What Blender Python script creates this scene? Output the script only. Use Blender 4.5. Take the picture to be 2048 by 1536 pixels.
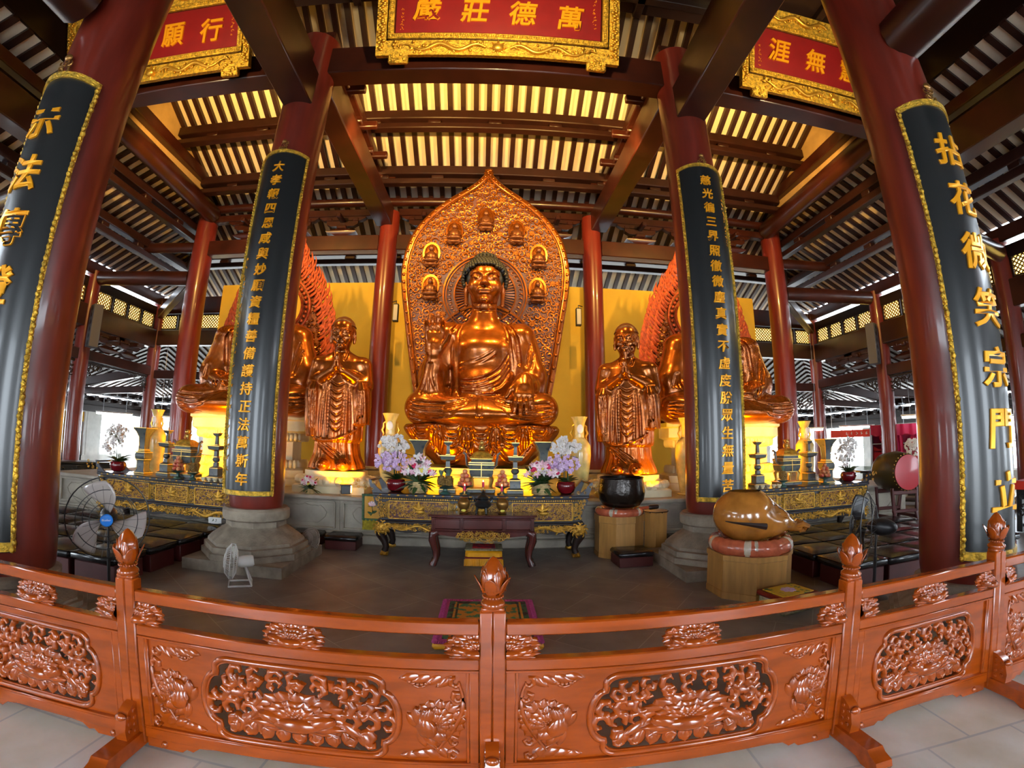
import bpy, math, random
import numpy as np
from mathutils import Vector, Matrix
from mathutils.geometry import tessellate_polygon

for o in list(bpy.data.objects):
    bpy.data.objects.remove(o)
SC = bpy.context.scene
COL = SC.collection
PI = math.pi
R_ = math.radians
random.seed(7)
RNG = np.random.default_rng(7)

# ---------------------------------------------------------------- camera: wide fisheye, 1.6 m above the floor
def cam_matrix(yaw, pitch, roll):
    cr, sr = math.cos(roll), math.sin(roll)
    cp, sp = math.cos(pitch), math.sin(pitch)
    cy, sy = math.cos(yaw), math.sin(yaw)
    r = np.array([[cr, -sr, 0], [sr, cr, 0], [0, 0, 1]])
    p = np.array([[1, 0, 0], [0, cp, sp], [0, -sp, cp]])
    y = np.array([[cy, 0, sy], [0, 1, 0], [-sy, 0, cy]])
    m = y @ p @ r                       # columns: right, up, forward in (x, up, depth)
    m = m[[0, 2, 1], :]                 # to (x, depth, up)
    return Matrix(((m[0, 0], m[0, 1], -m[0, 2], 0), (m[1, 0], m[1, 1], -m[1, 2], 0),
                   (m[2, 0], m[2, 1], -m[2, 2], 1.6), (0, 0, 0, 1)))
cd = bpy.data.cameras.new('camera')
cam = bpy.data.objects.new('camera', cd)
COL.objects.link(cam)
cam.matrix_world = cam_matrix(0.0532154, 0.1340863, 0.0126587)
cd.type = 'PANO'
cd.panorama_type = 'FISHEYE_LENS_POLYNOMIAL'
cd.sensor_width = 36.0
cd.sensor_fit = 'HORIZONTAL'
_f = 905.48 * 36.0 / 2048.0
cd.fisheye_fov = R_(170)
cd.fisheye_polynomial_k0 = 0.0
cd.fisheye_polynomial_k1 = -1.0 / _f
cd.fisheye_polynomial_k2 = 0.0
cd.fisheye_polynomial_k3 = 0.083004 / _f ** 3
cd.fisheye_polynomial_k4 = 0.0
cd.clip_start = 0.05
cd.clip_end = 200
SC.camera = cam

# ---------------------------------------------------------------- daylight and exposure
w = bpy.data.worlds.new('daylight')
SC.world = w
w.use_nodes = True
_bg = w.node_tree.nodes['Background']
_bg.inputs[0].default_value = (0.80, 0.90, 1.0, 1)
_bg.inputs[1].default_value = 18.0
SC.view_settings.view_transform = 'Standard'
SC.view_settings.look = 'None'
SC.view_settings.exposure = 0.2
SC.view_settings.gamma = 1.0
SC.view_settings.use_curve_mapping = False
try:
    SC.cycles.use_denoising = True
    SC.cycles.max_bounces = 6
    SC.cycles.diffuse_bounces = 4
    SC.cycles.glossy_bounces = 3
    SC.cycles.transparent_max_bounces = 6
    SC.cycles.sample_clamp_indirect = 6.0
    SC.cycles.caustics_reflective = False
    SC.cycles.caustics_refractive = False
except Exception:
    pass

def aim(o, target):
    d = Vector(target) - o.location
    o.rotation_euler = d.to_track_quat('-Z', 'Y').to_euler()
def spot(loc, target, power, col, size=60, blend=0.5, rad=0.08):
    l = bpy.data.lights.new('spot_light', 'SPOT')
    l.energy = power; l.color = col; l.spot_size = R_(size); l.spot_blend = blend; l.shadow_soft_size = rad
    o = bpy.data.objects.new('spot_light', l)
    COL.objects.link(o); o.location = loc; aim(o, target)
    return o
WARM = (1.0, 0.55, 0.13)
AMBER = (1.0, 0.45, 0.0)
LIGHTS = [
    # halogen lamps fixed behind the front lintel, lighting statues and roof boards
    ((-1.7, 5.86, 6.85), (-0.3, 10.0, 6.7), 760, WARM, 150, .3, .06),
    ((1.7, 5.86, 6.85), (0.2, 10.0, 6.7), 760, WARM, 150, .3, .06),
    ((-5.2, 5.86, 6.95), (-5.2, 10.0, 6.7), 760, WARM, 150, .3, .06),
    ((5.2, 5.86, 6.95), (5.2, 10.0, 6.7), 760, WARM, 150, .3, .06),
    # floodlights standing on the platform between the pedestals
    ((-2.20, 6.98, 0.95), (-2.55, 7.7, 1.9), 170, AMBER, 120, .4, .05),
    ((2.75, 7.0, 0.98), (2.45, 7.7, 1.9), 150, AMBER, 120, .4, .05),
    ((-1.0, 7.3, 0.9), (-0.1, 8.6, 2.4), 65, AMBER, 120, .4, .05),
    ((0.85, 7.3, 0.9), (-0.1, 8.6, 2.4), 65, AMBER, 120, .4, .05),
    ((-5.2, 7.0, 1.0), (-5.0, 8.4, 1.7), 260, AMBER, 130, .4, .05),
    ((5.2, 7.0, 1.0), (5.0, 8.4, 1.7), 260, AMBER, 130, .4, .05),
    # narrow spot for the big figure; wide lamps added to brighten the plaques
    ((0.7, 5.3, 6.9), (-0.1, 8.3, 3.2), 700, WARM, 40, .5, .05),
    ((0.0, 3.0, 6.3), (0.0, 5.2, 8.0), 420, (1.0, 0.72, 0.30), 110, .5, .1),
    ((-4.6, 3.2, 6.3), (-5.2, 5.2, 8.0), 260, (1.0, 0.72, 0.30), 90, .5, .1),
    ((4.6, 3.2, 6.3), (5.2, 5.2, 8.0), 260, (1.0, 0.72, 0.30), 90, .5, .1),
]
for a in LIGHTS:
    spot(*a)
# ---------------------------------------------------------------- helpers
def chan(a):
    return tuple(max(0.0, ((x / 255.0 + 0.055) / 1.055) ** 2.4 if x > 10 else x / 255.0 / 12.92) for x in a)

class MB:
    """collects vertices and faces for ONE mesh"""
    def __init__(self):
        self.v = []; self.f = []; self.mi = []; self.n = 0; self.M = None; self.m = 0
    def add(self, vs, fs):
        vs = np.asarray(vs, float).reshape(-1, 3)
        if self.M is not None:
            m = np.array(self.M)
            vs = vs @ m[:3, :3].T + m[:3, 3]
        k = self.n
        self.v.append(vs); self.n += len(vs)
        for f in fs:
            self.f.append([i + k for i in f])
        self.mi += [self.m] * len(fs)
        return self
    def at(self, loc=(0, 0, 0), rz=0.0, rx=0.0, ry=0.0, s=1.0):
        sc = Matrix.Diagonal((*((s, s, s) if np.isscalar(s) else s), 1.0))
        self.M = Matrix.Translation(loc) @ Matrix.Rotation(rz, 4, 'Z') @ Matrix.Rotation(ry, 4, 'Y') @ Matrix.Rotation(rx, 4, 'X') @ sc
        return self
    def box(self, c, s, ch=0.0, rz=0.0):
        hx, hy, hz = s[0] / 2, s[1] / 2, s[2] / 2
        ch = min(ch, hx * .9, hy * .9, hz * .9)
        if ch <= 0:
            v = [(x, y, z) for z in (-hz, hz) for y in (-hy, hy) for x in (-hx, hx)]
            f = [(0, 2, 3, 1), (4, 5, 7, 6), (0, 1, 5, 4), (2, 6, 7, 3), (0, 4, 6, 2), (1, 3, 7, 5)]
        else:
            v = []; idx = {}
            for sx in (-1, 1):
                for sy in (-1, 1):
                    for sz in (-1, 1):
                        for a in range(3):
                            p = [sx * (hx - ch), sy * (hy - ch), sz * (hz - ch)]
                            p[a] = (sx * hx, sy * hy, sz * hz)[a]
                            idx[(sx, sy, sz, a)] = len(v); v.append(p)
            f = []
            def q(ks, outward):
                ids = [idx[k] for k in ks]
                p = [np.array(v[i]) for i in ids]
                nn = np.cross(p[1] - p[0], p[2] - p[0])
                f.append(ids if np.dot(nn, outward) > 0 else ids[::-1])
            for a in range(3):
                b, c_ = [i for i in range(3) if i != a]
                for s_ in (-1, 1):
                    ks = []
                    for (u, w_) in ((-1, -1), (1, -1), (1, 1), (-1, 1)):
                        t = [0, 0, 0]; t[a] = s_; t[b] = u; t[c_] = w_
                        ks.append((*t, a))
                    o = [0, 0, 0]; o[a] = s_; q(ks, o)
                for u in (-1, 1):
                    for w_ in (-1, 1):
                        t0 = [0, 0, 0]; t0[b] = u; t0[c_] = w_
                        t1 = list(t0); t0[a] = -1; t1[a] = 1
                        o = [0, 0, 0]; o[b] = u; o[c_] = w_
                        q([(*t0, b), (*t1, b), (*t1, c_), (*t0, c_)], o)
            for sx in (-1, 1):
                for sy in (-1, 1):
                    for sz in (-1, 1):
                        q([(sx, sy, sz, 0), (sx, sy, sz, 1), (sx, sy, sz, 2)], (sx, sy, sz))
        v = np.array(v, float)
        if rz:
            co, si = math.cos(rz), math.sin(rz)
            v = v @ np.array([[co, si, 0], [-si, co, 0], [0, 0, 1]])
        return self.add(v + np.array(c, float), f)
    def lathe(self, prof, n=24, c=(0, 0, 0), rot=0.0, sx=1.0, sy=1.0, wob=None):
        k = len(prof); v = []
        for i in range(n):
            a = rot + 2 * PI * i / n
            for (r, z) in prof:
                q = r if wob is None else r * wob(a, z)
                v.append((c[0] + q * math.cos(a) * sx, c[1] + q * math.sin(a) * sy, c[2] + z))
        f = []
        for i in range(n):
            j = (i + 1) % n
            for t in range(k - 1):
                f.append((i * k + t, j * k + t, j * k + t + 1, i * k + t + 1))
        if prof[0][0] > 1e-6: f.append([i * k for i in range(n)][::-1])
        if prof[-1][0] > 1e-6: f.append([i * k + k - 1 for i in range(n)])
        return self.add(v, f)
    def tube(self, pts, rad, n=8, flat=1.0, up=(0, 0, 1), cap=True, closed=False):
        p = np.array(pts, float); m = len(p)
        if np.isscalar(rad): rad = [rad] * m
        t = np.zeros_like(p)
        if closed: t = np.roll(p, -1, 0) - np.roll(p, 1, 0)
        else:
            t[1:-1] = p[2:] - p[:-2]; t[0] = p[1] - p[0]; t[-1] = p[-1] - p[-2]
        t /= np.linalg.norm(t, axis=1)[:, None] + 1e-12
        u0 = np.array(up, float); v = []
        a = np.arange(n) * 2 * PI / n
        for i in range(m):
            s = np.cross(t[i], u0); l = np.linalg.norm(s)
            if l < 1e-4: s = np.cross(t[i], (1, 0.1, 0)); l = np.linalg.norm(s)
            s /= l; b = np.cross(s, t[i])
            v.append(p[i] + rad[i] * (np.cos(a)[:, None] * s + flat * np.sin(a)[:, None] * b))
        v = np.concatenate(v); f = []
        for i in range(m if closed else m - 1):
            i2 = (i + 1) % m
            for j in range(n):
                j2 = (j + 1) % n
                f.append((i * n + j, i * n + j2, i2 * n + j2, i2 * n + j))
        if cap and not closed:
            f.append([j for j in range(n)][::-1]); f.append([(m - 1) * n + j for j in range(n)])
        return self.add(v, f)
    def ball(self, c, r, nu=10, nv=7, rz=0.0, ry=0.0):
        r = (r, r, r) if np.isscalar(r) else r
        v = [(0, 0, -1)]
        for j in range(1, nv):
            t = -PI / 2 + PI * j / nv
            for i in range(nu):
                a = 2 * PI * i / nu
                v.append((math.cos(t) * math.cos(a), math.cos(t) * math.sin(a), math.sin(t)))
        v.append((0, 0, 1)); v = np.array(v) * np.array(r)
        f = []
        for i in range(nu):
            i2 = (i + 1) % nu
            f.append((0, 1 + i2, 1 + i))
            for j in range(nv - 2):
                a, b = 1 + j * nu, 1 + (j + 1) * nu
                f.append((a + i, a + i2, b + i2, b + i))
            a = 1 + (nv - 2) * nu
            f.append((a + i, a + i2, len(v) - 1))
        if ry:
            co, si = math.cos(ry), math.sin(ry)
            v = v @ np.array([[co, 0, -si], [0, 1, 0], [si, 0, co]])
        if rz:
            co, si = math.cos(rz), math.sin(rz)
            v = v @ np.array([[co, si, 0], [-si, co, 0], [0, 0, 1]])
        return self.add(v + np.array(c, float), f)
    def prism(self, poly, d0, d1, axis='y', holes=()):
        """2D outline (u,v) extruded along an axis: 'y' maps u->x v->z, 'z' maps u->x v->y, 'x' maps u->y v->z"""
        loops = [list(poly)] + [list(h) for h in holes]
        tris = tessellate_polygon([[Vector((p[0], p[1], 0)) for p in l] for l in loops])
        flat = [p for l in loops for p in l]; n = len(flat)
        def m(p, d):
            return (p[0], d, p[1]) if axis == 'y' else ((p[0], p[1], d) if axis == 'z' else (d, p[0], p[1]))
        v = [m(p, d0) for p in flat] + [m(p, d1) for p in flat]
        f = []
        for t in tris:
            a, b, c = [np.array(flat[i]) for i in t]
            ccw = (b[0] - a[0]) * (c[1] - a[1]) - (b[1] - a[1]) * (c[0] - a[0]) > 0
            t = tuple(t) if ccw else tuple(t)[::-1]
            f.append(t); f.append(tuple(i + n for i in t[::-1]))
        k = 0
        for l in loops:
            for i in range(len(l)):
                j = (i + 1) % len(l)
                f.append((k + i, k + j, k + j + n, k + i + n))
            k += len(l)
        self.add(v, f); return self
    def grid(self, fn, nu, nv, closed_u=False):
        v = [fn(i / (nu - (0 if closed_u else 1)), j / (nv - 1)) for i in range(nu) for j in range(nv)]
        f = []
        for i in range(nu if closed_u else nu - 1):
            i2 = (i + 1) % nu
            for j in range(nv - 1):
                f.append((i * nv + j, i2 * nv + j, i2 * nv + j + 1, i * nv + j + 1))
        return self.add(v, f)
    def raw(self, v, f):
        return self.add(v, f)
    def mesh(self, name, mats, ang=38, smooth=True):
        me = bpy.data.meshes.new(name)
        v = np.concatenate(self.v) if self.v else np.zeros((0, 3))
        me.from_pydata(v.tolist(), [], self.f)
        me.update()
        for m in (mats if isinstance(mats, (list, tuple)) else [mats]):
            me.materials.append(m)
        if len(me.polygons):
            me.polygons.foreach_set('material_index', self.mi)
            me.polygons.foreach_set('use_smooth', [smooth] * len(me.polygons))
            if smooth: me.set_sharp_from_angle(angle=R_(ang))
        return me

def tag(o, label=None, cat=None, group=None, kind=None):
    if label: o['label'] = label
    if cat: o['category'] = cat
    if group: o['group'] = group
    if kind: o['kind'] = kind
    return o
def thing(name, label, cat, loc=(0, 0, 0), rz=0.0, group=None):
    o = bpy.data.objects.new(name, None)
    o.empty_display_size = 0.1
    COL.objects.link(o); o.location = loc; o.rotation_euler = (0, 0, rz)
    return tag(o, label, cat, group)
def part(name, mb, mat, parent, ang=38, label=None, smooth=True, kind=None):
    o = bpy.data.objects.new(name, mb.mesh(name, mat, ang, smooth))
    COL.objects.link(o); o.parent = parent
    return tag(o, label, None, None, kind)
def single(name, mb, mat, label, cat, group=None, loc=(0, 0, 0), rz=0.0, ang=38, kind=None):
    o = bpy.data.objects.new(name, mb.mesh(name, mat, ang))
    COL.objects.link(o); o.location = loc; o.rotation_euler = (0, 0, rz)
    return tag(o, label, cat, group, kind)
def struct(name, mb, mat, parent=None, ang=38):
    o = bpy.data.objects.new(name, mb.mesh(name, mat, ang))
    COL.objects.link(o)
    if parent: o.parent = parent
    else: o['kind'] = 'structure'
    return o
def dup(root, loc=None, rz=None, label=None, group=None, scale=None, skip=()):
    r = root.copy(); COL.objects.link(r)
    if loc is not None: r.location = loc
    if rz is not None: r.rotation_euler = (0, 0, rz)
    if scale is not None: r.scale = scale if not np.isscalar(scale) else (scale,) * 3
    if label: r['label'] = label
    if group: r['group'] = group
    def rec(a, b):
        for ch in list(a.children):
            if ch.name.split('.')[0] in skip: continue
            c = ch.copy(); COL.objects.link(c); c.parent = b; rec(ch, c)
    rec(root, r)
    return r

# ---------------------------------------------------------------- materials
def mat(name, col, rough=0.5, metal=0.0, var=0.0, vscale=4.0, bump=0.0, bscale=20.0, coat=0.0, emit=None, estr=0.0,
        stretch=None, col2=None, spec=0.5, alpha=1.0, trans=0.0, ramp=(0.35, 0.65), sss=0.0):
    m = bpy.data.materials.new(name); m.use_nodes = True
    nt = m.node_tree; b = nt.nodes['Principled BSDF']
    b.inputs['Base Color'].default_value = (*col, 1)
    b.inputs['Roughness'].default_value = rough
    b.inputs['Metallic'].default_value = metal
    b.inputs['Coat Weight'].default_value = coat
    b.inputs['Coat Roughness'].default_value = 0.08
    b.inputs['Specular IOR Level'].default_value = spec
    if alpha < 1: b.inputs['Alpha'].default_value = alpha
    if trans: b.inputs['Transmission Weight'].default_value = trans
    if emit is not None:
        b.inputs['Emission Color'].default_value = (*emit, 1); b.inputs['Emission Strength'].default_value = estr
    if var > 0 or bump > 0 or col2 is not None:
        tc = nt.nodes.new('ShaderNodeTexCoord'); mp = nt.nodes.new('ShaderNodeMapping')
        nt.links.new(tc.outputs['Object'], mp.inputs['Vector'])
        if stretch: mp.inputs['Scale'].default_value = stretch
        if var > 0 or col2 is not None:
            no = nt.nodes.new('ShaderNodeTexNoise'); no.inputs['Scale'].default_value = vscale; no.inputs['Detail'].default_value = 5
            nt.links.new(mp.outputs[0], no.inputs['Vector'])
            rp = nt.nodes.new('ShaderNodeValToRGB'); nt.links.new(no.outputs[0], rp.inputs[0])
            c2 = col2 if col2 is not None else tuple(x * (1 - var) for x in col)
            rp.color_ramp.elements[0].position = ramp[0]; rp.color_ramp.elements[1].position = ramp[1]
            rp.color_ramp.elements[0].color = (*c2, 1); rp.color_ramp.elements[1].color = (*col, 1)
            nt.links.new(rp.outputs[0], b.inputs['Base Color'])
        if bump > 0:
            n2 = nt.nodes.new('ShaderNodeTexNoise'); n2.inputs['Scale'].default_value = bscale; n2.inputs['Detail'].default_value = 4
            nt.links.new(mp.outputs[0], n2.inputs['Vector'])
            bp = nt.nodes.new('ShaderNodeBump'); bp.inputs['Strength'].default_value = bump; bp.inputs['Distance'].default_value = 0.02
            nt.links.new(n2.outputs[0], bp.inputs['Height']); nt.links.new(bp.outputs[0], b.inputs['Normal'])
    return m

M = {}
M['lacquer'] = mat('red lacquer', (0.19, 0.021, 0.011), 0.32, var=0.3, vscale=3, stretch=(3, 3, 0.4), coat=0.35)
M['beam'] = mat('dark red beam wood', (0.050, 0.011, 0.006), 0.32, var=0.45, vscale=2, coat=0.12)
M['rafter'] = mat('dark rafter wood', (0.030, 0.008, 0.006), 0.45, var=0.3)
M['board'] = mat('pale roof boards', (0.86, 0.77, 0.62), 0.7, var=0.12, vscale=1.5)
M['darkwood'] = mat('black brown wood', (0.018, 0.008, 0.006), 0.35)
M['stone'] = mat('grey stone', (0.36, 0.295, 0.215), 0.75, var=0.4, vscale=6, bump=0.35, bscale=40)
M['palestone'] = mat('pale carved stone', (0.42, 0.37, 0.29), 0.65, var=0.2, vscale=5, bump=0.15, bscale=50)
M['marble'] = mat('cream marble', (0.78, 0.66, 0.42), 0.4, var=0.15)
M['fence'] = mat('polished rosewood', (0.34, 0.056, 0.0035), 0.17, var=0.30, vscale=3, stretch=(1.2, 6, 6), coat=0.5, spec=.5)
M['bronze'] = mat('gilt bronze', (0.36, 0.098, 0.010), 0.25, metal=0.72, var=0.4, vscale=5, bump=0.06, bscale=30, coat=0.3)
M['gold'] = mat('gold leaf', (0.80, 0.42, 0.045), 0.32, metal=0.75, var=0.3, vscale=9)
M['goldrelief'] = mat('carved gold', (0.92, 0.55, 0.05), 0.32, metal=0.6, var=0.6, vscale=22, bump=0.8, bscale=60)
M['yellowwall'] = mat('yellow plaster', (0.80, 0.54, 0.05), 0.75, var=0.12, vscale=1.3)
M['black'] = mat('black lacquer', (0.012, 0.014, 0.015), 0.30, coat=0.15)
M['eaveboard'] = mat('dark eave boards', (0.40, 0.35, 0.28), 0.75, var=.3)  # a darker tone than the upper roof boards
M['red'] = mat('red lacquer board', (0.22, 0.004, 0.004), 0.45, var=0.15)
M['hair'] = mat('dark blue hair', (0.010, 0.014, 0.018), 0.45)
M['white'] = mat('white paint', (0.80, 0.80, 0.76), 0.4)
M['vinyl'] = mat('black vinyl', (0.014, 0.013, 0.014), 0.22, bump=0.1, bscale=12)
M['oxblood'] = mat('oxblood wood', (0.085, 0.014, 0.012), 0.4, var=0.2)
M['oak'] = mat('honey plywood', (0.50, 0.25, 0.060), 0.45, var=0.25, vscale=3, stretch=(6, 6, 0.7))
M['cloisonne'] = mat('blue enamel', (0.030, 0.045, 0.065), 0.35, var=0.5, vscale=18, col2=(0.10, 0.11, 0.10), ramp=(0.55, 0.7))
M['brass'] = mat('brass', (0.72, 0.47, 0.13), 0.3, metal=0.8)
M['porcelain'] = mat('cream painted porcelain', (0.82, 0.60, 0.20), 0.22, var=0.35, vscale=7, coat=0.5)
M['glow'] = mat('candle flame', (1, 0.7, 0.3), emit=(1.0, 0.55, 0.15), estr=14)
M['tubelamp'] = mat('fluorescent tube', (1, 1, 1), emit=(0.95, 1.0, 1.0), estr=9)
M['plastic'] = mat('black plastic', (0.02, 0.02, 0.022), 0.35)
M['metal'] = mat('grey metal', (0.35, 0.36, 0.38), 0.35, metal=0.8)
M['glass'] = mat('clear glass', (0.95, 0.97, 1.0), 0.03, trans=1.0, alpha=0.55)
# ---------------------------------------------------------------- the hall: floor, roof, pillars, beams
def tile_mat(name, c1, c2, mortar, w_, h_, rot, rough, ms=0.012, off=0.5, bump=0.1):
    m = bpy.data.materials.new(name); m.use_nodes = True
    nt = m.node_tree; b = nt.nodes['Principled BSDF']; b.inputs['Roughness'].default_value = rough
    tc = nt.nodes.new('ShaderNodeTexCoord'); mp = nt.nodes.new('ShaderNodeMapping'); mp.inputs['Rotation'].default_value = (0, 0, rot)
    br = nt.nodes.new('ShaderNodeTexBrick'); br.offset = off
    br.inputs['Scale'].default_value = 1.0; br.inputs['Mortar Size'].default_value = ms
    br.inputs['Brick Width'].default_value = w_; br.inputs['Row Height'].default_value = h_
    br.inputs['Color1'].default_value = (*c1, 1); br.inputs['Color2'].default_value = (*c2, 1); br.inputs['Mortar'].default_value = (*mortar, 1)
    no = nt.nodes.new('ShaderNodeTexNoise'); no.inputs['Scale'].default_value = 2.2; no.inputs['Detail'].default_value = 6
    mx = nt.nodes.new('ShaderNodeMix'); mx.data_type = 'RGBA'; mx.blend_type = 'OVERLAY'; mx.inputs[0].default_value = 0.75
    L = nt.links.new
    L(tc.outputs['Object'], mp.inputs[0]); L(mp.outputs[0], br.inputs['Vector']); L(tc.outputs['Object'], no.inputs['Vector'])
    L(br.outputs['Color'], mx.inputs[6]); L(no.outputs[0], mx.inputs[7]); L(mx.outputs[2], b.inputs['Base Color'])
    bp = nt.nodes.new('ShaderNodeBump'); bp.inputs['Strength'].default_value = bump; bp.inputs['Distance'].default_value = 0.01
    L(no.outputs[0], bp.inputs['Height']); L(bp.outputs[0], b.inputs['Normal'])
    return m
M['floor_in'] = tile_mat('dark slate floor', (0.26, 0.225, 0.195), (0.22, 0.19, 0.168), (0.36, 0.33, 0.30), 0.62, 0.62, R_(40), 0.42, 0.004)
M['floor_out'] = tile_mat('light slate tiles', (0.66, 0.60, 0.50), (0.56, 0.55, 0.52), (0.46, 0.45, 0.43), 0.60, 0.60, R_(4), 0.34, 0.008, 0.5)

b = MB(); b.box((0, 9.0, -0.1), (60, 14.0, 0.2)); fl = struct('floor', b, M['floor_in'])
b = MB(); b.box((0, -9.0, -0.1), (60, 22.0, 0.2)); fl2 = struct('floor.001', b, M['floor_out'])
b = MB(); b.box((0, 28.0, -0.12), (60, 24.0, 0.2)); struct('floor.002', b, M['floor_out'])

# roof: a gabled upper part over the pillars (|X| < 7.8) with skirts hipped at |X| = Y - 2.7
G = 7.8
def slab(b, pts, th=.12):
    n = len(pts); v = list(pts) + [(x, y, z + th) for x, y, z in pts]
    b.raw(v, [tuple(range(n)), tuple(range(n, 2 * n))[::-1]] + [(i, i + n, (i + 1) % n + n, (i + 1) % n) for i in range(n)])
def slope(side):
    b = MB(); rb = MB(); e = 11.25
    zz = lambda q: 11.85 - 0.5 * q
    rotz = {'back': 0, 'left': PI / 2, 'front': PI, 'right': -PI / 2}[side]
    b.at((0, 2.7, 0), rotz); rb.at((0, 2.7, 0), rotz)
    main = side in ('back', 'front')
    if main:
        slab(b, [(-G, 0, zz(0)), (G, 0, zz(0)), (G, G, zz(G)), (-G, G, zz(G))])
    slab(b, [(-G, G, zz(G)), (G, G, zz(G)), (e, e, zz(e)), (-e, e, zz(e))])
    ceil = struct('ceiling', b, M['board'])
    n = int(e / 0.29)
    for i in range(-n, n + 1):
        x = i * 0.29 + 0.145
        y0 = max(abs(x) + .03, G) if (abs(x) > G - .05 or not main) else 2.2
        if y0 > e - .1: continue
        w_, d_ = 0.056, (0.11 if main else 0.07)
        z0, z1 = zz(y0), zz(e); v = []
        for (y, z) in ((y0, z0), (e, z1)):
            v += [(x - w_, y, z), (x + w_, y, z), (x + w_, y, z - d_), (x - w_, y, z - d_)]
        rb.raw(v, [(0, 1, 2, 3), (4, 7, 6, 5), (0, 4, 5, 1), (1, 5, 6, 2), (2, 6, 7, 3), (3, 7, 4, 0)])
    struct('rafters', rb, M['rafter'], ceil)
    return ceil
for s in ('back', 'left', 'right', 'front'):
    slope(s)
M['gable'] = mat('tan plaster gable', (0.60, 0.40, 0.18), 0.7, var=.15)
for sx, w_ in ((-1, 'left'), (1, 'right')):
    b = MB(); b.prism([(5.6, 7.93), (2.7 + 7.8, 7.93), (5.6, 10.36)], sx * 7.80 - .04, sx * 7.80 + .04, 'x')
    struct('wall_' + w_, b, M['gable'])
    b = MB(); b.prism([(-5.1, 7.93), (5.6, 7.93), (5.6, 10.36), (2.7, 11.80)], sx * 7.82 - .04, sx * 7.82 + .04, 'x')
    struct('wall_' + w_, b, M['darkwood'])
# dark plank ceiling over the worship area
b = MB(); b.box((0, 0.2, 8.72), (15.4, 10.2, 0.06))
for k in range(10): b.box((-7.0 + 1.55 * k, 0.2, 8.64), (.14, 10.2, .12), .01)
for k in range(8): b.box((0, -4.5 + 1.35 * k, 8.64), (15.4, .14, .12), .01)
struct('ceiling', b, M['darkwood'])
# lower outer eaves below the lattice
def low_slope(side):
    b = MB(); rb = MB()
    rotz = {'back': 0, 'left': PI / 2, 'right': -PI / 2}[side]
    b.at((0, 2.7, 0), rotz); rb.at((0, 2.7, 0), rotz)
    q0, q1, z0, z1 = 11.2, 16.2, 4.85, 3.25
    b.raw([(-q0, q0, z0), (q0, q0, z0), (q1, q1, z1), (-q1, q1, z1), (-q0, q0, z0 + .1), (q0, q0, z0 + .1), (q1, q1, z1 + .1), (-q1, q1, z1 + .1)],
          [(0, 1, 2, 3), (4, 7, 6, 5), (0, 3, 7, 4), (1, 5, 6, 2), (2, 6, 7, 3), (0, 4, 5, 1)])
    c = struct('ceiling', b, M['eaveboard'])
    n = int(q1 / 0.3)
    for i in range(-n, n + 1):
        x = i * 0.3; y0 = max(abs(x), q0)
        if y0 > q1 - .1: continue
        w_, d_ = 0.07, 0.08
        v = []
        for y in (y0, q1):
            z = z0 + (z1 - z0) * (y - q0) / (q1 - q0)
            v += [(x - w_, y, z), (x + w_, y, z), (x + w_, y, z - d_), (x - w_, y, z - d_)]
        rb.raw(v, [(0, 1, 2, 3), (4, 7, 6, 5), (0, 4, 5, 1), (1, 5, 6, 2), (2, 6, 7, 3), (3, 7, 4, 0)])
    struct('rafters', rb, M['rafter'], c)
for s in ('back', 'left', 'right'):
    low_slope(s)

# yellow wall behind the statues
b = MB(); b.box((0, 11.95, 3.0), (15.8, 0.3, 5.9)); struct('wall_back', b, M['yellowwall'])

# unseen entrance wall added behind the viewer; doorways sized to shape daylight and reflections
b = MB()
for x0, x1 in ((-16, -11.6), (-9.6, -6.4), (-4.4, -1.4), (1.4, 4.4), (6.4, 9.6), (11.6, 16)):
    b.box(((x0 + x1) / 2, -6.5, 1.8), (x1 - x0, .3, 3.6))
b.box((0, -6.5, 5.3), (32, .3, 3.4))
struct('wall_front', b, M['oxblood'])
def bar(b, p0, p1, w_, h_, rnd=False, ch=0.02, n=12):
    """a beam from p0 to p1 (centre line), box or round"""
    p0 = Vector(p0); p1 = Vector(p1); d = p1 - p0; L = d.length
    rz = math.atan2(d.y, d.x); pit = math.asin(d.z / L)
    old = b.M
    b.M = Matrix.Translation((p0 + p1) / 2) @ Matrix.Rotation(rz, 4, 'Z') @ Matrix.Rotation(-pit, 4, 'Y')
    if rnd:
        k = 9
        b.tube([(-L / 2 + L * i / (k - 1), 0, 0) for i in range(k)], w_ / 2, n=n, flat=h_ / w_)
    else:
        b.box((0, 0, 0), (L, w_, h_), ch)
    b.M = old
    return b
def beam(p0, p1, w_, h_, label, name='roof_beam', rnd=False, group=None, mt='beam', cat='beam', extra=None):
    b = MB(); bar(b, p0, p1, w_, h_, rnd)
    if extra: extra(b)
    return single(name, b, M[mt], label, None, group, kind='structure')

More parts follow.
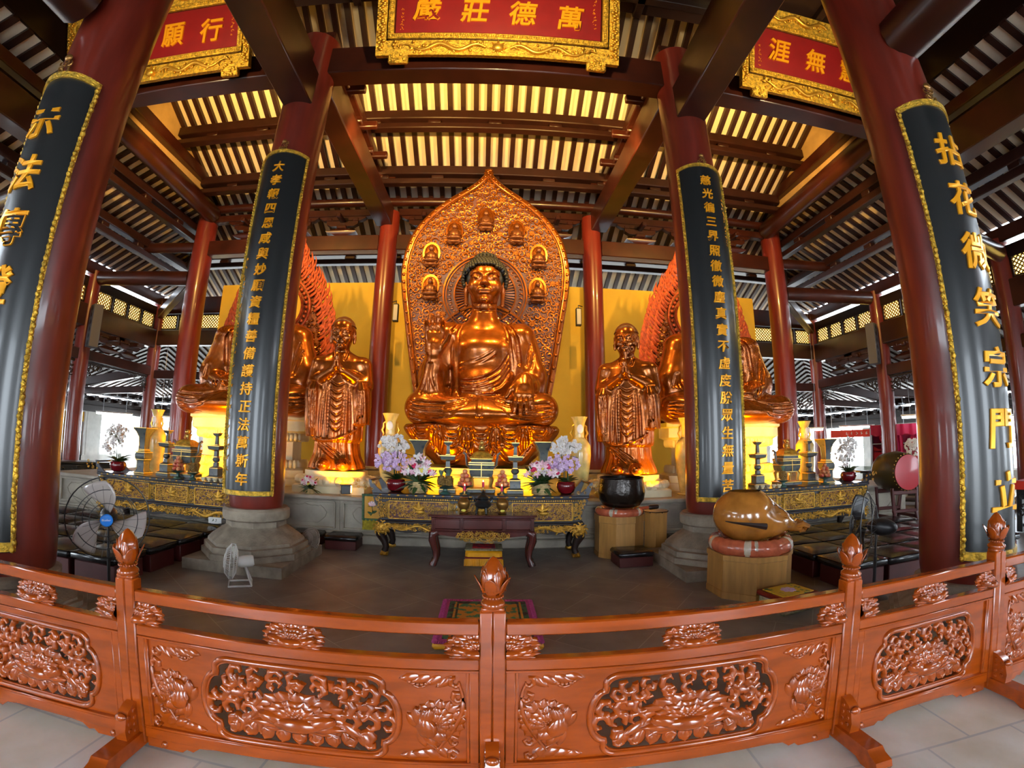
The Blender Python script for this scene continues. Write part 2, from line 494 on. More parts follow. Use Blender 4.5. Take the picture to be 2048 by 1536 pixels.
# pillars
def make_pillar(name, label, R, ztop, x, y, base=1.0, group=None, zb=0.72, z0=0.0):
    ztop -= z0
    t = thing(name, label, None, (x, y, z0), 0, group); t['kind'] = 'structure'
    s = base
    sb = MB()
    sb.lathe([(0.93, 0.0), (0.93, 0.13)], 4, rot=PI / 4)
    sb.lathe([(0.70, 0.125), (0.70, 0.20), (0.665, 0.21), (0.665, 0.275), (0.62, 0.285)], 8, rot=PI / 8)
    sb.lathe([(0.62, 0.28), (0.615, 0.32), (0.55, 0.38), (0.42, 0.47), (0.40, 0.475), (0.385, 0.49), (0.385, 0.56), (0.425, 0.57)], 8, rot=PI / 8)
    sb.lathe([(0.40, 0.56), (0.425, 0.58), (0.43, 0.62), (0.43, 0.69), (0.40, .72), (0.2, .72)], 28)
    for i in range(len(sb.v)): sb.v[i] = sb.v[i] * np.array([s, s, zb / 0.72])
    part('stone_base', sb, M['stone'], t)
    c = MB()
    prof = [(R * .93, zb), (R * .97, zb + .08), (R, zb + .3)] + [(R * (1 - .03 * k / 6), zb + .3 + (ztop - zb - .3) * k / 6) for k in range(1, 7)]
    c.lathe(prof, 40)
    part('shaft', c, M['lacquer'], t)
    return t
FP = (2.95, 5.56); OP = (4.0, 2.8); RP = 0.36
make_pillar('temple_pillar', 'red lacquered pillar behind the white desk fan, carrying a couplet board', RP, 7.9, -FP[0], FP[1])
make_pillar('temple_pillar', 'red lacquered pillar between the wooden fish and the metal bowl, carrying a couplet board', RP, 7.9, FP[0], FP[1])
make_pillar('temple_pillar', 'thick near pillar at the left edge with a four-character board', RP, 7.2, -3.9, 2.93, 0.9, zb=0.42)
make_pillar('temple_pillar', 'thick near pillar at the right edge with a seven-character board', RP, 7.2, OP[0], OP[1], 0.9, zb=0.42)
make_pillar('temple_pillar', 'dark red pillar left of the great golden mandorla', 0.25, 7.4, -2.62, 10.55, 0.7, zb=0.3, z0=.736)
make_pillar('temple_pillar', 'dark red pillar right of the great golden mandorla', 0.25, 7.4, 2.56, 10.55, 0.7, zb=0.3, z0=.736)
make_pillar('temple_pillar', 'red pillar at the outer edge of the left flaming mandorla', 0.29, 7.7, -7.95, 10.6, 0.6, zb=.3, z0=.736)
make_pillar('temple_pillar', 'red pillar at the outer edge of the right flaming mandorla', 0.29, 7.7, 7.95, 10.6, 0.6, zb=.3, z0=.736)
make_pillar('temple_pillar', 'pillar hidden behind the near left pillar at the end of the front lintel', 0.33, 7.9, -7.9, 5.56, 0.8)
make_pillar('temple_pillar', 'pillar hidden behind the near right pillar at the end of the front lintel', 0.33, 7.9, 7.9, 5.56, 0.8)
for sx, w_ in ((-1, 'left'), (1, 'right')):
    make_pillar('temple_pillar', f'slender far pillar at the back corner of the {w_} aisle lattice', 0.21, 5.9, sx * 11.2, 13.1, 0.5, zb=0.5)
    make_pillar('temple_pillar', f'slender far pillar in the {w_} aisle beside the grey column loudspeaker', 0.22, 5.9, sx * 11.2, 10.1, 0.5, zb=0.5)
    make_pillar('temple_pillar', f'aisle pillar on the {w_} side between the wide lattice bays', 0.22, 5.9, sx * 11.2, 6.2, 0.5, zb=0.5)
    make_pillar('temple_pillar', f'aisle pillar on the {w_} side nearest the entrance', 0.22, 5.9, sx * 11.2, 1.5, 0.5, zb=0.5)

# lintels over the front pillars
beam((-2.7, 5.56, 7.42), (2.7, 5.56, 7.42), 0.34, 0.55, 'wide front lintel under the central red plaque')
beam((-7.7, 5.56, 7.44), (-3.2, 5.56, 7.44), 0.34, 0.50, 'front lintel under the left red plaque')
beam((3.2, 5.56, 7.44), (7.7, 5.56, 7.44), 0.34, 0.50, 'front lintel under the right red plaque')
for sx, w_ in ((-1, 'left'), (1, 'right')):
    def ex(b, sx=sx):
        b.box((sx * 2.95, 0.6, 7.35), (0.20, 9.4, 0.22), 0.02)
        for k in range(6): b.box((sx * 2.95, -2.6 + k * 1.4, 7.12), (0.24, 0.3, 0.22), 0.03)
    beam((sx * 2.95, -4.3, 6.72), (sx * 2.95, 5.3, 6.72), 0.46, 0.62, f'heavy beam running overhead from the {w_} couplet pillar toward the entrance', extra=ex)
    def ex2(b, sx=sx):
        b.box((sx * 2.86, 8.0, 7.72), (0.22, 5.0, 0.26), 0.02)
        b.box((sx * 2.86, 8.0, 8.12), (0.30, 5.0, 0.22), 0.02)
        for k in range(4):
            b.box((sx * 2.86, 6.6 + k * 1.05, 7.95), (0.34, 0.36, 0.16), 0.03)
            bar(b, (sx * 2.4, 6.6 + k * 1.05, 7.9), (sx * 3.3, 6.6 + k * 1.05, 7.9), 0.12, 0.16)
    beam((sx * 2.86, 5.75, 7.22), (sx * 2.72, 10.4, 7.22), 0.42, 0.52, f'deep tie beam from the {w_} couplet pillar back to the mandorla pillar', extra=ex2)
    def ex3(b, sx=sx):
        bar(b, (sx * 7.6, 5.6, 8.25), (sx * 7.75, 10.5, 8.25), 0.22, 0.3)
    beam((sx * 7.55, 5.7, 7.55), (sx * 7.75, 10.45, 7.55), 0.46, 0.52, f'round brown beam from behind the near {w_} pillar back to the aisle pillar', rnd=True, extra=ex3)
    beam((sx * 7.9, 5.2, 6.55), (sx * 7.9, -4.0, 6.55), 0.40, 0.62, f'long aisle beam high on the {w_} beside the near pillar', extra=lambda b, sx=sx: b.box((sx * 7.9, .6, 7.2), (.2, 9, .24), .02))
    beam((sx * 4.0, 2.5, 5.52), (sx * 4.0, -4.5, 5.52), 0.50, 0.56, f'round lower beam from the near {w_} pillar toward the entrance', rnd=True)
    beam((sx * 4.0, 2.5, 6.62), (sx * 4.0, -4.5, 6.62), 0.36, 0.46, f'round upper beam from the near {w_} pillar toward the entrance', rnd=True)
    beam((sx * 8.2, 5.5, 5.55), (sx * 11.0, 6.1, 5.55), 0.34, 0.42, f'short tie beam crossing the {w_} aisle by the wide lattice', rnd=True)
    beam((sx * 8.2, 10.55, 5.72), (sx * 11.0, 10.15, 5.72), 0.34, 0.42, f'rounded tie beam crossing the {w_} aisle above the loudspeaker', rnd=True)
    beam((sx * 8.15, 10.55, 6.62), (sx * 10.2, 10.3, 6.62), 0.24, 0.30, f'thin upper tie beam crossing the {w_} aisle under the rafters', rnd=True)
    beam((sx * 8.1, 10.75, 5.9), (sx * 11.0, 12.95, 5.45), 0.22, 0.3, f'corner brace beam at the back of the {w_} aisle')
    beam((sx * 11.2, -3.0, 5.95), (sx * 11.2, 13.1, 5.95), 0.30, 0.34, f'eave purlin beam over the {w_} lattice row')
    beam((sx * 11.2, -3.0, 4.62), (sx * 11.2, 13.1, 4.62), 0.28, 0.62, f'deep beam under the {w_} lattice row')
# rear lintels, eave purlins and brackets
for x0, x1, w_ in ((-7.7, -2.85, 'left statue'), (-2.4, 2.35, 'great mandorla'), (2.8, 7.7, 'right statue')):
    beam((x0, 10.6, 6.55), (x1, 10.6, 6.55), 0.28, 0.42, f'rear lintel behind the {w_}')
    beam((x0, 10.6, 7.42), (x1, 10.6, 7.42), 0.22, 0.20, f'slim upper rear beam over the brackets behind the {w_}')
for z, y, hw, w_ in ((7.78, 10.62, 7.9, 'lowest'),):
    beam((-hw, y, z), (hw, y, z), 0.24, 0.24, 'round eave purlin with a bright edge above the rear brackets', rnd=True)
for i, (yy, w_) in enumerate(((7.3, 'topmost'), (8.42, 'second'), (9.70, 'third'), (12.0, 'rearmost'))):
    hw = 7.7 if yy < 10.6 else yy - 2.9; zr = 11.85 - 0.5 * (yy - 2.7)
    def exp(b, yy=yy, hw=hw, zr=zr):
        b.box((0, yy - .02, zr - 0.56), (2 * hw, 0.20, 0.15), .02)
        for k in range(-int(hw / 1.35), int(hw / 1.35) + 1):
            b.box((k * 1.35, yy, zr - 0.44), (0.30, 0.2, 0.10), .02)
    beam((-hw, yy, zr - 0.27), (hw, yy, zr - 0.27), 0.30, 0.24, f'{w_} cross purlin under the rear roof slope', rnd=False, extra=exp, mt='rafter')
for sx, w_ in ((-1, 'left'), (1, 'right')):
    for xx, h_ in ((8.5, 'upper'), (9.7, 'lower')):
        zr = 11.85 - 0.5 * xx; y1 = xx + 2.5; y0 = -4.0
        def exs(b, xx=xx, zr=zr, y0=y0, y1=y1, sx=sx):
            b.box((sx * xx, (y0 + y1) / 2, zr - .60), (0.2, y1 - y0, .18), .02)
            for k in range(int((y1 - y0) / 1.35)): b.box((sx * xx, y0 + .5 + k * 1.35, zr - 0.45), (0.2, 0.26, 0.14), .02)
        beam((sx * xx, y0, zr - 0.28), (sx * xx, y1, zr - 0.28), 0.26, 0.24, f'{h_} purlin under the {w_} skirt roof', extra=exs, mt='rafter')
    beam((sx * 7.9, 10.6, 7.62), (sx * 11.1, 13.8, 6.02), 0.26, 0.26, f'hip rafter along the {w_} rear roof corner')

def bracket_mb(s=1.0):
    b = MB(); b.at(s=s)
    b.lathe([(0.10, 0), (0.10, 0.02), (0.34, 0.10), (0.36, 0.13), (0.20, 0.2), (0.14, 0.22)], 4, rot=PI / 4, sx=1.6, sy=.5)
    b.box((0, 0, 0.27), (0.26, 0.2, 0.1), .02)
    for z, L in ((0.36, 0.85), (0.53, 1.25)):
        pts = [(-L / 2, -.02 * 0 + z + .08), (-L / 2, z), (-L / 2 + .12, z - .07), (L / 2 - .12, z - .07), (L / 2, z), (L / 2, z + .08)]
        b.prism(pts[::-1], -.07, .07)
        for k in (-1, 0, 1): b.box((k * L * .42, 0, z + .12), (0.16, 0.18, 0.09), .02)
    b.box((0, -.12, .45), (.12, .6, .12), .02)
    return b
br0 = None
bx = [(-6.6, 'first'), (-5.2, 'second'), (-3.9, 'third'), (-1.7, 'fourth'), (1.65, 'fifth'), (3.9, 'sixth'), (5.2, 'seventh'), (6.6, 'eighth')]
for x, nth in bx:
    lb = f'carved bracket block standing on the rear lintel, {nth} from the left'
    if br0 is None:
        br0 = single('bracket_set', bracket_mb(), M['beam'], lb, 'bracket', 'brackets on the rear lintel', (x, 10.6, 6.765))
    else:
        o = br0.copy(); COL.objects.link(o); o.location = (x, 10.6, 6.76); o['label'] = lb
# ---------------------------------------------------------------- carving helpers (work in the x-z plane, relief toward -y)
def curl(b, u, v, size, rot, flip=1, turns=0.72, th=0.34, dep=0.0, n=9, m=14, flat=0.8):
    """a carved leaf that curls into a spiral"""
    pts = []; rad = []
    for i in range(m):
        t = i / (m - 1)
        a = rot + flip * turns * 2 * PI * t
        r = size * (1 - 0.72 * t)
        pts.append((u + r * math.cos(a), dep - size * 0.10 * math.sin(PI * t), v + r * math.sin(a)))
        rad.append(size * th * (0.35 + 0.65 * math.sin(PI * (0.12 + 0.80 * t)) ** 0.8) * (1 - 0.35 * t))
    b.tube(pts, rad, n=n, flat=flat, up=(0, 1, 0))
def petal(b, u, v, ang, L, W, D, dep=0.0, ns=6, nt=7, point=0.35, cup=0.0):
    """a pointed petal with a bulging front and a flat back; ang = direction of the tip"""
    co, si = math.cos(ang), math.sin(ang)
    def P(s, t, front):
        if point <= .16: w_ = W / 2 * math.sin(PI / 2 * min(1, .22 + t * 1.25)) ** .8 * math.sqrt(max(0, 1 - t ** 5)) * (1 - point * t * t)
        else: w_ = W / 2 * (math.sin(PI * min(1, 0.10 + 0.90 * t)) ** 0.55) * (1 - point * t * t)
        if t >= 1: w_ = 0
        x = s * w_; y = L * t
        d = D * (1 - s * s) ** 0.7 * math.sin(PI * (0.12 + 0.70 * t)) if front else -D * 0.15
        d += cup * t * t
        return (u + y * co - x * si, dep - d, v + y * si + x * co)
    v_ = []; f = []
    for fr in (1, 0):
        for i in range(ns + 1):
            for j in range(nt + 1):
                v_.append(P(-1 + 2 * i / ns, j / nt, fr))
    st = nt + 1; off = (ns + 1) * st
    for i in range(ns):
        for j in range(nt):
            q = (i * st + j, (i + 1) * st + j, (i + 1) * st + j + 1, i * st + j + 1)
            f.append(q[::-1]); f.append(tuple(k + off for k in q))
    for j in range(nt):
        f.append((j, j + 1, j + 1 + off, j + off)); e = ns * st
        f.append((e + j + 1, e + j, e + j + off, e + j + 1 + off))
    for i in range(ns):
        f.append((i * st, i * st + off, (i + 1) * st + off, (i + 1) * st))
        f.append((i * st + nt, (i + 1) * st + nt, (i + 1) * st + nt + off, i * st + nt + off))
    b.raw(v_, f)
def seeds(b, u, v, w_, h_, n, r, dep, rng):
    for k in range(n):
        a = rng.random() * 2 * PI; q = math.sqrt(rng.random())
        b.ball((u + w_ * q * math.cos(a), dep - 0.004, v + h_ * q * math.sin(a)), r, 6, 4)
def lotus(b, u, v, w_, h_, D=0.02, rng=random, full=True, rot=0.0):
    """an open flower seen from the front, w_ wide and h_ high"""
    old = b.M
    b.M = (old if old is not None else Matrix()) @ Matrix.Translation((u, 0, v)) @ Matrix.Rotation(-rot, 4, 'Y') @ Matrix.Diagonal((w_, 1, h_, 1))
    for k in range(11):      # outer scalloped petals
        a = R_(-14 + 208 * k / 10)
        petal(b, 0.06 * math.cos(a), -0.05 + 0.05 * math.sin(a), a, 0.45, 0.30, D * 0.9, 0.0, 6, 6, -0.05)
    for k in range(8):
        a = R_(0 + 180 * k / 7)
        petal(b, 0.02 * math.cos(a), -0.08, a, 0.37, 0.28, D * 1.1, -D * 0.6, 6, 6, -0.05)
    for k in range(6):
        a = R_(22 + 136 * k / 5)
        petal(b, 0, -0.08, a, 0.27, 0.24, D * 1.1, -D * 1.2, 6, 6, 0.0)
    b.ball((0, -D * 1.0, 0.0), (0.24, D * 1.1, 0.17), 14, 8)
    for k in range(54):
        a = k * 2.39996; q = math.sqrt((k + .5) / 54)
        x = 0.22 * q * math.cos(a); z = 0.15 * q * math.sin(a)
        b.ball((x, -D * (2.15 - 0.9 * q * q), z + .01), (0.021, D * .35, .021 * w_ / max(h_, .05)), 6, 4)
    for s in (-1, 1):
        petal(b, s * 0.05, -0.27, PI / 2 - s * 0.90, 0.42, 0.30, D * 1.6, -D * 1.4, 7, 7, 0.15)
        petal(b, s * 0.10, -0.33, PI / 2 - s * 1.35, 0.40, 0.24, D * 1.2, -D * 0.6, 6, 6, 0.25)
        petal(b, s * 0.05, -0.36, PI / 2 - s * 1.75, 0.38, 0.22, D * 1.0, -D * 0.2, 6, 6, 0.25)
    petal(b, 0, -0.38, PI / 2, 0.33, 0.56, D * 2.0, -D * 1.8, 9, 7, -0.1)   # front bowl petal
    b.M = old
def medallion_outline(hw, hh, n=9):
    q = []
    c0 = (hw * 0.78, hh * 0.80); cusp = (hw * 0.86, hh * 0.62)
    # upper right quarter: straight top, small ear, cusp, big end arc
    q.append((0.0, hh))
    q.append((hw * 0.70, hh))
    for k in range(1, n):
        a = PI / 2 - (PI / 2 + 0.5) * k / n
        q.append((hw * 0.70 + hw * 0.155 * math.cos(a), hh * 0.80 + hh * 0.20 * math.sin(a)))
    q.append(cusp)
    for k in range(1, n + 1):
        t = k / n
        q.append((cusp[0] + (hw - cusp[0]) * math.sin(t * PI / 2), cusp[1] * math.cos(t * PI / 2)))
    ur = q
    lr = [(x, -y) for x, y in ur[::-1]][1:]
    right = ur + lr
    left = [(-x, y) for x, y in right[::-1]][1:-1]
    return right + left                          # clockwise
def leafring(b, u, v, size, rot, flip=1, dep=0.0):
    """a broad lobed leaf rolled round a small open eye"""
    m = 17; ns = 6; v_ = []
    for fr in (1, 0):
        for i in range(m):
            t = i / (m - 1); a = rot + flip * t * 4.9
            r0 = size * (0.30 - .10 * t)
            r1 = size * (1.0 - 0.42 * t) * (1 + 0.09 * math.cos(t * 31)) * (0.55 + 0.45 * min(1, math.sin(PI * (0.06 + 0.9 * t)) * 1.5))
            for j in range(ns + 1):
                q = j / ns; r = r0 + (max(r1, r0 + .1 * size) - r0) * q
                d = size * 0.34 * math.sin(PI * (0.08 + 0.84 * q)) ** .8 * (1 - .35 * t) if fr else -size * .08
                v_.append((u + r * math.cos(a), dep - d, v + r * math.sin(a)))
    st = ns + 1; off = m * st; f = []
    for i in range(m - 1):
        for j in range(ns):
            q = (i * st + j, (i + 1) * st + j, (i + 1) * st + j + 1, i * st + j + 1)
            f.append(q if flip > 0 else q[::-1]); f.append(tuple(k + off for k in (q[::-1] if flip > 0 else q)))
        for j in (0, ns):
            q = (i * st + j, (i + 1) * st + j, (i + 1) * st + j + off, i * st + j + off)
            f.append(q[::-1] if (j == 0) == (flip > 0) else q)
    for i in (0, m - 1):
        for j in range(ns):
            q = (i * st + j, i * st + j + 1, i * st + j + 1 + off, i * st + j + off)
            f.append(q if (i == 0) == (flip > 0) else q[::-1])
    b.raw(v_, f)
def medallion_carving(hw, hh, seed):
    b = MB(); rng = random.Random(seed)
    lotus(b, 0.0, -0.02, hw * 1.06, hh * 1.22, 0.017, rng)
    spots = []
    for ix in (.50, .70, .88):
        for iy in (-.62, -.22, .18, .56):
            if ix == .88 and abs(iy) > .5: continue
            for sg in (-1, 1): spots.append((sg * (ix + (.05 if iy in (-.22, .56) else 0)), iy, 1.0, rng.uniform(-.004, .008)))
    for k in range(7): spots.append((-.66 + .22 * k, .74 + .03 * (k % 2), 1.0, .004))
    for k in range(5): spots.append((-.44 + .22 * k, .56, .8, -.004))
    for i, (x, y, q, d) in enumerate(spots):
        if y < -0.1 and abs(x) < 0.48: continue
        a = math.atan2(y * hh, x * hw)
        leafring(b, x * hw, y * hh, hh * 0.34 * q * rng.uniform(.9, 1.1), a + PI + rng.uniform(-1.2, 1.2), 1 if x * y > 0 else -1, d)
    for k in range(9):                           # wavy leaves along the bottom
        x = (-0.74 + 1.48 * k / 8)
        petal(b, x * hw * .85, -hh * 0.52, -PI / 2 + x * 1.1, hh * 0.46, hh * 0.40, 0.015, -0.004, 6, 6, 0.0)
        leafring(b, x * hw, -hh * 0.74, hh * 0.21, rng.random() * 6, 1 if k % 2 else -1, -.008)
    for s in (-1, 1):
        petal(b, s * hw * .42, -hh * .30, PI / 2 - s * 2.0, hh * .75, hh * .34, 0.016, -.004, 5, 7, .3)
        petal(b, s * hw * .50, hh * .15, PI / 2 - s * 1.5, hh * .9, hh * .3, 0.012, 0.006, 5, 7, .3)
    return b
def end_carving(s, zc, x, seed):
    """relief at one end of a long panel: a flower hanging sideways among leaves"""
    b = MB(); rng = random.Random(seed)
    lotus(b, x, zc - 0.015, 0.23, 0.27, 0.012, rng, rot=-s * 1.15)
    pts = [(x + s * (0.02 + 0.085 * math.sin(t * 2.6 - .4)), -0.006, zc - 0.17 + 0.34 * t) for t in [i / 12 for i in range(13)]]
    b.tube(pts, [0.006 + 0.006 * math.sin(PI * i / 12) for i in range(13)], n=7)
    for k in range(6):
        leafring(b, x + s * (0.050 + 0.045 * rng.random()), zc - 0.19 + 0.075 * k, 0.042, rng.random() * 6, s, -0.002)
    for k in range(4):
        petal(b, x - s * (0.02 + 0.045 * k) + s * .06, zc - 0.20, PI / 2 + s * (0.9 + .22 * k), 0.085, 0.05, 0.009, -0.002, 4, 5)
        petal(b, x - s * (0.0 + 0.05 * k) + s * .06, zc + 0.205, -PI / 2 - s * (1.0 + .15 * k), 0.09, 0.045, 0.009, -0.002, 4, 5)
    arc = [(x - s * (0.02 + 0.13 * t), -0.004, zc + 0.205 - 0.05 * math.sin(PI * t)) for t in [i / 9 for i in range(10)]]
    b.tube(arc, 0.006, n=6)
    for k in range(6):
        b.ball((x - s * (.04 + .018 * k), -.004, zc + .19 - .02 * math.sin(PI * (k + 1) / 7)), .010, 7, 5)
    return b

FY = 1.93
def fence_panel(xl, xr, label, long=True, seed=1):
    W = xr - xl - 0.114; cx = (xl + xr) / 2
    t = thing('wooden_railing', label, 'railing', (cx, FY, 0), 0, 'carved rosewood railing')
    h = W / 2
    b = MB(); b.box((0, 0, 0.805), (W + .004, 0.058, 0.062), .008); part('top_rail', b, M['fence'], t)
    b = MB(); b.box((0, 0, 0.637), (W + .004, 0.052, 0.056), .006); b.box((0, -.004, 0.604), (W, .048, .012), .003); part('middle_rail', b, M['fence'], t)
    b = MB(); b.box((0, 0, 0.095), (W + .004, 0.052, 0.062), .006); b.box((0, -.004, 0.130), (W, .046, .012), .003); part('bottom_rail', b, M['fence'], t)
    for s in (-1, 1):
        b = MB(); b.box((s * (h - .022), 0, 0.36), (0.044, 0.05, 0.50), .005)
        b.box((s * (h - .050), -.002, 0.36), (0.014, 0.04, 0.48), .003)
        part('stile', b, M['fence'], t)
    zc = 0.352
    hw = 0.475 if long else 0.415; hh = 0.207 if long else 0.200
    out = medallion_outline(hw, hh)
    b = MB()
    b.prism([(-h + .04, .12), (h - .04, .12), (h - .04, .605), (-h + .04, .605)], -0.008, 0.014, holes=[[(x, y + zc) for x, y in out]])
    part('field_board', b, M['fence'], t)
    b = MB(); b.tube([(x, -0.010, y + zc) for x, y in out], 0.0145, n=9, closed=True, up=(0, 1, 0))
    b.tube([(x * .965, -0.006, y * .93 + zc) for x, y in out], 0.007, n=6, closed=True, up=(0, 1, 0))
    part('medallion_rim', b, M['fence'], t, ang=60)
    b = medallion_carving(hw * .95, hh * .93, seed)
    for i in range(len(b.v)): b.v[i] = b.v[i] + np.array([0, 0, zc])
    part('medallion_carving', b, M['fence'], t, ang=70)
    if long:
        for s in (-1, 1):
            b = end_carving(s, zc + .01, s * (h - .175), seed + s)
            for i in range(len(b.v)): b.v[i] = b.v[i] + np.array([0, -0.008, 0])
            part('end_carving', b, M['fence'], t, ang=70)
    rng = random.Random(seed)
    for s in (-1, 0, 1):
        b = MB()
        x0 = s * (h - .005)
        lotus(b, x0, 0.722, 0.30, 0.135, 0.016, rng)
        for q in ((-1, 1) if s == 0 else ((1,) if s < 0 else (-1,))):
            leafring(b, x0 + q * 0.122, .726, .042, PI / 2 - q * .3, q, 0.0)
            leafring(b, x0 + q * 0.088, .752, .030, PI / 2 - q * .8, -q, -.004)
            leafring(b, x0 + q * 0.085, .690, .030, -PI / 2, q, -.002)
            leafring(b, x0 + q * 0.050, .758, .026, PI / 2, q, -.006)
        b.ball((x0, 0.004, .72), (.10, .016, .05), 12, 7)
        if s:                                     # only the half that clears the post
            for i in range(len(b.v)):
                b.v[i][:, 0] = np.where(s * b.v[i][:, 0] > h, s * h, b.v[i][:, 0])
        part('lotus_bracket', b, M['fence'], t, ang=70)
    for s in (-1, 1):
        b = MB()
        p = [(s * (h), .066), (s * (h), .010), (s * (h - .20), .010), (s * (h - .225), .03), (s * (h - .26), .022), (s * (h - .30), .05), (s * (h - .36), .055), (s * (h - .42), .066)]
        b.prism(p if s < 0 else p[::-1], -.012, .012)
        b.ball((s * (h - .10), -.014, .036), (.018, .012, .018), 10, 6)
        part('apron', b, M['fence'], t)
    return t
fence_panel(-1.742, 0.033, 'long carved railing panel left of the middle bud-topped post', True, 3)
fence_panel(0.033, 1.858, 'long carved railing panel right of the middle bud-topped post', True, 5)
fence_panel(1.858, 3.105, 'short carved railing panel in front of the near right pillar', False, 8)
fence_panel(-3.0, -1.742, 'short carved railing panel in front of the left pedestal fan', False, 11)
fence_panel(3.105, 4.90, 'railing panel running out of the picture on the far right', True, 14)
fence_panel(-4.79, -3.0, 'railing panel running out of the picture on the far left', True, 17)

def fence_post():
    t = thing('fence_post', 'middle railing post with a lotus-bud finial, in front of the kneeling rug', 'fence post', (0.033, FY, 0), 0, 'bud-topped railing posts')
    b = MB()
    for s in (-1, 1): b.box((s * .0282, 0, 0.46), (.0555, .066, .85), .006)
    part('shaft', b, M['fence'], t)
    f = MB()
    f.box((0, 0, .893), (.098, .06, .018), .004)
    f.lathe([(.020, .888), (.047, .900), (.054, .912), (.052, .924), (.040, .934), (.034, .940), (.042, .945), (.044, .951), (.037, .956), (.030, .962)], 28)
    for k in range(20):
        a = 2 * PI * k / 20; f.ball((.042 * math.cos(a), .042 * math.sin(a), .948), .006, 6, 4)
    f.lathe([(.026, .955), (.040, .970), (.050, .990), (.055, 1.012), (.055, 1.030), (.050, 1.055), (.040, 1.080), (.026, 1.102), (.011, 1.118), (0, 1.124)], 28,
            wob=lambda a, z: 1 + .05 * math.cos(5 * a))
    part('finial', f, M['fence'], t, ang=60)
    c = MB()
    for k in range(5):                             # outer petals with free tips
        a = 2 * PI * k / 5 + PI / 5 + .1
        def P(u, v, a=a):
            w_ = (u - .5) * 1.15 * math.sin(PI * (.22 + .78 * v)) ** .6 * (1 - .25 * v)
            r = .043 + .020 * math.sin(v * PI * .55) + .016 * v ** 3
            if v > .98: w_ = 0
            return (r * math.cos(a + w_), r * math.sin(a + w_), .962 + .082 * v)
        c.grid(P, 7, 8)
        def P2(u, v, a=a):
            w_ = (u - .5) * .95 * math.sin(PI * (.30 + .70 * v)) ** .7
            if v > .98: w_ = 0
            return ((.052 - .004 * v) * math.cos(a + PI / 5 + w_), (.052 - .004 * v) * math.sin(a + PI / 5 + w_), .975 + .10 * v)
        c.grid(P2, 7, 8)
    cp = part('calyx', c, M['fence'], t, ang=70)
    md = cp.modifiers.new('thickness', 'SOLIDIFY'); md.thickness = .004; md.offset = 1
    g = MB()
    p = [(-.33, 0), (-.24, 0), (-.20, .022), (.20, .022), (.24, 0), (.33, 0), (.345, .03), (.335, .06), (.29, .075), (.27, .095), (-.27, .095), (-.29, .075), (-.335, .06), (-.345, .03)]
    g.prism(p[::1], -.05, .05, 'x')
    part('foot', g, M['fence'], t)
    for s in (-1, 1):
        k = MB()
        p = [(s * .034, .095), (s * .125, .095), (s * .13, .15), (s * .118, .20), (s * .095, .235), (s * .06, .255), (s * .034, .26)]
        k.prism(p if s > 0 else p[::-1], -.030, .030, 'x')
        for q in (-1, 1):
            for j in range(7): k.ball((q * .030, s * (.055 + .04 * (j % 2)), .115 + .018 * j), (.006, .014, .012), 6, 4)
        k.ball((0, s * .118, .215), (.032, .018, .02), 10, 6)
        part('foot_bracket', k, M['fence'], t)
    return t
fp0 = fence_post()
for x, lb in ((-1.742, 'railing post with a lotus-bud finial in front of the left pedestal fan blades'),
              (1.858, 'railing post with a lotus-bud finial beside the red and yellow cushion'),
              (3.105, 'railing post with a lotus-bud finial before the near right couplet board'),
              (-3.0, 'railing post with a lotus-bud finial beyond the left edge'),
              (4.90, 'railing post with a lotus-bud finial beyond the right edge')):
    dup(fp0, (x, FY, 0), label=lb)
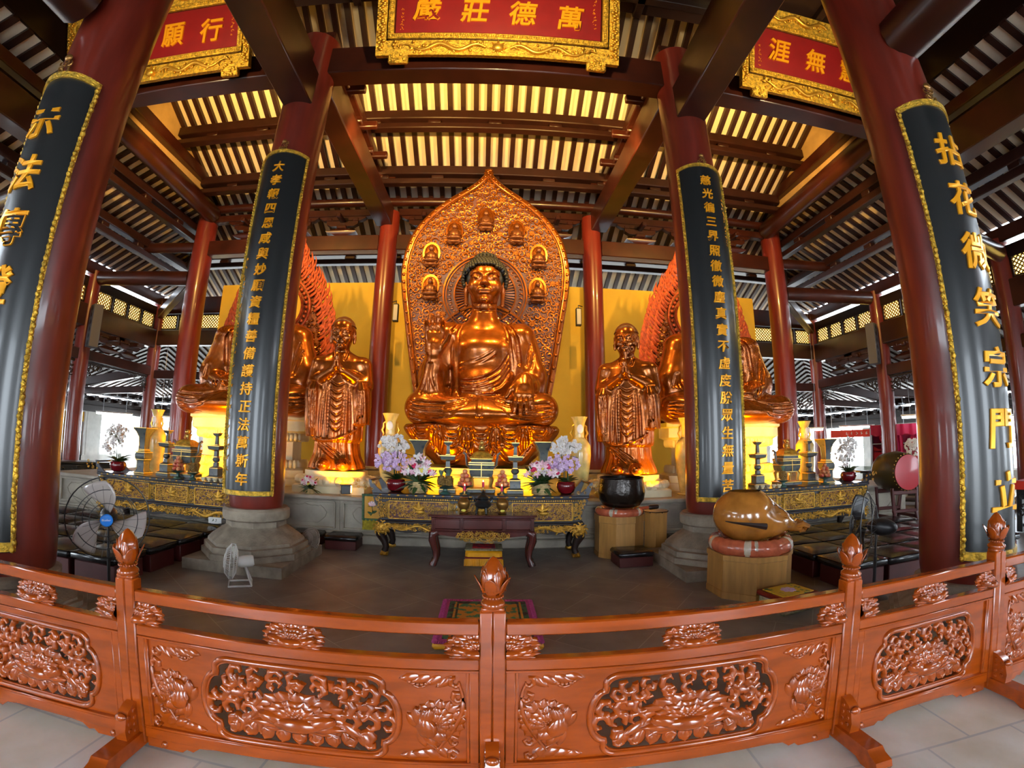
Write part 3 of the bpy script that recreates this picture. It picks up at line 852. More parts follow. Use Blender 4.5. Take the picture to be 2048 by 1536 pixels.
# ---------------------------------------------------------------- sculpting: smooth unions of solids on a grid, then a continuous surface
class Clay:
    def __init__(self, lo, hi, h):
        self.lo = np.array(lo, float); self.h = h
        n = np.ceil((np.array(hi) - self.lo) / h).astype(int) + 1
        self.ax = [(self.lo[i] + h * np.arange(n[i])).astype(np.float32) for i in range(3)]
        self.V = np.full(tuple(n), 0.4, np.float32)
    def _sl(self, lo, hi, m):
        s = []
        for i in range(3):
            a = max(0, int(math.floor((lo[i] - m - self.lo[i]) / self.h))); b_ = min(len(self.ax[i]), int(math.ceil((hi[i] + m - self.lo[i]) / self.h)) + 1)
            s.append(slice(a, max(b_, a)))
        return tuple(s)
    def _g(self, s):
        return (self.ax[0][s[0]][:, None, None], self.ax[1][s[1]][None, :, None], self.ax[2][s[2]][None, None, :])
    def mix(self, s, d, k, sub=False):
        a = self.V[s]
        if sub: d = -d; a2 = -a
        else: a2 = a
        d = np.broadcast_to(d, a.shape)
        if sub:
            h = np.maximum(k - np.abs(a + d * -1 * -1), 0) if False else np.maximum(k - np.abs(a - d), 0)
            self.V[s] = np.maximum(a, d) + h * h / (4 * k)
        else:
            h = np.maximum(k - np.abs(a - d), 0)
            self.V[s] = np.minimum(a, d) - h * h / (4 * k)
    def ell(self, c, r, k=0.05, rot=None, sub=False):
        m = max(r); q = (m,) * 3 if rot is not None else r
        s = self._sl([c[i] - q[i] for i in range(3)], [c[i] + q[i] for i in range(3)], k + 2 * self.h)
        X, Y, Z = self._g(s); X = X - c[0]; Y = Y - c[1]; Z = Z - c[2]
        if rot is not None:
            R = np.array(rot.to_3x3().transposed())
            X, Y, Z = R[0, 0] * X + R[0, 1] * Y + R[0, 2] * Z, R[1, 0] * X + R[1, 1] * Y + R[1, 2] * Z, R[2, 0] * X + R[2, 1] * Y + R[2, 2] * Z
        q1 = np.sqrt((X / r[0]) ** 2 + (Y / r[1]) ** 2 + (Z / r[2]) ** 2)
        q2 = np.sqrt((X / r[0] ** 2) ** 2 + (Y / r[1] ** 2) ** 2 + (Z / r[2] ** 2) ** 2) + 1e-6
        self.mix(s, q1 * (q1 - 1) / q2, k, sub)
    def cone(self, a, b, ra, rb, k=0.05, sub=False, sq=(1, 1, 1)):
        a = np.array(a, float); b = np.array(b, float); r = max(ra, rb)
        s = self._sl(np.minimum(a, b) - r, np.maximum(a, b) + r, k + 2 * self.h)
        X, Y, Z = self._g(s); d = b - a; L = d @ d + 1e-9
        t = np.clip(((X - a[0]) * d[0] + (Y - a[1]) * d[1] + (Z - a[2]) * d[2]) / L, 0, 1)
        dd = np.sqrt(((X - a[0] - t * d[0]) / sq[0]) ** 2 + ((Y - a[1] - t * d[1]) / sq[1]) ** 2 + ((Z - a[2] - t * d[2]) / sq[2]) ** 2) - (ra + (rb - ra) * t)
        self.mix(s, dd, k, sub)
    def path(self, pts, r, k=0.03, sub=False):
        rr = [r] * len(pts) if np.isscalar(r) else r
        for i in range(len(pts) - 1): self.cone(pts[i], pts[i + 1], rr[i], rr[i + 1], k, sub)
    def col(self, zs, rx, ry, cx=None, cy=None, k=0.08, wob=None):
        """an upright body with elliptic sections given at heights zs"""
        def fine(q):
            q = np.array(q, float); o = []
            for i in range(len(q) - 1):
                a, b_, c, d = q[max(i - 1, 0)], q[i], q[i + 1], q[min(i + 2, len(q) - 1)]
                for u in (0, .25, .5, .75): o.append(.5 * (2 * b_ + (c - a) * u + (2 * a - 5 * b_ + 4 * c - d) * u * u + (3 * b_ - a - 3 * c + d) * u ** 3))
            return np.array(o + [q[-1]])
        n_ = len(zs)
        cx = fine(cx if cx is not None else [0] * n_); cy = fine(cy if cy is not None else [0] * n_); rx = fine(rx); ry = fine(ry)
        zs = np.concatenate([np.linspace(zs[i], zs[i + 1], 5)[:4] for i in range(n_ - 1)] + [[zs[-1]]])
        zs = np.array(zs, float); cx = np.zeros(len(zs)) if cx is None else np.array(cx, float); cy = np.zeros(len(zs)) if cy is None else np.array(cy, float)
        m = max(max(rx), max(ry))
        s = self._sl([min(cx) - m, min(cy) - m, zs[0]], [max(cx) + m, max(cy) + m, zs[-1]], k + 2 * self.h)
        X, Y, Z = self._g(s); z = self.ax[2][s[2]]
        f = lambda q: np.interp(z, zs, q)[None, None, :]
        RX, RY = f(rx), f(ry)
        xx = (X - f(cx)) / RX; yy = (Y - f(cy)) / RY
        q = np.sqrt(xx ** 2 + yy ** 2)
        w_ = 0 if wob is None else wob(np.arctan2(yy, xx), Z)
        d = (q - 1 - w_) * np.minimum(RX, RY)
        d = np.maximum(d, np.maximum(zs[0] - Z, Z - zs[-1]))
        self.mix(s, d, k)
    def front(self, x, z):
        i = int(round((x - self.lo[0]) / self.h)); j = int(round((z - self.lo[2]) / self.h))
        i = min(max(i, 0), self.V.shape[0] - 1); j = min(max(j, 0), self.V.shape[2] - 1)
        c = np.nonzero(self.V[i, :, j] < 0)[0]
        return self.ax[1][c[0]] if len(c) else None
    def crease(self, xz, r, depth=0.0, sub=True, k=None, n=10):
        """a groove (sub) or ridge following the front of the body along a polyline in x,z (smoothed)"""
        P = np.array(xz, float); t = np.linspace(0, len(P) - 1, n * (len(P) - 1) + 1)
        # Catmull-Rom
        out = []
        for q in t:
            i = min(int(q), len(P) - 2); u = q - i
            p0, p1, p2, p3 = P[max(i - 1, 0)], P[i], P[i + 1], P[min(i + 2, len(P) - 1)]
            out.append(0.5 * ((2 * p1) + (-p0 + p2) * u + (2 * p0 - 5 * p1 + 4 * p2 - p3) * u * u + (-p0 + 3 * p1 - 3 * p2 + p3) * u ** 3))
        pts = []
        for (x, z) in out:
            y = self.front(x, z)
            if y is not None: pts.append((x, y + depth, z))
        m = len(pts)
        if m < 3: return
        ys = np.array([q[1] for q in pts]); kk = 5
        ys = np.convolve(np.pad(ys, kk, mode='edge'), np.ones(2 * kk + 1) / (2 * kk + 1), mode='valid')
        pts = [(q[0], y_, q[2]) for q, y_ in zip(pts, ys)]
        for i in range(m - 1):
            if abs(pts[i][1] - pts[i + 1][1]) > 0.15: continue
            f = 0.45 + 0.55 * math.sin(PI * (i + .5) / m)
            self.cone(pts[i], pts[i + 1], r * f, r * f, k or r * 0.9, sub)
    def mb(self):
        V = self.V; S = V < 0
        nx, ny, nz = [d - 1 for d in V.shape]
        c = np.zeros((nx, ny, nz), np.uint8)
        for i in (0, 1):
            for j in (0, 1):
                for k in (0, 1): c += S[i:nx + i, j:ny + j, k:nz + k]
        I, J, K = np.nonzero((c > 0) & (c < 8))
        ids = -np.ones((nx, ny, nz), np.int32); ids[I, J, K] = np.arange(len(I))
        acc = np.zeros((len(I), 3)); cnt = np.zeros(len(I))
        for ax in range(3):
            o = [a for a in range(3) if a != ax]
            for u in (0, 1):
                for v in (0, 1):
                    d = [0, 0, 0]; d[o[0]] = u; d[o[1]] = v
                    e = list(d); e[ax] = 1
                    a = V[I + d[0], J + d[1], K + d[2]]; b_ = V[I + e[0], J + e[1], K + e[2]]
                    hit = (a < 0) != (b_ < 0)
                    t = np.where(hit, a / (a - b_ + 1e-12), 0)
                    p = np.tile(np.array(d, float), (len(I), 1)); p[:, ax] = t
                    acc[hit] += p[hit]; cnt[hit] += 1
        P = acc / cnt[:, None] + np.stack([I, J, K], 1)
        P = self.lo + P * self.h
        faces = []
        for ax in range(3):
            o = [(ax + 1) % 3, (ax + 2) % 3]
            sl0 = [slice(1, -1)] * 3; sl0[ax] = slice(0, V.shape[ax] - 1)
            sl1 = [slice(1, -1)] * 3; sl1[ax] = slice(1, V.shape[ax])
            A = S[tuple(sl0)]; B = S[tuple(sl1)]
            i, j, k = np.nonzero(A != B); g = np.stack([i, j, k], 1)
            for q in range(3):
                if q != ax: g[:, q] += 1
            inside = A[i, j, k]
            def cell(du, dv):
                h = g.copy(); h[:, o[0]] -= du; h[:, o[1]] -= dv
                return ids[h[:, 0], h[:, 1], h[:, 2]]
            q = np.stack([cell(1, 1), cell(0, 1), cell(0, 0), cell(1, 0)], 1)
            q[~inside] = q[~inside][:, ::-1]
            faces.append(q[(q >= 0).all(1)])
        b = MB(); b.v = [P]; b.n = len(P)
        F = np.concatenate(faces)
        b.f = F.tolist(); b.mi = [0] * len(F)
        return b

def add_head(C, c, H, yaw=0.0, tilt=0.0, lobes=0.22, old=False):
    """a head H tall (chin to crown) looking toward -y, built into the clay"""
    Rm = Matrix.Rotation(yaw, 3, 'Z') @ Matrix.Rotation(tilt, 3, 'X')
    def T(p): return tuple(np.array(c) + H * np.array(Rm @ Vector(p)))
    def E(p, r, k, sub=False): C.ell(T(p), tuple(H * q for q in r), k * H, rot=Rm, sub=sub)
    def K(p, q, a, b_, k, sub=False): C.cone(T(p), T(q), a * H, b_ * H, k * H, sub)
    E((0, .04, .12), (.345, .40, .385), .06)
    E((0, -.07, -.17), (.27, .30, .33), .10)
    for s in (-1, 1):
        E((s * .17, -.20, -.12), (.14, .15, .15), .08)          # cheeks
        E((s * .145, -.325, .035), (.095, .055, .050), .03)      # lids
        pts = [(s * .035, -.405, .075), (s * .11, -.385, .125), (s * .19, -.345, .125), (s * .26, -.27, .085)]
        for i in range(3): K(pts[i], pts[i + 1], .026, .022, .035)
        K((s * .065, -.385, .022), (s * .225, -.325, .018), .011, .011, .012, True)
        K((s * .07, -.39, .045), (s * .23, -.315, .055), .012, .010, .014, True)
        E((s * .345, .02, -.03), (.040, .10, .17), .03)           # ear
        E((s * .355, -.01, -.03), (.028, .05, .10), .02, True)
        K((s * .345, -.01, -.12), (s * .335, -.02, -.12 - lobes), .045, .038, .03)
        E((s * .052, -.405, -.105), (.045, .05, .036), .02)       # nostril wings
    K((0, -.365, .09), (0, -.455, -.085), .036, .052, .05)
    E((0, -.455, -.10), (.050, .05, .042), .02)
    E((0, -.355, -.215), (.12, .06, .055), .05)
    K((-.095, -.375, -.218), (.095, -.375, -.218), .024, .024, .02)
    K((-.075, -.375, -.262), (.075, -.375, -.262), .028, .028, .02)
    K((-.115, -.395, -.240), (.115, -.395, -.240), .010, .010, .012, True)
    E((0, -.33, -.385), (.10, .08, .075), .06)
    if old:
        for s in (-1, 1):
            K((s * .06, -.40, -.13), (s * .18, -.31, -.27), .016, .012, .02, True)
            K((s * .05, -.40, .16), (s * .20, -.36, .19), .018, .012, .02, True)
            K((s * .05, -.39, .23), (s * .20, -.34, .26), .016, .012, .02, True)
            E((s * .20, -.26, -.22), (.06, .06, .09), .05, True)
        K((0, -.36, -.36), (0, -.40, -.56), .07, .03, .05)        # short beard

def hand_fingers(C, wrist, palm_dir, side_dir, normal, s, curls, k=0.02, thumb_curl=0.35):
    """palm and five separate fingers; curls = bend angle per finger (index..little)"""
    W = Vector(wrist); P = Vector(palm_dir).normalized(); N = Vector(normal).normalized()
    S = Vector(side_dir); S = (S - P * S.dot(P)).normalized(); N = (N - P * N.dot(P) - S * N.dot(S)).normalized()
    C.cone(W, W + P * .20 * s, .13 * s, .14 * s, k * 2)
    for i in range(4):
        o = S * (.155 - .10 * i) * s
        C.cone(W + P * .08 * s + o * .75, W + P * .42 * s + o, .085 * s, .078 * s, k * 2)
    ln = (.40, .45, .41, .32)
    for i in range(4):
        o = S * (.165 - .105 * i) * s; p = W + P * .42 * s + o; d = P.copy()
        fan = S * (.10 - .066 * i)
        d = (d + fan).normalized(); seg = ln[i] * s
        for j, fr in enumerate((.45, .32, .25)):
            ang = curls[i] * (0.6, 1.0, .8)[j]
            ax = N.cross(d).normalized() * -1
            d = (Matrix.Rotation(ang, 3, d.cross(N).normalized()) @ d).normalized()
            q = p + d * seg * fr
            C.cone(p, q, (.062 - .006 * j) * s, (.056 - .007 * j) * s, k * .6)
            p = q
    t0 = W + P * .12 * s + S * .15 * s
    d = (P * .75 + S * .65 + N * thumb_curl).normalized()
    t1 = t0 + d * .22 * s; t2 = t1 + (d + P * .4 + N * thumb_curl * .6).normalized() * .19 * s
    C.cone(t0, t1, .075 * s, .066 * s, k); C.cone(t1, t2, .062 * s, .048 * s, k * .6)

# ---------------------------------------------------------------- the great seated figure
def buddha_clay(side=False):
    C = Clay((-1.75, -1.45, -0.08), (1.75, 0.75, 4.0), 0.0185)
    # lap and crossed legs under the robe
    C.ell((0, -.25, .20), (1.25, .85, .34), .1)
    for s in (-1, 1):
        C.cone((s * .45, .05, .38), (s * 1.18, -.50, .30), .36, .33, .12)
        C.cone((s * 1.18, -.52, .28), (s * .1, -.92, .22), .31, .24, .12)
    C.ell((0, -.85, .16), (1.1, .40, .22), .1)
    C.ell((0, 0, 0.14), (1.45, .92, .14), .06)
    # trunk
    C.col([.2, .6, 1.0, 1.5, 1.85, 2.05, 2.3], [.78, .70, .70, .78, .80, .66, .30], [.52, .50, .48, .48, .42, .34, .24], cy=[.05, .05, .05, .06, .08, .1, .1], k=.10)
    C.ell((0, -.18, 1.58), (.55, .30, .30), .12)
    C.ell((0, -.22, .80), (.50, .30, .34), .14)
    C.cone((0, .04, 2.1), (0, .0, 2.72), .29, .26, .10)
    for s in (-1, 1):                                  # shoulders, upper arms
        C.ell((s * .72, .08, 1.92), (.36, .34, .26), .14)
        C.cone((s * .80, .08, 1.88), (s * 1.03, .02, .98), .30, .32, .12)
        C.cone((s * 1.03, .02, 1.05), (s * 1.08, -.02, .55), .31, .24, .12)
    if side:
        for s in (-1, 1):
            C.cone((s * 1.02, -.02, .85), (s * .30, -.78, .58), .24, .15, .1)
            hand_fingers(C, (s * .34, -.80, .60), (-s, -.12, -.02), (0, -.3, -1), (0, 0, 1), .62, (.05, .05, .05, .08), .03, .1)
    # viewer's left arm raised, palm to the front
    if not side: C.cone((-1.02, -.02, .92), (-.96, -.62, 1.16), .24, .17, .1)
    if not side: C.cone((-.96, -.62, 1.10), (-.955, -.72, 1.40), .16, .135, .06)
    # hanging sleeve
    if not side: C.col([.42, .60, .9, 1.15, 1.28], [.36, .30, .22, .18, .12], [.34, .34, .30, .22, .14], cx=[-1.06, -1.03, -1.0, -.98, -.97], cy=[-.38, -.42, -.50, -.58, -.62], k=.08)
    if not side: hand_fingers(C, (-.955, -.74, 1.34), (0, -.06, 1), (1, 0, 0), (0, -1, -.05), .92, (0.55, 0.06, 0.05, .28), .03, .55)
    # viewer's right arm resting, hand hanging over the knee
    if not side: C.cone((1.04, 0, .82), (.86, -.62, .80), .24, .19, .1); C.ell((.84, -.62, .72), (.27, .24, .24), .1)
    # head
    add_head(C, (0, -.04, 3.06), 1.16, 0, .06, lobes=.30)
    for z in (2.42, 2.53):                            # neck rings
        C.crease([(-.26, z + .04), (0, z - .02), (.26, z + .04)], .022)
    # robe edges and drapery
    G = C.crease
    for dx in (0, .15):
        G([(-.33 - dx * .6, 2.28 - dx * .4), (-.52 - dx, 1.9), (-.53 - dx, 1.3), (-.50 - dx, .75), (-.46 - dx * 1.1, .55)], .036)
    for dx in (0, .16):
        G([(.33 + dx * .6, 2.28 - dx * .4), (.50 + dx, 1.9), (.60 + dx, 1.35), (.60 + dx, .8), (.55 + dx, .58)], .036)
    for a in (0, .10):
        G([(.47, 1.92 - a), (.25, 1.55 - a), (-.1, 1.32 - a), (-.48, 1.22 - a)], .026, .01, False)
    for a in (0, .16, .30, .42):
        G([(.58, 1.55 - a), (.35, 1.12 - a * .8), (-.05, .88 - a * .55), (-.48, .86 - a * .5)], .032)
    for z in (.50, .60, .70):
        G([(-.40, z + .02), (0, z - .02), (.38, z + .02)], .022, .005, z == .60)
    for k in range(7):                                 # lap folds swinging out from the middle to each knee
        for s in (-1, 1):
            a = k / 6
            G([(s * (.02 + .10 * a), .52 - .05 * a), (s * (.30 + .20 * a), .46 - .34 * a * .9), (s * (.75 + .15 * a), .36 - .28 * a), (s * (1.28 - .1 * a), .42 - .34 * a)], .026, 0.0)
    for s in (-1, 1):
        for k in range(2 if s > 0 else 0):
            G([(s * (.98 + .08 * k), 1.70 - .2 * k), (s * (.92 + .09 * k), 1.35 - .15 * k), (s * (.86 + .10 * k), .98 - .05 * k)], .022)
        for k in range(5):
            G([(s * 1.42, .12 + .07 * k), (s * 1.05, .02 + .085 * k), (s * .7, .0 + .09 * k)], .022)
    for k in range(3):
        G([(-1.20 + .17 * k, .52), (-1.10 + .06 * k, .85), (-1.04 + .035 * k, 1.15)], .022)
    if side: return C
    C.ell((.82, -.80, .84), (.19, .20, .16), .06)
    hand_fingers(C, (.80, -.94, .86), (-.02, -.42, -.91), (-1, 0, 0), (0, .9, -.35), .86, (.12, .08, .10, .16), .03, .2)
    G([(-.03, .5), (-.03, .1)], .05, -.01, False)
    return C
def seated_figure(label, loc, side=False):
    C = buddha_clay(side)
    t = thing('seated_buddha_statue', label, 'statue', loc, 0, 'seated gilt figures')
    part('body', C.mb(), M['bronze'], t, ang=180)
    # hair cap of snail curls
    b = MB(); c = np.array((0, -.04, 3.06)); H = 1.16
    cap_c = c + np.array((0, .05, .13)); rr = np.array((.42, .45, .415)) * H
    def hairline(a):                                  # polar angle limit
        fr = math.cos(a + PI / 2)                     # 1 toward the front
        return R_(112) if fr < 0.25 else R_(112 - 46 * ((fr - .25) / .75) ** .6)
    b.ball(cap_c + np.array((0, .05, .02)), tuple(rr * .95), 24, 14)
    for i in range(1, 17):
        th = R_(6 + 6.6 * i)
        n = max(6, int(2 * PI * math.sin(th) / .135))
        for k in range(n):
            a = 2 * PI * (k + .5 * (i % 2)) / n
            if th > hairline(a): continue
            d = np.array((math.sin(th) * math.cos(a), math.sin(th) * math.sin(a), math.cos(th)))
            b.ball(cap_c + d * rr, .046, 7, 5)
    us = cap_c + np.array((0, .05, rr[2] * .86))
    b.ball(us, (.27, .27, .20), 16, 9)
    for i in range(6):
        th = R_(10 + 15 * i); n = max(1, int(2 * PI * math.sin(th) / .30))
        for k in range(n):
            a = 2 * PI * (k + .5 * (i % 2)) / n
            b.ball(us + np.array((math.sin(th) * math.cos(a) * .27, math.sin(th) * math.sin(a) * .27, math.cos(th) * .20)), .040, 7, 5)
    # cut the cap away from the face
    for i in range(len(b.v)):
        v = b.v[i]
        low = (v[:, 1] < -.30) & (v[:, 2] < cap_c[2] + .10)
        v[low, 1] = -.18
    part('hair', b, M['hair'], t, ang=180, label='dark blue-black snail-curl hair')
    return t
NS = 0.9
def near(p): return (p[0] * NS, p[1] * NS, 1.6 + (p[2] - 1.6) * NS)
big = seated_figure('largest central seated gilt Buddha with raised hand before the tall leaf-shaped mandorla', near((-0.12, 9.45, 2.0))); big.scale = (NS,) * 3

# throne draped with cloth
def throne_clay():
    C = Clay((-1.85, -1.3, -.85), (1.85, 1.1, .12), .022)
    C.col([-.80, -.62, -.45, -.25, -.08, 0.0], [.95, 1.12, 1.30, 1.50, 1.60, 1.55], [.62, .68, .74, .80, .84, .82], k=.05,
          wob=lambda a, z: .035 * np.sin(9 * a + 1) * np.clip(-z * 1.6, 0, 1))
    G = C.crease
    for k, x in enumerate((-1.15, -.55, .0, .55, 1.12)):
        for q in range(4):
            w_ = .30 - .045 * q
            G([(x - w_, -.06), (x - w_ * .6, -.30 - .02 * q + .06 * q), (x, -.44 + .085 * q), (x + w_ * .6, -.30 + .04 * q), (x + w_, -.06)], .020)
    for x in (-.84, -.28, .28, .84):
        for dx in (-.06, 0, .06):
            G([(x + dx, -.05), (x + dx * 1.8, -.35), (x + dx * .8, -.62)], .024)
    for x in (-.6, 0.0, .62):
        G([(x - .38, -.42), (x - .2, -.66), (x, -.74), (x + .2, -.66), (x + .38, -.42)], .030, -.01, False)
        G([(x - .30, -.42), (x - .15, -.60), (x, -.66), (x + .15, -.60), (x + .30, -.42)], .020)
    return C
t = thing('draped_throne', 'bronze throne block with swagged cloth folds under the central seated Buddha', 'throne', near((-0.12, 9.28, 1.985))); t.scale = (NS,) * 3
part('drapery', throne_clay().mb(), M['bronze'], t, ang=180)
def sumeru(label, x, y, z0, z1, hw, hd, n=4, name='statue_pedestal', m='marble', group='stone statue pedestals'):
    t = thing(name, label, 'pedestal', (x, y, z0), 0, group); H = z1 - z0
    b = MB(); rot = PI / n
    q = 1 / math.cos(PI / n)
    pr = [(1.06, 0), (1.06, .10), (1.0, .12), (1.0, .22), (.93, .25), (.88, .27), (.84, .34), (.80, .36), (.80, .62), (.84, .64), (.88, .72), (.95, .76), (1.0, .78), (1.0, .92), (1.04, .94), (1.04, 1.0)]
    b.lathe([(r * q * hw, z * H) for r, z in pr] , n, rot=rot, sy=hd / hw)
    part('plinth', b, M[m], t)
    for row, (zz, up) in enumerate(((.30, 1), (.70, -1))):
        p = MB()
        for s in range(n):
            a = 2 * PI * s / n + 0; nx = 9
            for k in range(nx):
                u = (k + .5) / nx * 2 - 1
                w_ = hw * math.tan(PI / n) if n != 4 else (hw if s % 2 else hd) * 1.0
                base = (hw if (n != 4 or s % 2 == 0) else hd) * .90
                half = (hd if s % 2 == 0 else hw) if n == 4 else hw * math.tan(PI / n)
                px, py = base, u * half * .86
                X = px * math.cos(a) - py * math.sin(a); Y = (px * math.sin(a) + py * math.cos(a)) * (1 if n == 4 else hd / hw)
                p.ball((X, Y, zz * H), (half / nx * .85 if s % 2 else .05, .05 if s % 2 else half / nx * .85, .07 * H), 8, 5)
        part('lotus_petals', p, M[m], t)
    return t
sumeru('stepped golden-lit plinth under the draped central throne', -0.11, 8.36, 0.735, 1.19, 1.20, .70)

# ---------------------------------------------------------------- standing monk figures
def monk_clay(old=False):
    C = Clay((-.75, -.62, -.06), (.75, .55, 3.02), .0135)
    fold = lambda a, z: (.030 * np.sin(13 * a + 2.2 * np.sin(1.7 * z + 2 * a)) + .018 * np.sin(23 * a + 3 * z)) * np.clip(1.9 - z, 0, 1)
    C.col([.02, .06, .3, .7, 1.1, 1.5, 1.75], [.52, .53, .44, .41, .43, .44, .40], [.40, .40, .33, .30, .30, .30, .27], k=.05, wob=fold)   # skirts
    C.col([.55, .60, 1.0, 1.5, 1.8], [.46, .47, .48, .47, .42], [.34, .34, .33, .31, .28], k=.04, wob=fold)                                  # outer robe
    C.col([1.45, 1.8, 2.05, 2.18, 2.30], [.42, .46, .46, .34, .15], [.27, .27, .24, .2, .14], cy=[0, 0, .02, .03, .03], k=.06)
    for s in (-1, 1):
        C.ell((s * .40, .02, 2.03), (.17, .18, .15), .08)
        C.cone((s * .44, .02, 2.0), (s * .50, -.04, 1.62), .155, .15, .06)
        C.cone((s * .49, -.06, 1.63), (s * .10, -.38, 1.84), .13, .075, .06)
        fs = lambda a, z: .05 * np.sin(9 * a + 4 * z)
        C.col([.62 + .25 * (s > 0), .85, 1.2, 1.5, 1.66], [.13, .15, .16, .16, .10], [.20, .22, .24, .24, .16], cx=[s * .46, s * .47, s * .47, s * .46, s * .44], cy=[-.06, -.08, -.10, -.12, -.14], k=.05, wob=fs)
        # hands pressed together, fingers up
        hx = s * .032
        C.cone((s * .075, -.40, 1.83), (hx, -.44, 1.93), .055, .055, .03)
        for i in range(4):
            y = -.47 + .030 * i
            C.cone((hx, y, 1.93), (s * .018, y - .02, 2.13 - .018 * abs(i - 1)), .024, .017, .012)
        C.cone((hx, -.50, 1.90), (s * .022, -.53, 2.02), .024, .018, .012)
        C.ell((s * .19, -.36, .11), (.13, .17, .11), .03)           # shoe toes
    C.cone((0, .02, 2.2), (0, -.02, 2.42), .125, .115, .05)
    add_head(C, (0, -.04, 2.61), .68, 0, .10, lobes=.12, old=old)
    G = C.crease
    G([(-.14, 2.27), (-.10, 2.1), (.0, 1.98)], .018); G([(.14, 2.27), (.10, 2.1), (.0, 1.98)], .018)
    for s in (-1, 1):
        G([(s * .13, 1.75), (s * .15, 1.2), (s * .14, .62)], .026)
        G([(s * .22, 1.70), (s * .25, 1.1), (s * .27, .62)], .020)
        for k in range(3): G([(s * (.40 + .05 * k), 1.45), (s * (.41 + .045 * k), 1.1), (s * (.40 + .05 * k), .8)], .016)
    for k in range(7): G([(-.13, 1.66 - .13 * k), (0, 1.58 - .14 * k), (.13, 1.62 - .13 * k)], .016)
    for k in range(3): G([(-.35 + .08 * k, .5), (-.1 + .1 * k, .3), (.12 + .06 * k, .15)], .020)
    G([(-.40, .60), (-.2, .56), (0.02, .58)], .02, -.01, False)
    G([(.40, .78), (.2, .66), (0.05, .6)], .02, -.01, False)
    return C
def monk(name_label, loc, rz, old):
    t = thing('monk_statue', name_label, 'statue', loc, rz, 'standing monk figures'); t.scale = (NS,) * 3
    part('body', monk_clay(old).mb(), M['bronze'], t, ang=180)
    b = MB()
    b.ball((0, -.008, 2.70), (.249, .288, .274), 20, 12)
    v = b.v[0]; low = v[:, 2] < 2.76
    v[low, 2] = 2.76
    fr = (v[:, 1] < -.18) & (v[:, 2] < 2.80); v[fr, 1] = -.20
    part('shaven_hair', b, M['hairbrown'], t, ang=180, label='dark brown shaven scalp')
    return t
M['hairbrown'] = mat('dark scalp', (0.10, 0.035, 0.012), 0.4)
monk('smooth-faced gilt monk statue praying left of the central Buddha', near((-2.86, 8.5, 1.04)), R_(8), False)
monk('bearded wrinkled gilt monk statue praying right of the central Buddha', near((2.72, 8.5, 1.04)), R_(-24), True)

def lotus_base(label, x, y):
    t = thing('statue_pedestal', label, 'pedestal', (x, y, .735), 0, 'stone statue pedestals'); t.scale = (.95, .9, 1.13)
    b = MB(); b.lathe([(.92, 0), (.92, .10), (.86, .12)], 4, rot=PI / 4, sy=.75)
    b.lathe([(.72, .10), (.74, .13), (.70, .2), (.6, .24), (.60, .25)], 32, sy=.75)
    b.lathe([(.56, .24), (.58, .25), (.58, .31), (.57, .318)], 32, sy=.75)
    part('plinth', b, M['marble'], t)
    p = MB()
    for k in range(20):
        a = 2 * PI * k / 20
        p.ball((.69 * math.cos(a), .52 * math.sin(a), .17), (.085, .085, .07), 8, 5)
    part('lotus_petals', p, M['marble'], t)
lotus_base('round lotus pedestal under the smooth-faced monk', -2.574, 7.65)
lotus_base('round lotus pedestal under the bearded monk', 2.448, 7.65)

# ---------------------------------------------------------------- mandorlas
def spiral_relief(b, inside, x0, x1, z0, z1, n, r0, r1, y, rng, th=.16, m=12, ns=5, sep=1.25, flowers=0):
    placed = []; tries = 0
    while len(placed) < n and tries < n * 60:
        tries += 1
        r = rng.uniform(r0, r1); x = rng.uniform(x0, x1); z = rng.uniform(z0, z1)
        if not inside(x, z, r): continue
        if any((x - a) ** 2 + (z - c) ** 2 < (sep * (r + q)) ** 2 * .55 for a, c, q in placed): continue
        placed.append((x, z, r))
        if len(placed) <= flowers:
            for k in range(8):
                petal(b, x, z, 2 * PI * k / 8, r * 1.05, r * .55, r * .22, y, 3, 4, .2)
            b.ball((x, y - r * .12, z), (r * .3, r * .2, r * .3), 8, 5)
            continue
        rot = rng.random() * 6.28; fl = rng.choice((-1, 1)); pts = []; rad = []
        for i in range(m):
            t = i / (m - 1); a = rot + fl * t * 7.2; q = r * (1.15 - .95 * t)
            pts.append((x + q * math.cos(a), y, z + q * math.sin(a))); rad.append(r * th * (.7 + .6 * t))
        b.tube(pts, rad, n=ns, up=(0, 1, 0))
    return b
def teardrop(profile, n=6):
    """profile: (half width, z) from the tip down; returns a closed outline"""
    P = np.array(profile, float); out = []
    for i in range(len(P) - 1):
        p0, p1, p2, p3 = P[max(i - 1, 0)], P[i], P[i + 1], P[min(i + 2, len(P) - 1)]
        for k in range(n):
            u = k / n
            out.append(0.5 * ((2 * p1) + (-p0 + p2) * u + (2 * p0 - 5 * p1 + 4 * p2 - p3) * u * u + (-p0 + 3 * p1 - 3 * p2 + p3) * u ** 3))
    out.append(P[-1])
    right = [(max(0, x), z) for x, z in out]
    return right + [(-x, z) for x, z in right[::-1] if x > 1e-4]
def inside_poly(out):
    P = np.array(out)
    def f(x, z, r):
        for dx, dz in ((r, 0), (-r, 0), (0, r), (0, -r)):
            X, Z = x + dx, z + dz; c = False; j = len(P) - 1
            for i in range(len(P)):
                if (P[i, 1] > Z) != (P[j, 1] > Z) and X < (P[j, 0] - P[i, 0]) * (Z - P[i, 1]) / (P[j, 1] - P[i, 1]) + P[i, 0]: c = not c
                j = i
            if not c: return False
        return True
    return f
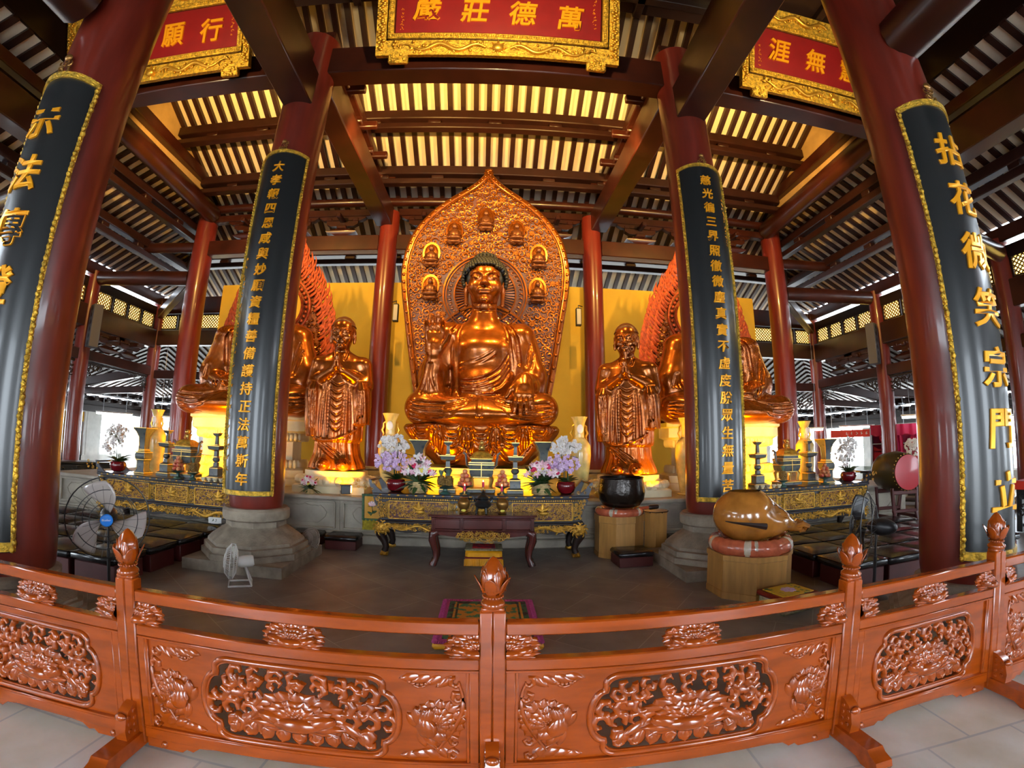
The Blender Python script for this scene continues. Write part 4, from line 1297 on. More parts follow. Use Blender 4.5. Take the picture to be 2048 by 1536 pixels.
def ring(b, c, r0, r1, y0, y1, n=64, sz=1.0):
    """a flat ring in the x-z plane, front at y0, back at y1"""
    v = []
    for i in range(n):
        a = 2 * PI * i / n
        for r, y in ((r0, y1), (r0, y0), (r1, y0), (r1, y1)):
            v.append((c[0] + r * math.cos(a), y, c[1] + r * sz * math.sin(a)))
    f = []
    for i in range(n):
        j = (i + 1) % n
        for k in range(4): f.append((i * 4 + k, i * 4 + (k + 1) % 4, j * 4 + (k + 1) % 4, j * 4 + k))
    b.raw(v, f); return b
M['mandorla_ground'] = mat('dark plum ground', (0.13, 0.040, 0.028), 0.55, vscale=3, col2=(0.075, 0.045, 0.085), bump=.3, bscale=60)
M['scroll'] = mat('orange gold scrollwork', (0.44, 0.135, 0.012), 0.34, metal=.6, var=.3, vscale=8)
M['duskbronze'] = mat('dusky bronze', (0.16, 0.055, 0.018), 0.35, metal=.5)
M['flame'] = mat('red gold flame carving', (0.40, 0.060, 0.014), 0.4, metal=0.35, var=0.5, vscale=16, bump=0.5, bscale=50)
PROF = [(0, 8.57), (.18, 8.30), (.46, 8.02), (1.08, 7.56), (1.56, 7.07), (1.88, 6.52), (2.02, 5.85), (2.00, 5.25), (1.88, 4.48), (1.74, 3.65), (1.58, 2.75), (1.40, 1.95)]
t = thing('great_mandorla', 'tall leaf-shaped openwork gold mandorla behind the central Buddha', 'mandorla', near((-0.12, 10.22, 0)), 0); t.scale = (NS,) * 3
out = teardrop(PROF, 6)
b = MB(); b.prism(out[::-1], 0, .14); part('board', b, M['mandorla_ground'], t)
b = MB()
P = np.array(out); nrm = np.roll(P, -1, 0) - np.roll(P, 1, 0); nrm = np.stack([-nrm[:, 1], nrm[:, 0]], 1); nrm /= np.linalg.norm(nrm, axis=1)[:, None] + 1e-9
band = P + nrm * (.075 if (P[3] + nrm[3])[0] < P[3][0] else -.075)
b.tube([(x, -.02, z) for x, z in band], .072, n=8, flat=.55, closed=True, up=(0, 1, 0))
band2 = P + (band - P) * 2.3
b.tube([(x, -.015, z) for x, z in band2], .018, n=6, closed=True, up=(0, 1, 0))
for (x, z) in band[::2]: b.ball((x, -.06, z), (.045, .03, .045), 7, 5)
part('rim', b, M['bronze'], t, ang=60)
rng = random.Random(21)
ins0 = inside_poly([(x * .93, 5.2 + (z - 5.2) * .955) for x, z in out])
HC = (0.0, 5.10)
def ins(x, z, r): return ins0(x, z, r * .8) and math.hypot(x - HC[0], z - HC[1]) > 1.02 + r * .7 and ((x / 1.38) ** 2 + ((z - 3.3) / 1.57) ** 2 > 1.0)
b = MB(); spiral_relief(b, ins, -2, 2, 2.0, 8.4, 640, .050, .100, -.012, rng, .24, 12, 5, .92, 34)
part('scroll_relief', b, M['scroll'], t, ang=70)
b = MB()
for r, w_, d in ((1.00, .035, .06), (.93, .02, .04), (.74, .03, .05), (.46, .02, .04)): ring(b, HC, r - w_, r, -d, 0.0)
for k in range(60):
    a = 2 * PI * k / 60; c_, s_ = math.cos(a), math.sin(a)
    b.tube([(HC[0] + r * c_, -.015, HC[1] + r * s_) for r in (.48, .70)], [.012, .022], n=5, up=(0, 1, 0))
for k in range(46):
    a = 2 * PI * k / 46; curl(b, HC[0] + .84 * math.cos(a), HC[1] + .84 * math.sin(a), .05, a, 1, .8, .3, -.02, n=5, m=9)
part('head_halo', b, M['bronze'], t, ang=60)
b = MB()
for r, w_, d in ((1.36, .05, .05), (1.27, .02, .035), (1.02, .03, .04)): ring(b, (0, 3.3), r - w_, r, -d, 0.0, 64, 1.14)
rr = random.Random(5)
for k in range(60):
    a = 2 * PI * k / 60
    curl(b, 1.15 * math.cos(a), 3.3 + 1.15 * 1.14 * math.sin(a), .075, rr.random() * 6, rr.choice((-1, 1)), .9, .26, -.015, n=5, m=9)
part('body_halo', b, M['bronze'], t, ang=60)
def little_buddha(b, h, x, z, s):
    y = -.07
    ring(h, (x, z + .12 * s), .17 * s, .215 * s, -.05, 0, 20, 1.35)
    h.ball((x, -.02, z + .12 * s), (.2 * s, .03, .27 * s), 14, 8)
    b.ball((x, y - .02, z + .02 * s), (.125 * s, .07 * s, .14 * s), 10, 7)
    b.ball((x, y - .05 * s, z - .10 * s), (.185 * s, .11 * s, .065 * s), 12, 6)
    b.ball((x, y - .03 * s, z + .215 * s), (.066 * s, .066 * s, .082 * s), 10, 7)
    b.ball((x, y - .02 * s, z + .295 * s), (.035 * s,) * 3, 8, 5)
    for q in (-1, 1): b.tube([(x + q * .12 * s, y, z + .09 * s), (x + q * .15 * s, y - .03, z - .02 * s), (x + q * .04 * s, y - .09 * s, z - .05 * s)], .035 * s, n=6)
    for k in range(7):
        a = PI * (k - 3) / 7.5
        petal(b, x, z - .22 * s, PI / 2 - a * 1.25, .17 * s, .10 * s, .05 * s, y - .03 * s, 4, 4, .2)
    b.ball((x, y - .02 * s, z - .20 * s), (.20 * s, .10 * s, .05 * s), 12, 6)
LB = [(-.03, 6.98), (-.79, 6.60), (.73, 6.64), (-1.32, 6.0), (1.27, 6.02), (-1.30, 5.16), (1.24, 5.14)]
for x, z in LB:
    b = MB(); h = MB(); little_buddha(b, h, x, z, 1.0)
    o = part('small_buddha', b, M['duskbronze'], t, ang=70); part('small_halo', h, M['bronze'], o, ang=70)

M['flameboard'] = mat('brown gold mandorla board', (0.26, 0.070, 0.014), 0.45, metal=.3, var=.5, vscale=14, bump=.6, bscale=40)
SP = [(0, 6.55), (.22, 6.1), (.52, 5.62), (.86, 5.1), (1.08, 4.55), (1.20, 4.0), (1.27, 3.4), (1.30, 2.8), (1.28, 2.1)]
def flame_mandorla(label, x):
    t = thing('flaming_mandorla', label, 'mandorla', near((x, 10.15, 0)), 0, 'flaming mandorlas'); t.scale = (NS,) * 3
    out = teardrop(SP, 5)
    hole = [(.55 * math.cos(2 * PI * k / 28), 4.72 + .55 * math.sin(2 * PI * k / 28)) for k in range(28)]
    b = MB(); b.prism(out[::-1], 0, .10, holes=[hole]); part('board', b, M['flameboard'], t)
    b = MB()
    for r, w_ in ((.80, .04), (.60, .05)): ring(b, (0, 4.72), r - w_, r, -.05, 0, 48)
    for k in range(36):
        a = 2 * PI * k / 36; b.ball((.68 * math.cos(a), -.03, 4.72 + .68 * math.sin(a)), (.05, .04, .05), 7, 5)
    part('head_halo', b, M['flame'], t, ang=60)
    b = MB()
    for r, w_ in ((1.14, .05), (.95, .05)): ring(b, (0, 2.9), r - w_, r, -.05, 0, 56, 1.35)
    part('body_halo', b, M['flame'], t, ang=60)
    b = MB(); ring(b, (0, 2.9), 0.0, .93, -.012, -.002, 56, 1.35); part('inner_ground', b, M['darkwood'], t, label='dark ribbed inner ground')  # dark wood oval filling the body halo
    rg = random.Random(31)
    i0 = inside_poly(out)
    def ins(px, pz, r): return i0(px, pz, r * .6) and math.hypot(px, pz - 4.72) > .82 + r * .5 and (px / 1.16) ** 2 + ((pz - 2.9) / 1.55) ** 2 > 1.0
    b = MB(); spiral_relief(b, ins, -1.4, 1.4, 2.1, 6.5, 170, .045, .085, -.012, rg, .24, 9, 5, 1.1)
    part('scroll_relief', b, M['bronze'], t, ang=70)
    # flame tongues along the whole edge
    P = np.array(out); b = MB(); n = 0
    L = np.concatenate([[0], np.cumsum(np.linalg.norm(np.diff(P, axis=0), axis=1))])
    for s in np.linspace(0.0, L[-1], 120):
        i = min(int(np.searchsorted(L, s, 'right')) - 1, len(P) - 2); u = (s - L[i]) / (L[i + 1] - L[i] + 1e-9)
        p = P[i] * (1 - u) + P[i + 1] * u
        if p[1] < 2.15: continue
        sg = 1 if p[0] >= 0 else -1
        for q, (off, ln) in enumerate(((0.17, .40), (.05, .38), (-.08, .32))):
            h = ln * rg.uniform(.7, 1.25); ph = rg.uniform(-.4, .4)
            pts = []; rad = []
            for k in range(7):
                tt = k / 6
                pts.append((p[0] + sg * (off + .085 * math.sin(tt * 3.4 + ph) + .09 * tt), -.02 - .02 * q + rg.uniform(-.01, .01), p[1] - .10 + h * tt))
                rad.append(.034 * (1 - tt) ** .8 * (1 + .6 * math.sin(PI * tt)) + .003)
            b.tube(pts, rad, n=5, flat=.8, up=(0, 1, 0))
    part('flame_border', b, M['flame'], t, ang=70)
    return t
fm = flame_mandorla('flame-edged mandorla rising behind the left couplet pillar', -5.1)
dup(fm, near((5.12, 10.15, 0)), label='flame-edged mandorla rising behind the right couplet pillar')
sb_ = seated_figure('seated gilt Buddha mostly hidden by the left couplet pillar', near((-5.12, 9.40, 2.08)), True); sb_.scale = (1.08 * NS, NS, .92 * NS)
dup(sb_, near((5.14, 9.40, 2.08)), label='seated gilt Buddha mostly hidden by the right couplet pillar')
sumeru('eight-sided golden-lit pedestal of the left seated Buddha', -4.61, 8.40, .735, 2.02, 1.22, .62, 8)
sumeru('eight-sided golden-lit pedestal of the right seated Buddha', 4.63, 8.40, .735, 2.02, 1.22, .62, 8)
# ---------------------------------------------------------------- stone platform, altar tables and offerings
M['altarred'] = mat('dark red lacquer ground', (0.10, 0.016, 0.012), 0.45, var=.4, vscale=20)
M['navy'] = mat('dark navy lacquer', (0.022, 0.022, 0.032), 0.28, coat=.4)
M['altargold'] = mat('worn altar gold', (0.78, 0.42, 0.050), 0.36, metal=.55, var=.45, vscale=18, bump=.4, bscale=60)
M['maroon'] = mat('maroon lacquer table', (0.105, 0.018, 0.014), 0.22, var=.3, vscale=4, coat=.5)
def ogee(w_, h_):
    q = [(0, 1), (.10, .90), (.30, .80), (.45, .86), (.62, .78), (.72, .86), (.86, .62), (1, .25), (.93, -.2), (.72, -.62), (.58, -.80)]
    r = [(x * w_, z * h_) for x, z in q]
    return r + [(-x, z) for x, z in r[::-1][:-1]] + [r[0]]
t = thing('stone_platform', 'long pale stone platform with carved cartouche panels carrying all the statues', 'platform', (0, 6.97, 0))
b = MB(); b.box((0, 2.4, .36), (16.4, 4.72, .70), .01); b.box((0, 2.4, .07), (16.5, 4.86, .14), .02); b.box((0, 2.4, .165), (16.45, 4.80, .05), .02); b.box((0, 2.4, .70), (16.5, 4.86, .07), .02)
part('body', b, M['palestone'], t)
for k in range(14):
    x = -7.45 + 1.146 * k; b = MB()
    for s in (-1, 1): b.box((x + s * .50, .02, .43), (.03, .035, .42), .008)
    for s in (-1, 1): b.box((x, .02, .43 + s * .205), (1.0, .035, .03), .008)
    b.tube([(x + px, .036, .43 + pz) for px, pz in ogee(.36, .16)], .0085, n=5, up=(0, 1, 0))
    b.box((x + .573, .03, .43), (.018, .03, .46), .004)
    part('carved_panel', b, M['palestone'], t)

def altar_table():
    t = thing('altar_table', 'central black and gold altar table with orchids, carved panels and clawed legs', 'altar table', (-0.075, 6.62, 0), 0, 'carved altar tables')
    W = 1.52; D = .30
    b = MB(); b.box((0, 0, .868), (2 * W, 2 * D + .04, .044), .012); b.box((0, 0, .842), (2 * W - .06, 2 * D, .02), .006)
    part('table_top', b, M['navy'], t)
    for s in (-1, 1):
        b = MB()
        p = [(s * (W - .26), .89), (s * (W - .14), .905), (s * (W - .06), .97), (s * (W + .015), 1.06), (s * (W + .055), 1.075), (s * (W + .04), 1.0), (s * (W), .90), (s * (W - .01), .85), (s * (W - .24), .85)]
        p = p if s < 0 else p[::-1]
        b.prism(p, -D, -D + .03); b.prism(p, D - .03, D); b.box((s * (W + .03), 0, 1.055), (.03, 2 * D, .035), .01)
        part('everted_end', b, M['navy'], t)
        b = MB(); spiral_relief(b, lambda x, z, r: .90 + r < z < .90 + (s * x - W + .20) * .85, s * W - .25, s * W + .2, .9, 1.06, 7, .018, .035, -D - .006, random.Random(4), .25, 9, 5)
        part('end_relief', b, M['altargold'], t)
    b = MB(); b.box((0, .01, .665), (2 * W - .22, 2 * D - .06, .33), .006)
    for z, h_ in ((.815, .032), (.512, .02)): b.box((0, 0, z), (2 * W - .16, 2 * D - .02, h_), .006)
    part('frieze_box', b, M['navy'], t)
    rg = random.Random(9)
    b = MB()
    for k in range(int(2 * W / .032) - 6): b.ball((-W + .1 + .032 * k, -D + .008, .815), (.013, .008, .012), 6, 4)
    for k in range(22): b.ball((-W + .12 + .126 * k, -D - .022, .868), (.02, .004, .010), 6, 4)
    part('beaded_moulding', b, M['altargold'], t)
    for cx, hw in ((-.86, .42), (0, .30), (.86, .42)):
        b = MB(); b.box((cx, -D + .026, .66), (2 * hw, .02, .235), .004); part('panel_ground', b, M['altarred'], t)
        b = MB()
        for s in (-1, 1):
            b.box((cx + s * hw, -D + .018, .66), (.014, .03, .26), .003); b.box((cx, -D + .018, .66 + s * .122), (2 * hw, .03, .014), .003)
        spiral_relief(b, lambda x, z, r: abs(x - cx) < hw - r and abs(z - .66) < .11 - r * .5, cx - hw, cx + hw, .54, .78, 130, .014, .026, -D + .012, rg, .30, 8, 5, .95)
        for k in range(3):       # a bird with spread wings in the middle of each panel
            petal(b, cx + (k - 1) * .03, .65, PI / 2 + (k - 1) * 1.05, .14, .07, .02, -D + .005, 4, 5)
        b.ball((cx + .02, -D - .005, .64), (.07, .018, .03), 8, 5)
        part('gold_panel', b, M['altargold'], t)
    for cx in (-1.35, -.37, .37, 1.35):
        b = MB()
        for s in (-1, 1): b.box((cx + s * .052, -D + .020, .66), (.008, .02, .24), .002)
        spiral_relief(b, lambda x, z, r: abs(x - cx) < .052 - r and abs(z - .66) < .115 - r * .5, cx - .05, cx + .05, .55, .78, 24, .012, .02, -D + .014, rg, .3, 8, 5, .95)
        part('gold_pilaster', b, M['altargold'], t)
    for s in (-1, 1):
        b = MB(); b.prism([(s * (W - .12), .83), (s * (W - .01), .83), (s * (W - .03), .76), (s * (W - .06), .70), (s * (W - .085), .66), (s * (W - .10), .58), (s * (W - .12), .53)][::s], -D + .01, -D + .04)
        part('corner_spandrel', b, M['navy'], t)
        b = MB(); spiral_relief(b, lambda x, z, r: s * x < W - .03 - (.83 - z) * .28 - r and z > .55, s * W - .13, s * W + .13, .54, .83, 14, .014, .024, -D + .004, rg, .3, 8, 5, 1.)
        part('spandrel_relief', b, M['altargold'], t)
    b = MB(); b.box((0, 0, .485), (2 * W - .12, 2 * D, .035), .01); part('waist_moulding', b, M['darkwood'], t)
    b = MB()
    p = [(-W + .12, .47)] + [(-W + .12 + (2 * W - .24) * k / 24, .40 - .075 * math.sin(PI * k / 24) ** .6 + .022 * math.cos(2 * PI * k / 6)) for k in range(25)] + [(W - .12, .47)]
    b.prism(p, -D + .015, -D + .05); b.box((0, D - .03, .42), (2 * W - .3, .03, .10), .005)
    part('apron', b, M['darkwood'], t)
    b = MB()
    for s in (-1, 1):      # dragons writhing toward the middle
        pts = [(s * (.30 + .95 * q), -D + .005, .415 + .035 * math.sin(q * 13) - .02 * (1 - q)) for q in [k / 30 for k in range(31)]]
        b.tube(pts, [.008 + .016 * math.sin(PI * min(1, k / 30 + .08)) for k in range(31)], n=7)
        for k in range(16):
            q = .05 + .9 * k / 15
            petal(b, s * (.30 + .95 * q), .42 + .035 * math.sin(q * 13), rg.random() * 6.28, .07, .028, .012, -D + .006, 3, 4, .4)
        b.ball((s * .29, -D - .002, .40), (.035, .022, .026), 8, 6)
    spiral_relief(b, lambda x, z, r: z > .41 - .07 * math.sin(PI * (x + W) / (2 * W)) ** .6 + r, -W + .2, W - .2, .33, .46, 190, .015, .028, -D + .006, rg, .3, 8, 5, 1.)
    part('dragon_relief', b, M['altargold'], t)
    for sx in (-1, 1):
        for sy in (-1, 1):
            b = MB(); x = sx * (W - .17); y = sy * (D - .06)
            pts = [(x - sx * .02, y, .47), (x + sx * .05, y, .40), (x + sx * .055, y, .30), (x, y, .20), (x - sx * .02, y, .12), (x + sx * .0, y, .06)]
            b.tube(pts, [.07, .085, .075, .055, .045, .05], n=12, up=(0, 1, 0))
            lg = part('leg', b, M['darkwood'], t)
            if sy < 0:
                f = MB()
                X = x + sx * .03
                f.ball((X, y - .05, .395), (.105, .05, .085), 12, 8)
                for k in range(11):
                    a = 2 * PI * k / 11; curl(f, X + .092 * math.cos(a), .40 + .075 * math.sin(a), .034, a, 1 if math.cos(a) > 0 else -1, .8, .38, y - .07, n=6, m=9)
                for k in range(5): petal(f, X + sx * (-.08 - .05 * k), .43 - .01 * k, PI / 2 + sx * 1.3, .12, .04, .02, y - .045, 4, 4, .5)
                for k in (-1, 1): f.ball((X + k * .038, y - .10, .42), .02, 7, 5); f.ball((X + k * .03, y - .098, .355), (.03, .02, .02), 7, 5)
                f.ball((X, y - .11, .385), (.03, .025, .022), 7, 5)
                part('lion_mask', f, M['altargold'], lg)
            c = MB()
            for k in (-1, 0, 1): c.ball((x + k * .036, y - .035 * (1 if sy < 0 else -1), .028), (.026, .05, .028), 8, 6)
            c.ball((x, y, .04), (.06, .05, .04), 10, 6)
            part('claw_foot', c, M['altargold'], lg)
    return t
at0 = altar_table()
dup(at0, (-4.86, 6.62, 0), label='left altar table with gold carved front behind the pedestal fan')
dup(at0, (4.95, 6.62, 0), label='right altar table with gold carved front behind the wooden fish')

def offering_table():
    t = thing('offering_table', 'small plain maroon table with curved legs before the central altar', 'table', (-0.04, 6.02, 0))
    W = .70; D = .16
    b = MB(); b.box((0, 0, .675), (2 * W, 2 * D + .02, .022), .008); b.box((0, 0, .655), (2 * W - .06, 2 * D - .02, .02), .006); part('table_top', b, M['maroon'], t)
    b = MB(); b.box((0, 0, .555), (2 * W - .07, 2 * D - .04, .175), .006); b.box((0, 0, .462), (2 * W - .05, 2 * D - .02, .016), .005); part('drawer_case', b, M['maroon'], t)
    for cx, hw in ((-.455, .165), (0, .255), (.455, .165)):
        b = MB(); b.box((cx, -D + .018, .56), (2 * hw, .016, .125), .006)
        for s in (-1, 1): b.box((cx + s * hw, -D + .012, .56), (.02, .02, .14), .006); b.box((cx, -D + .012, .56 + s * .07), (2 * hw, .02, .014), .005)
        part('drawer_panel', b, M['maroon'], t)
    b = MB(); p = [(-W + .12, .455)] + [(-W + .12 + (2 * W - .24) * k / 16, .42 - .045 * math.sin(PI * k / 16)) for k in range(17)] + [(W - .12, .455)]
    b.prism(p, -D + .02, -D + .045); part('apron', b, M['maroon'], t)
    b = MB(); spiral_relief(b, lambda x, z, r: (x / .36) ** 2 + ((z - .405) / .07) ** 2 < 1, -.36, .36, .34, .46, 60, .016, .03, -D + .01, random.Random(3), .3, 8, 5, .95); b.ball((0, -D, .41), (.04, .02, .03), 8, 6)
    part('gold_carving', b, M['altargold'], t)
    for sx in (-1, 1):
        for sy in (-1, 1):
            b = MB(); x = sx * (W - .07); y = sy * (D - .05)
            b.tube([(x - sx * .05, y, .455), (x + sx * .015, y, .42), (x + sx * .02, y, .34), (x - sx * .02, y, .20), (x - sx * .025, y, .10), (x + sx * .01, y - .01, .03), (x + sx * .02, y - .02, .0)],
                   [.055, .06, .055, .042, .036, .05, .045], n=12, up=(0, 1, 0))
            part('leg', b, M['maroon'], t)
offering_table()

AZ = .892
def gu_vase(label, x, y):
    t = thing('altar_vase', label, 'vase', (x, y, AZ), 0, 'square flared altar vases')
    b = MB(); q = math.sqrt(2)
    b.lathe([(r * q, z) for r, z in ((.105, 0), (.10, .03), (.075, .08), (.072, .20), (.078, .22), (.098, .25), (.102, .31), (.09, .35), (.062, .37), (.056, .40), (.055, .50), (.065, .60), (.095, .68), (.135, .735), (.14, .75), (.12, .75), (.10, .72))], 4, rot=PI / 4)
    part('body', b, M['cloisonne'], t)
    g = MB()
    for r, z in ((.108, .012), (.082, .23), (.068, .375), (.062, .395), (.142, .752), (.10, .35)):
        for s in (-1, 1): g.box((0, s * r, z), (2 * r + .012, .012, .014), .003); g.box((s * r, 0, z), (.012, 2 * r, .014), .003)
    for sx in (-1, 1):
        for sy in (-1, 1):
            g.tube([(sx * r, sy * r, z) for r, z in ((.105, 0), (.076, .08), (.073, .2), (.10, .26), (.10, .31), (.064, .37), (.057, .45), (.066, .6), (.097, .68), (.137, .74))], .006, n=5)
    part('gilt_edging', g, M['brass'], t)
    return t
def candlestick(label, x, y):
    t = thing('altar_candlestick', label, 'candlestick', (x, y, AZ), 0, 'square enamel candlesticks')
    q = math.sqrt(2); b = MB()
    b.lathe([(r * q, z) for r, z in ((.12, 0), (.115, .04), (.105, .06), (.08, .07), (.08, .18), (.068, .20), (.035, .215), (.033, .27))], 4, rot=PI / 4)
    b.ball((0, 0, .315), (.062, .062, .048), 16, 8)
    b.lathe([(r * q, z) for r, z in ((.03, .35), (.03, .45), (.095, .475), (.108, .53), (.02, .53), (.02, .53), (.026, .54), (.022, .66), (.02, .68), (.045, .70), (.055, .73), (.02, .73))], 4, rot=PI / 4)
    part('stem', b, M['cloisonne'], t)
    g = MB()
    for r, z in ((.122, .045), (.082, .185), (.112, .532), (.058, .735), (.035, .36), (.03, .55)):
        for s in (-1, 1): g.box((0, s * r, z), (2 * r + .012, .012, .014), .003); g.box((s * r, 0, z), (.012, 2 * r, .014), .003)
    g.lathe([(.012, .73), (.003, .80)], 8)
    part('gilt_edging', g, M['brass'], t)
    return t
def censer(label, x, y):
    t = thing('square_censer', label, 'censer', (x, y, AZ), 0, 'square lidded censers')
    q = math.sqrt(2); b = MB()
    b.lathe([(r * q, z) for r, z in ((.11, .22), (.135, .25), (.148, .30), (.150, .40), (.156, .41), (.156, .44), (.135, .45), (.12, .50))], 4, rot=PI / 4, sx=1.15)
    b.box((0, 0, .035), (.40, .32, .05), .01)
    part('body', b, M['cloisonne'], t)
    g = MB()
    for z, r in ((.235, .12), (.345, .155), (.445, .16), (.415, .16), (.50, .14)):
        for s in (-1, 1): g.box((0, s * r, z), (2.3 * r, .012, .014), .003); g.box((s * r * 1.15, 0, z), (.012, 2 * r, .014), .003)
    for sx in (-1, 1):
        for sy in (-1, 1):
            g.tube([(sx * .12, sy * .09, .25), (sx * .15, sy * .12, .20), (sx * .13, sy * .11, .10), (sx * .15, sy * .13, .06)], [.03, .036, .024, .03], n=8)
        g.box((0, sx * .158, .34), (.012, .01, .2), .003)
    g.box((0, 0, .065), (.42, .34, .014), .004)
    part('gilt_legs_and_edging', g, M['brass'], t)
    for s in (-1, 1):
        h = MB(); h.tube([(s * .17, 0, .36), (s * .215, 0, .40), (s * .225, 0, .50), (s * .235, 0, .56), (s * .275, 0, .585)], [.016, .018, .018, .018, .02], n=8, up=(0, 1, 0), flat=1.6)
        part('handle', h, M['metal'], t)
    l = MB(); l.lathe([(r * q, z) for r, z in ((.155, .50), (.15, .52), (.125, .54), (.115, .57), (.08, .60), (.05, .61), (0, .615))], 4, rot=PI / 4, sx=1.1)
    for k in range(12): l.ball((-.15 + .027 * k, -.15, .525), .012, 6, 4)
    lid = part('lid', l, M['altargold'], t)
    k = MB(); k.ball((0, .01, .66), (.045, .05, .045), 10, 7); k.ball((.0, -.02, .735), (.036, .04, .036), 10, 7); k.ball((0, -.06, .73), (.018, .02, .016), 7, 5)
    for s in (-1, 1): k.tube([(s * .03, -.02, .69), (s * .035, -.05, .62)], .015, n=6)
    k.tube([(0, .05, .64), (.02, .08, .70), (0, .06, .76)], [.014, .012, .018], n=6)
    part('lion_knob', k, M['brass'], lid)
    return t
M['potred'] = mat('oxblood glaze', (0.16, 0.006, 0.010), 0.18, coat=.6)
M['leaf'] = mat('dark green leaf', (0.030, 0.085, 0.018), 0.4, var=.4)
M['petalwhite'] = mat('white orchid petals', (0.85, 0.80, 0.76), 0.6)
M['petalpurple'] = mat('lilac orchid petals', (0.66, 0.42, 0.72), 0.6, col2=(0.80, 0.62, 0.82), vscale=9)
M['petalpink'] = mat('pale pink petals', (0.80, 0.45, 0.55), 0.6, col2=(0.86, 0.68, 0.70), vscale=9)
M['petalyellow'] = mat('yellow petals', (0.80, 0.66, 0.10), 0.6)
M['petalhot'] = mat('crimson petals', (0.70, 0.03, 0.12), 0.6)
M['straw'] = mat('wicker', (0.62, 0.46, 0.22), 0.7, var=.4, vscale=30)
def orchid_flower(b, c, r, a0, tilt):
    for k in range(5):
        a = a0 + 2 * PI * k / 5
        petal(b, c[0], c[2], a, r, r * (1.05 if k in (1, 4) else .75), r * .18, c[1], 3, 4, 0.1, cup=tilt)
    b.ball((c[0], c[1] - r * .2, c[2]), r * .22, 6, 4)
def blossoms(b, c, rad, n, r, rng, flat=.6):
    for k in range(n):
        while True:
            p = np.array([rng.uniform(-1, 1) for _ in range(3)])
            if p @ p < 1: break
        q = np.array(c) + p * np.array((rad[0], rad[1], rad[2]))
        orchid_flower(b, q, r * rng.uniform(.8, 1.15), rng.random() * 6, rng.uniform(-.02, .04))
def orchid(label, x, y, z0, seed, s=1.0, purple=True):
    rg = random.Random(seed)
    t = thing('potted_orchid', label, 'orchid', (x, y, z0), 0, 'orchids in oxblood pots'); t.scale = (s,) * 3
    b = MB(); b.lathe([(.075, 0), (.115, .03), (.145, .10), (.142, .145), (.125, .17), (.13, .18), (.115, .178), (.0, .15)], 24); part('pot', b, M['potred'], t)
    b = MB()
    for k in range(13):
        a = rg.random() * 6.28; L = rg.uniform(.16, .26); up_ = rg.uniform(.4, 1.2)
        pts = [(math.cos(a) * L * q * .9, math.sin(a) * L * q * .9, .16 + L * up_ * (q - .55 * q * q)) for q in [i / 5 for i in range(6)]]
        b.tube(pts, [.012, .034, .042, .040, .028, .004], n=6, flat=.25)
    part('leaves', b, M['leaf'], t)
    b = MB()
    heads = []
    for k in range(6):
        a = 2 * PI * k / 6 + rg.random(); H = rg.uniform(.55, .78); sp = rg.uniform(.10, .2)
        pts = [(0.03 * math.cos(a), .03 * math.sin(a), .15), (.04 * math.cos(a), .04 * math.sin(a), H * .6), (sp * .6 * math.cos(a), sp * .6 * math.sin(a), H * .95), (sp * 1.4 * math.cos(a), sp * 1.4 * math.sin(a), H * .9)]
        b.tube(pts, .0055, n=5)
    part('stems', b, M['leaf'], t)
    b = MB(); blossoms(b, (-.03, -.02, .68), (.24, .13, .14), 66, .038, rg); (None if purple else blossoms(b, (-.12, -.04, .48), (.24, .13, .18), 40, .042, rg)); part('white_blossoms', b, M['petalwhite'], t, ang=80)
    if purple:
        b = MB(); blossoms(b, (-.05, -.05, .44), (.27, .13, .13), 60, .037, rg); part('lilac_blossoms', b, M['petalpurple'], t, ang=80)
    return t
def flower_basket(label, x, y, z0, seed, s=1.0):
    rg = random.Random(seed)
    t = thing('flower_arrangement', label, 'flowers', (x, y, z0), 0, 'flower arrangements'); t.scale = (s,) * 3
    b = MB(); b.lathe([(.085, 0), (.11, .03), (.105, .09), (.075, .13), (0, .12)], 18)
    for k in range(6): b.tube([(.108 * math.cos(a), .108 * math.sin(a), .015 + .018 * k) for a in [2 * PI * i / 16 for i in range(16)]], .007, n=4, closed=True)
    part('basket', b, M['straw'], t)
    b = MB()
    for k in range(46):
        a = rg.random() * 6.28; L = rg.uniform(.15, .30); e = rg.uniform(-.35, 1.0)
        pts = [(math.cos(a) * L * q, math.sin(a) * L * q * .7, .13 + L * e * q - .05 * q * q) for q in (0, .35, .7, 1)]
        b.tube(pts, [.01, .03, .026, .003], n=5, flat=.3)
    part('leaves', b, M['leaf'], t)
    for nm, m, n, r, sp in (('pink_lilies', 'petalpink', 26, .05, .19), ('white_lilies', 'petalwhite', 12, .055, .17), ('yellow_flowers', 'petalyellow', 7, .045, .16), ('crimson_roses', 'petalhot', 8, .028, .19)):
        b = MB()
        for k in range(n):
            a = rg.random() * 6.28; q = math.sqrt(rg.random()); e = rg.random()
            c = (sp * q * math.cos(a), -.10 * rg.random() - .03, .20 + .22 * (1 - q * q) * e + .04)
            if nm == 'crimson_roses': b.ball(c, (r, r, r * .8), 8, 6)
            else:
                for j in range(6): petal(b, c[0], c[2], rg.random() + 2 * PI * j / 6, r, r * .5, r * .2, c[1], 3, 4, .35, cup=-.02)
        part(nm, b, M[m], t, ang=80)
    return t
M['apple'] = mat('red apple skin', (0.55, 0.085, 0.05), 0.3, col2=(0.68, 0.34, 0.14), vscale=7, ramp=(.35, .6))
M['appledark'] = mat('dark plum apple skin', (0.25, 0.012, 0.02), 0.25)
M['jade'] = mat('green glazed stand', (0.04, 0.11, 0.09), 0.3, var=.3)
apple_proto = None
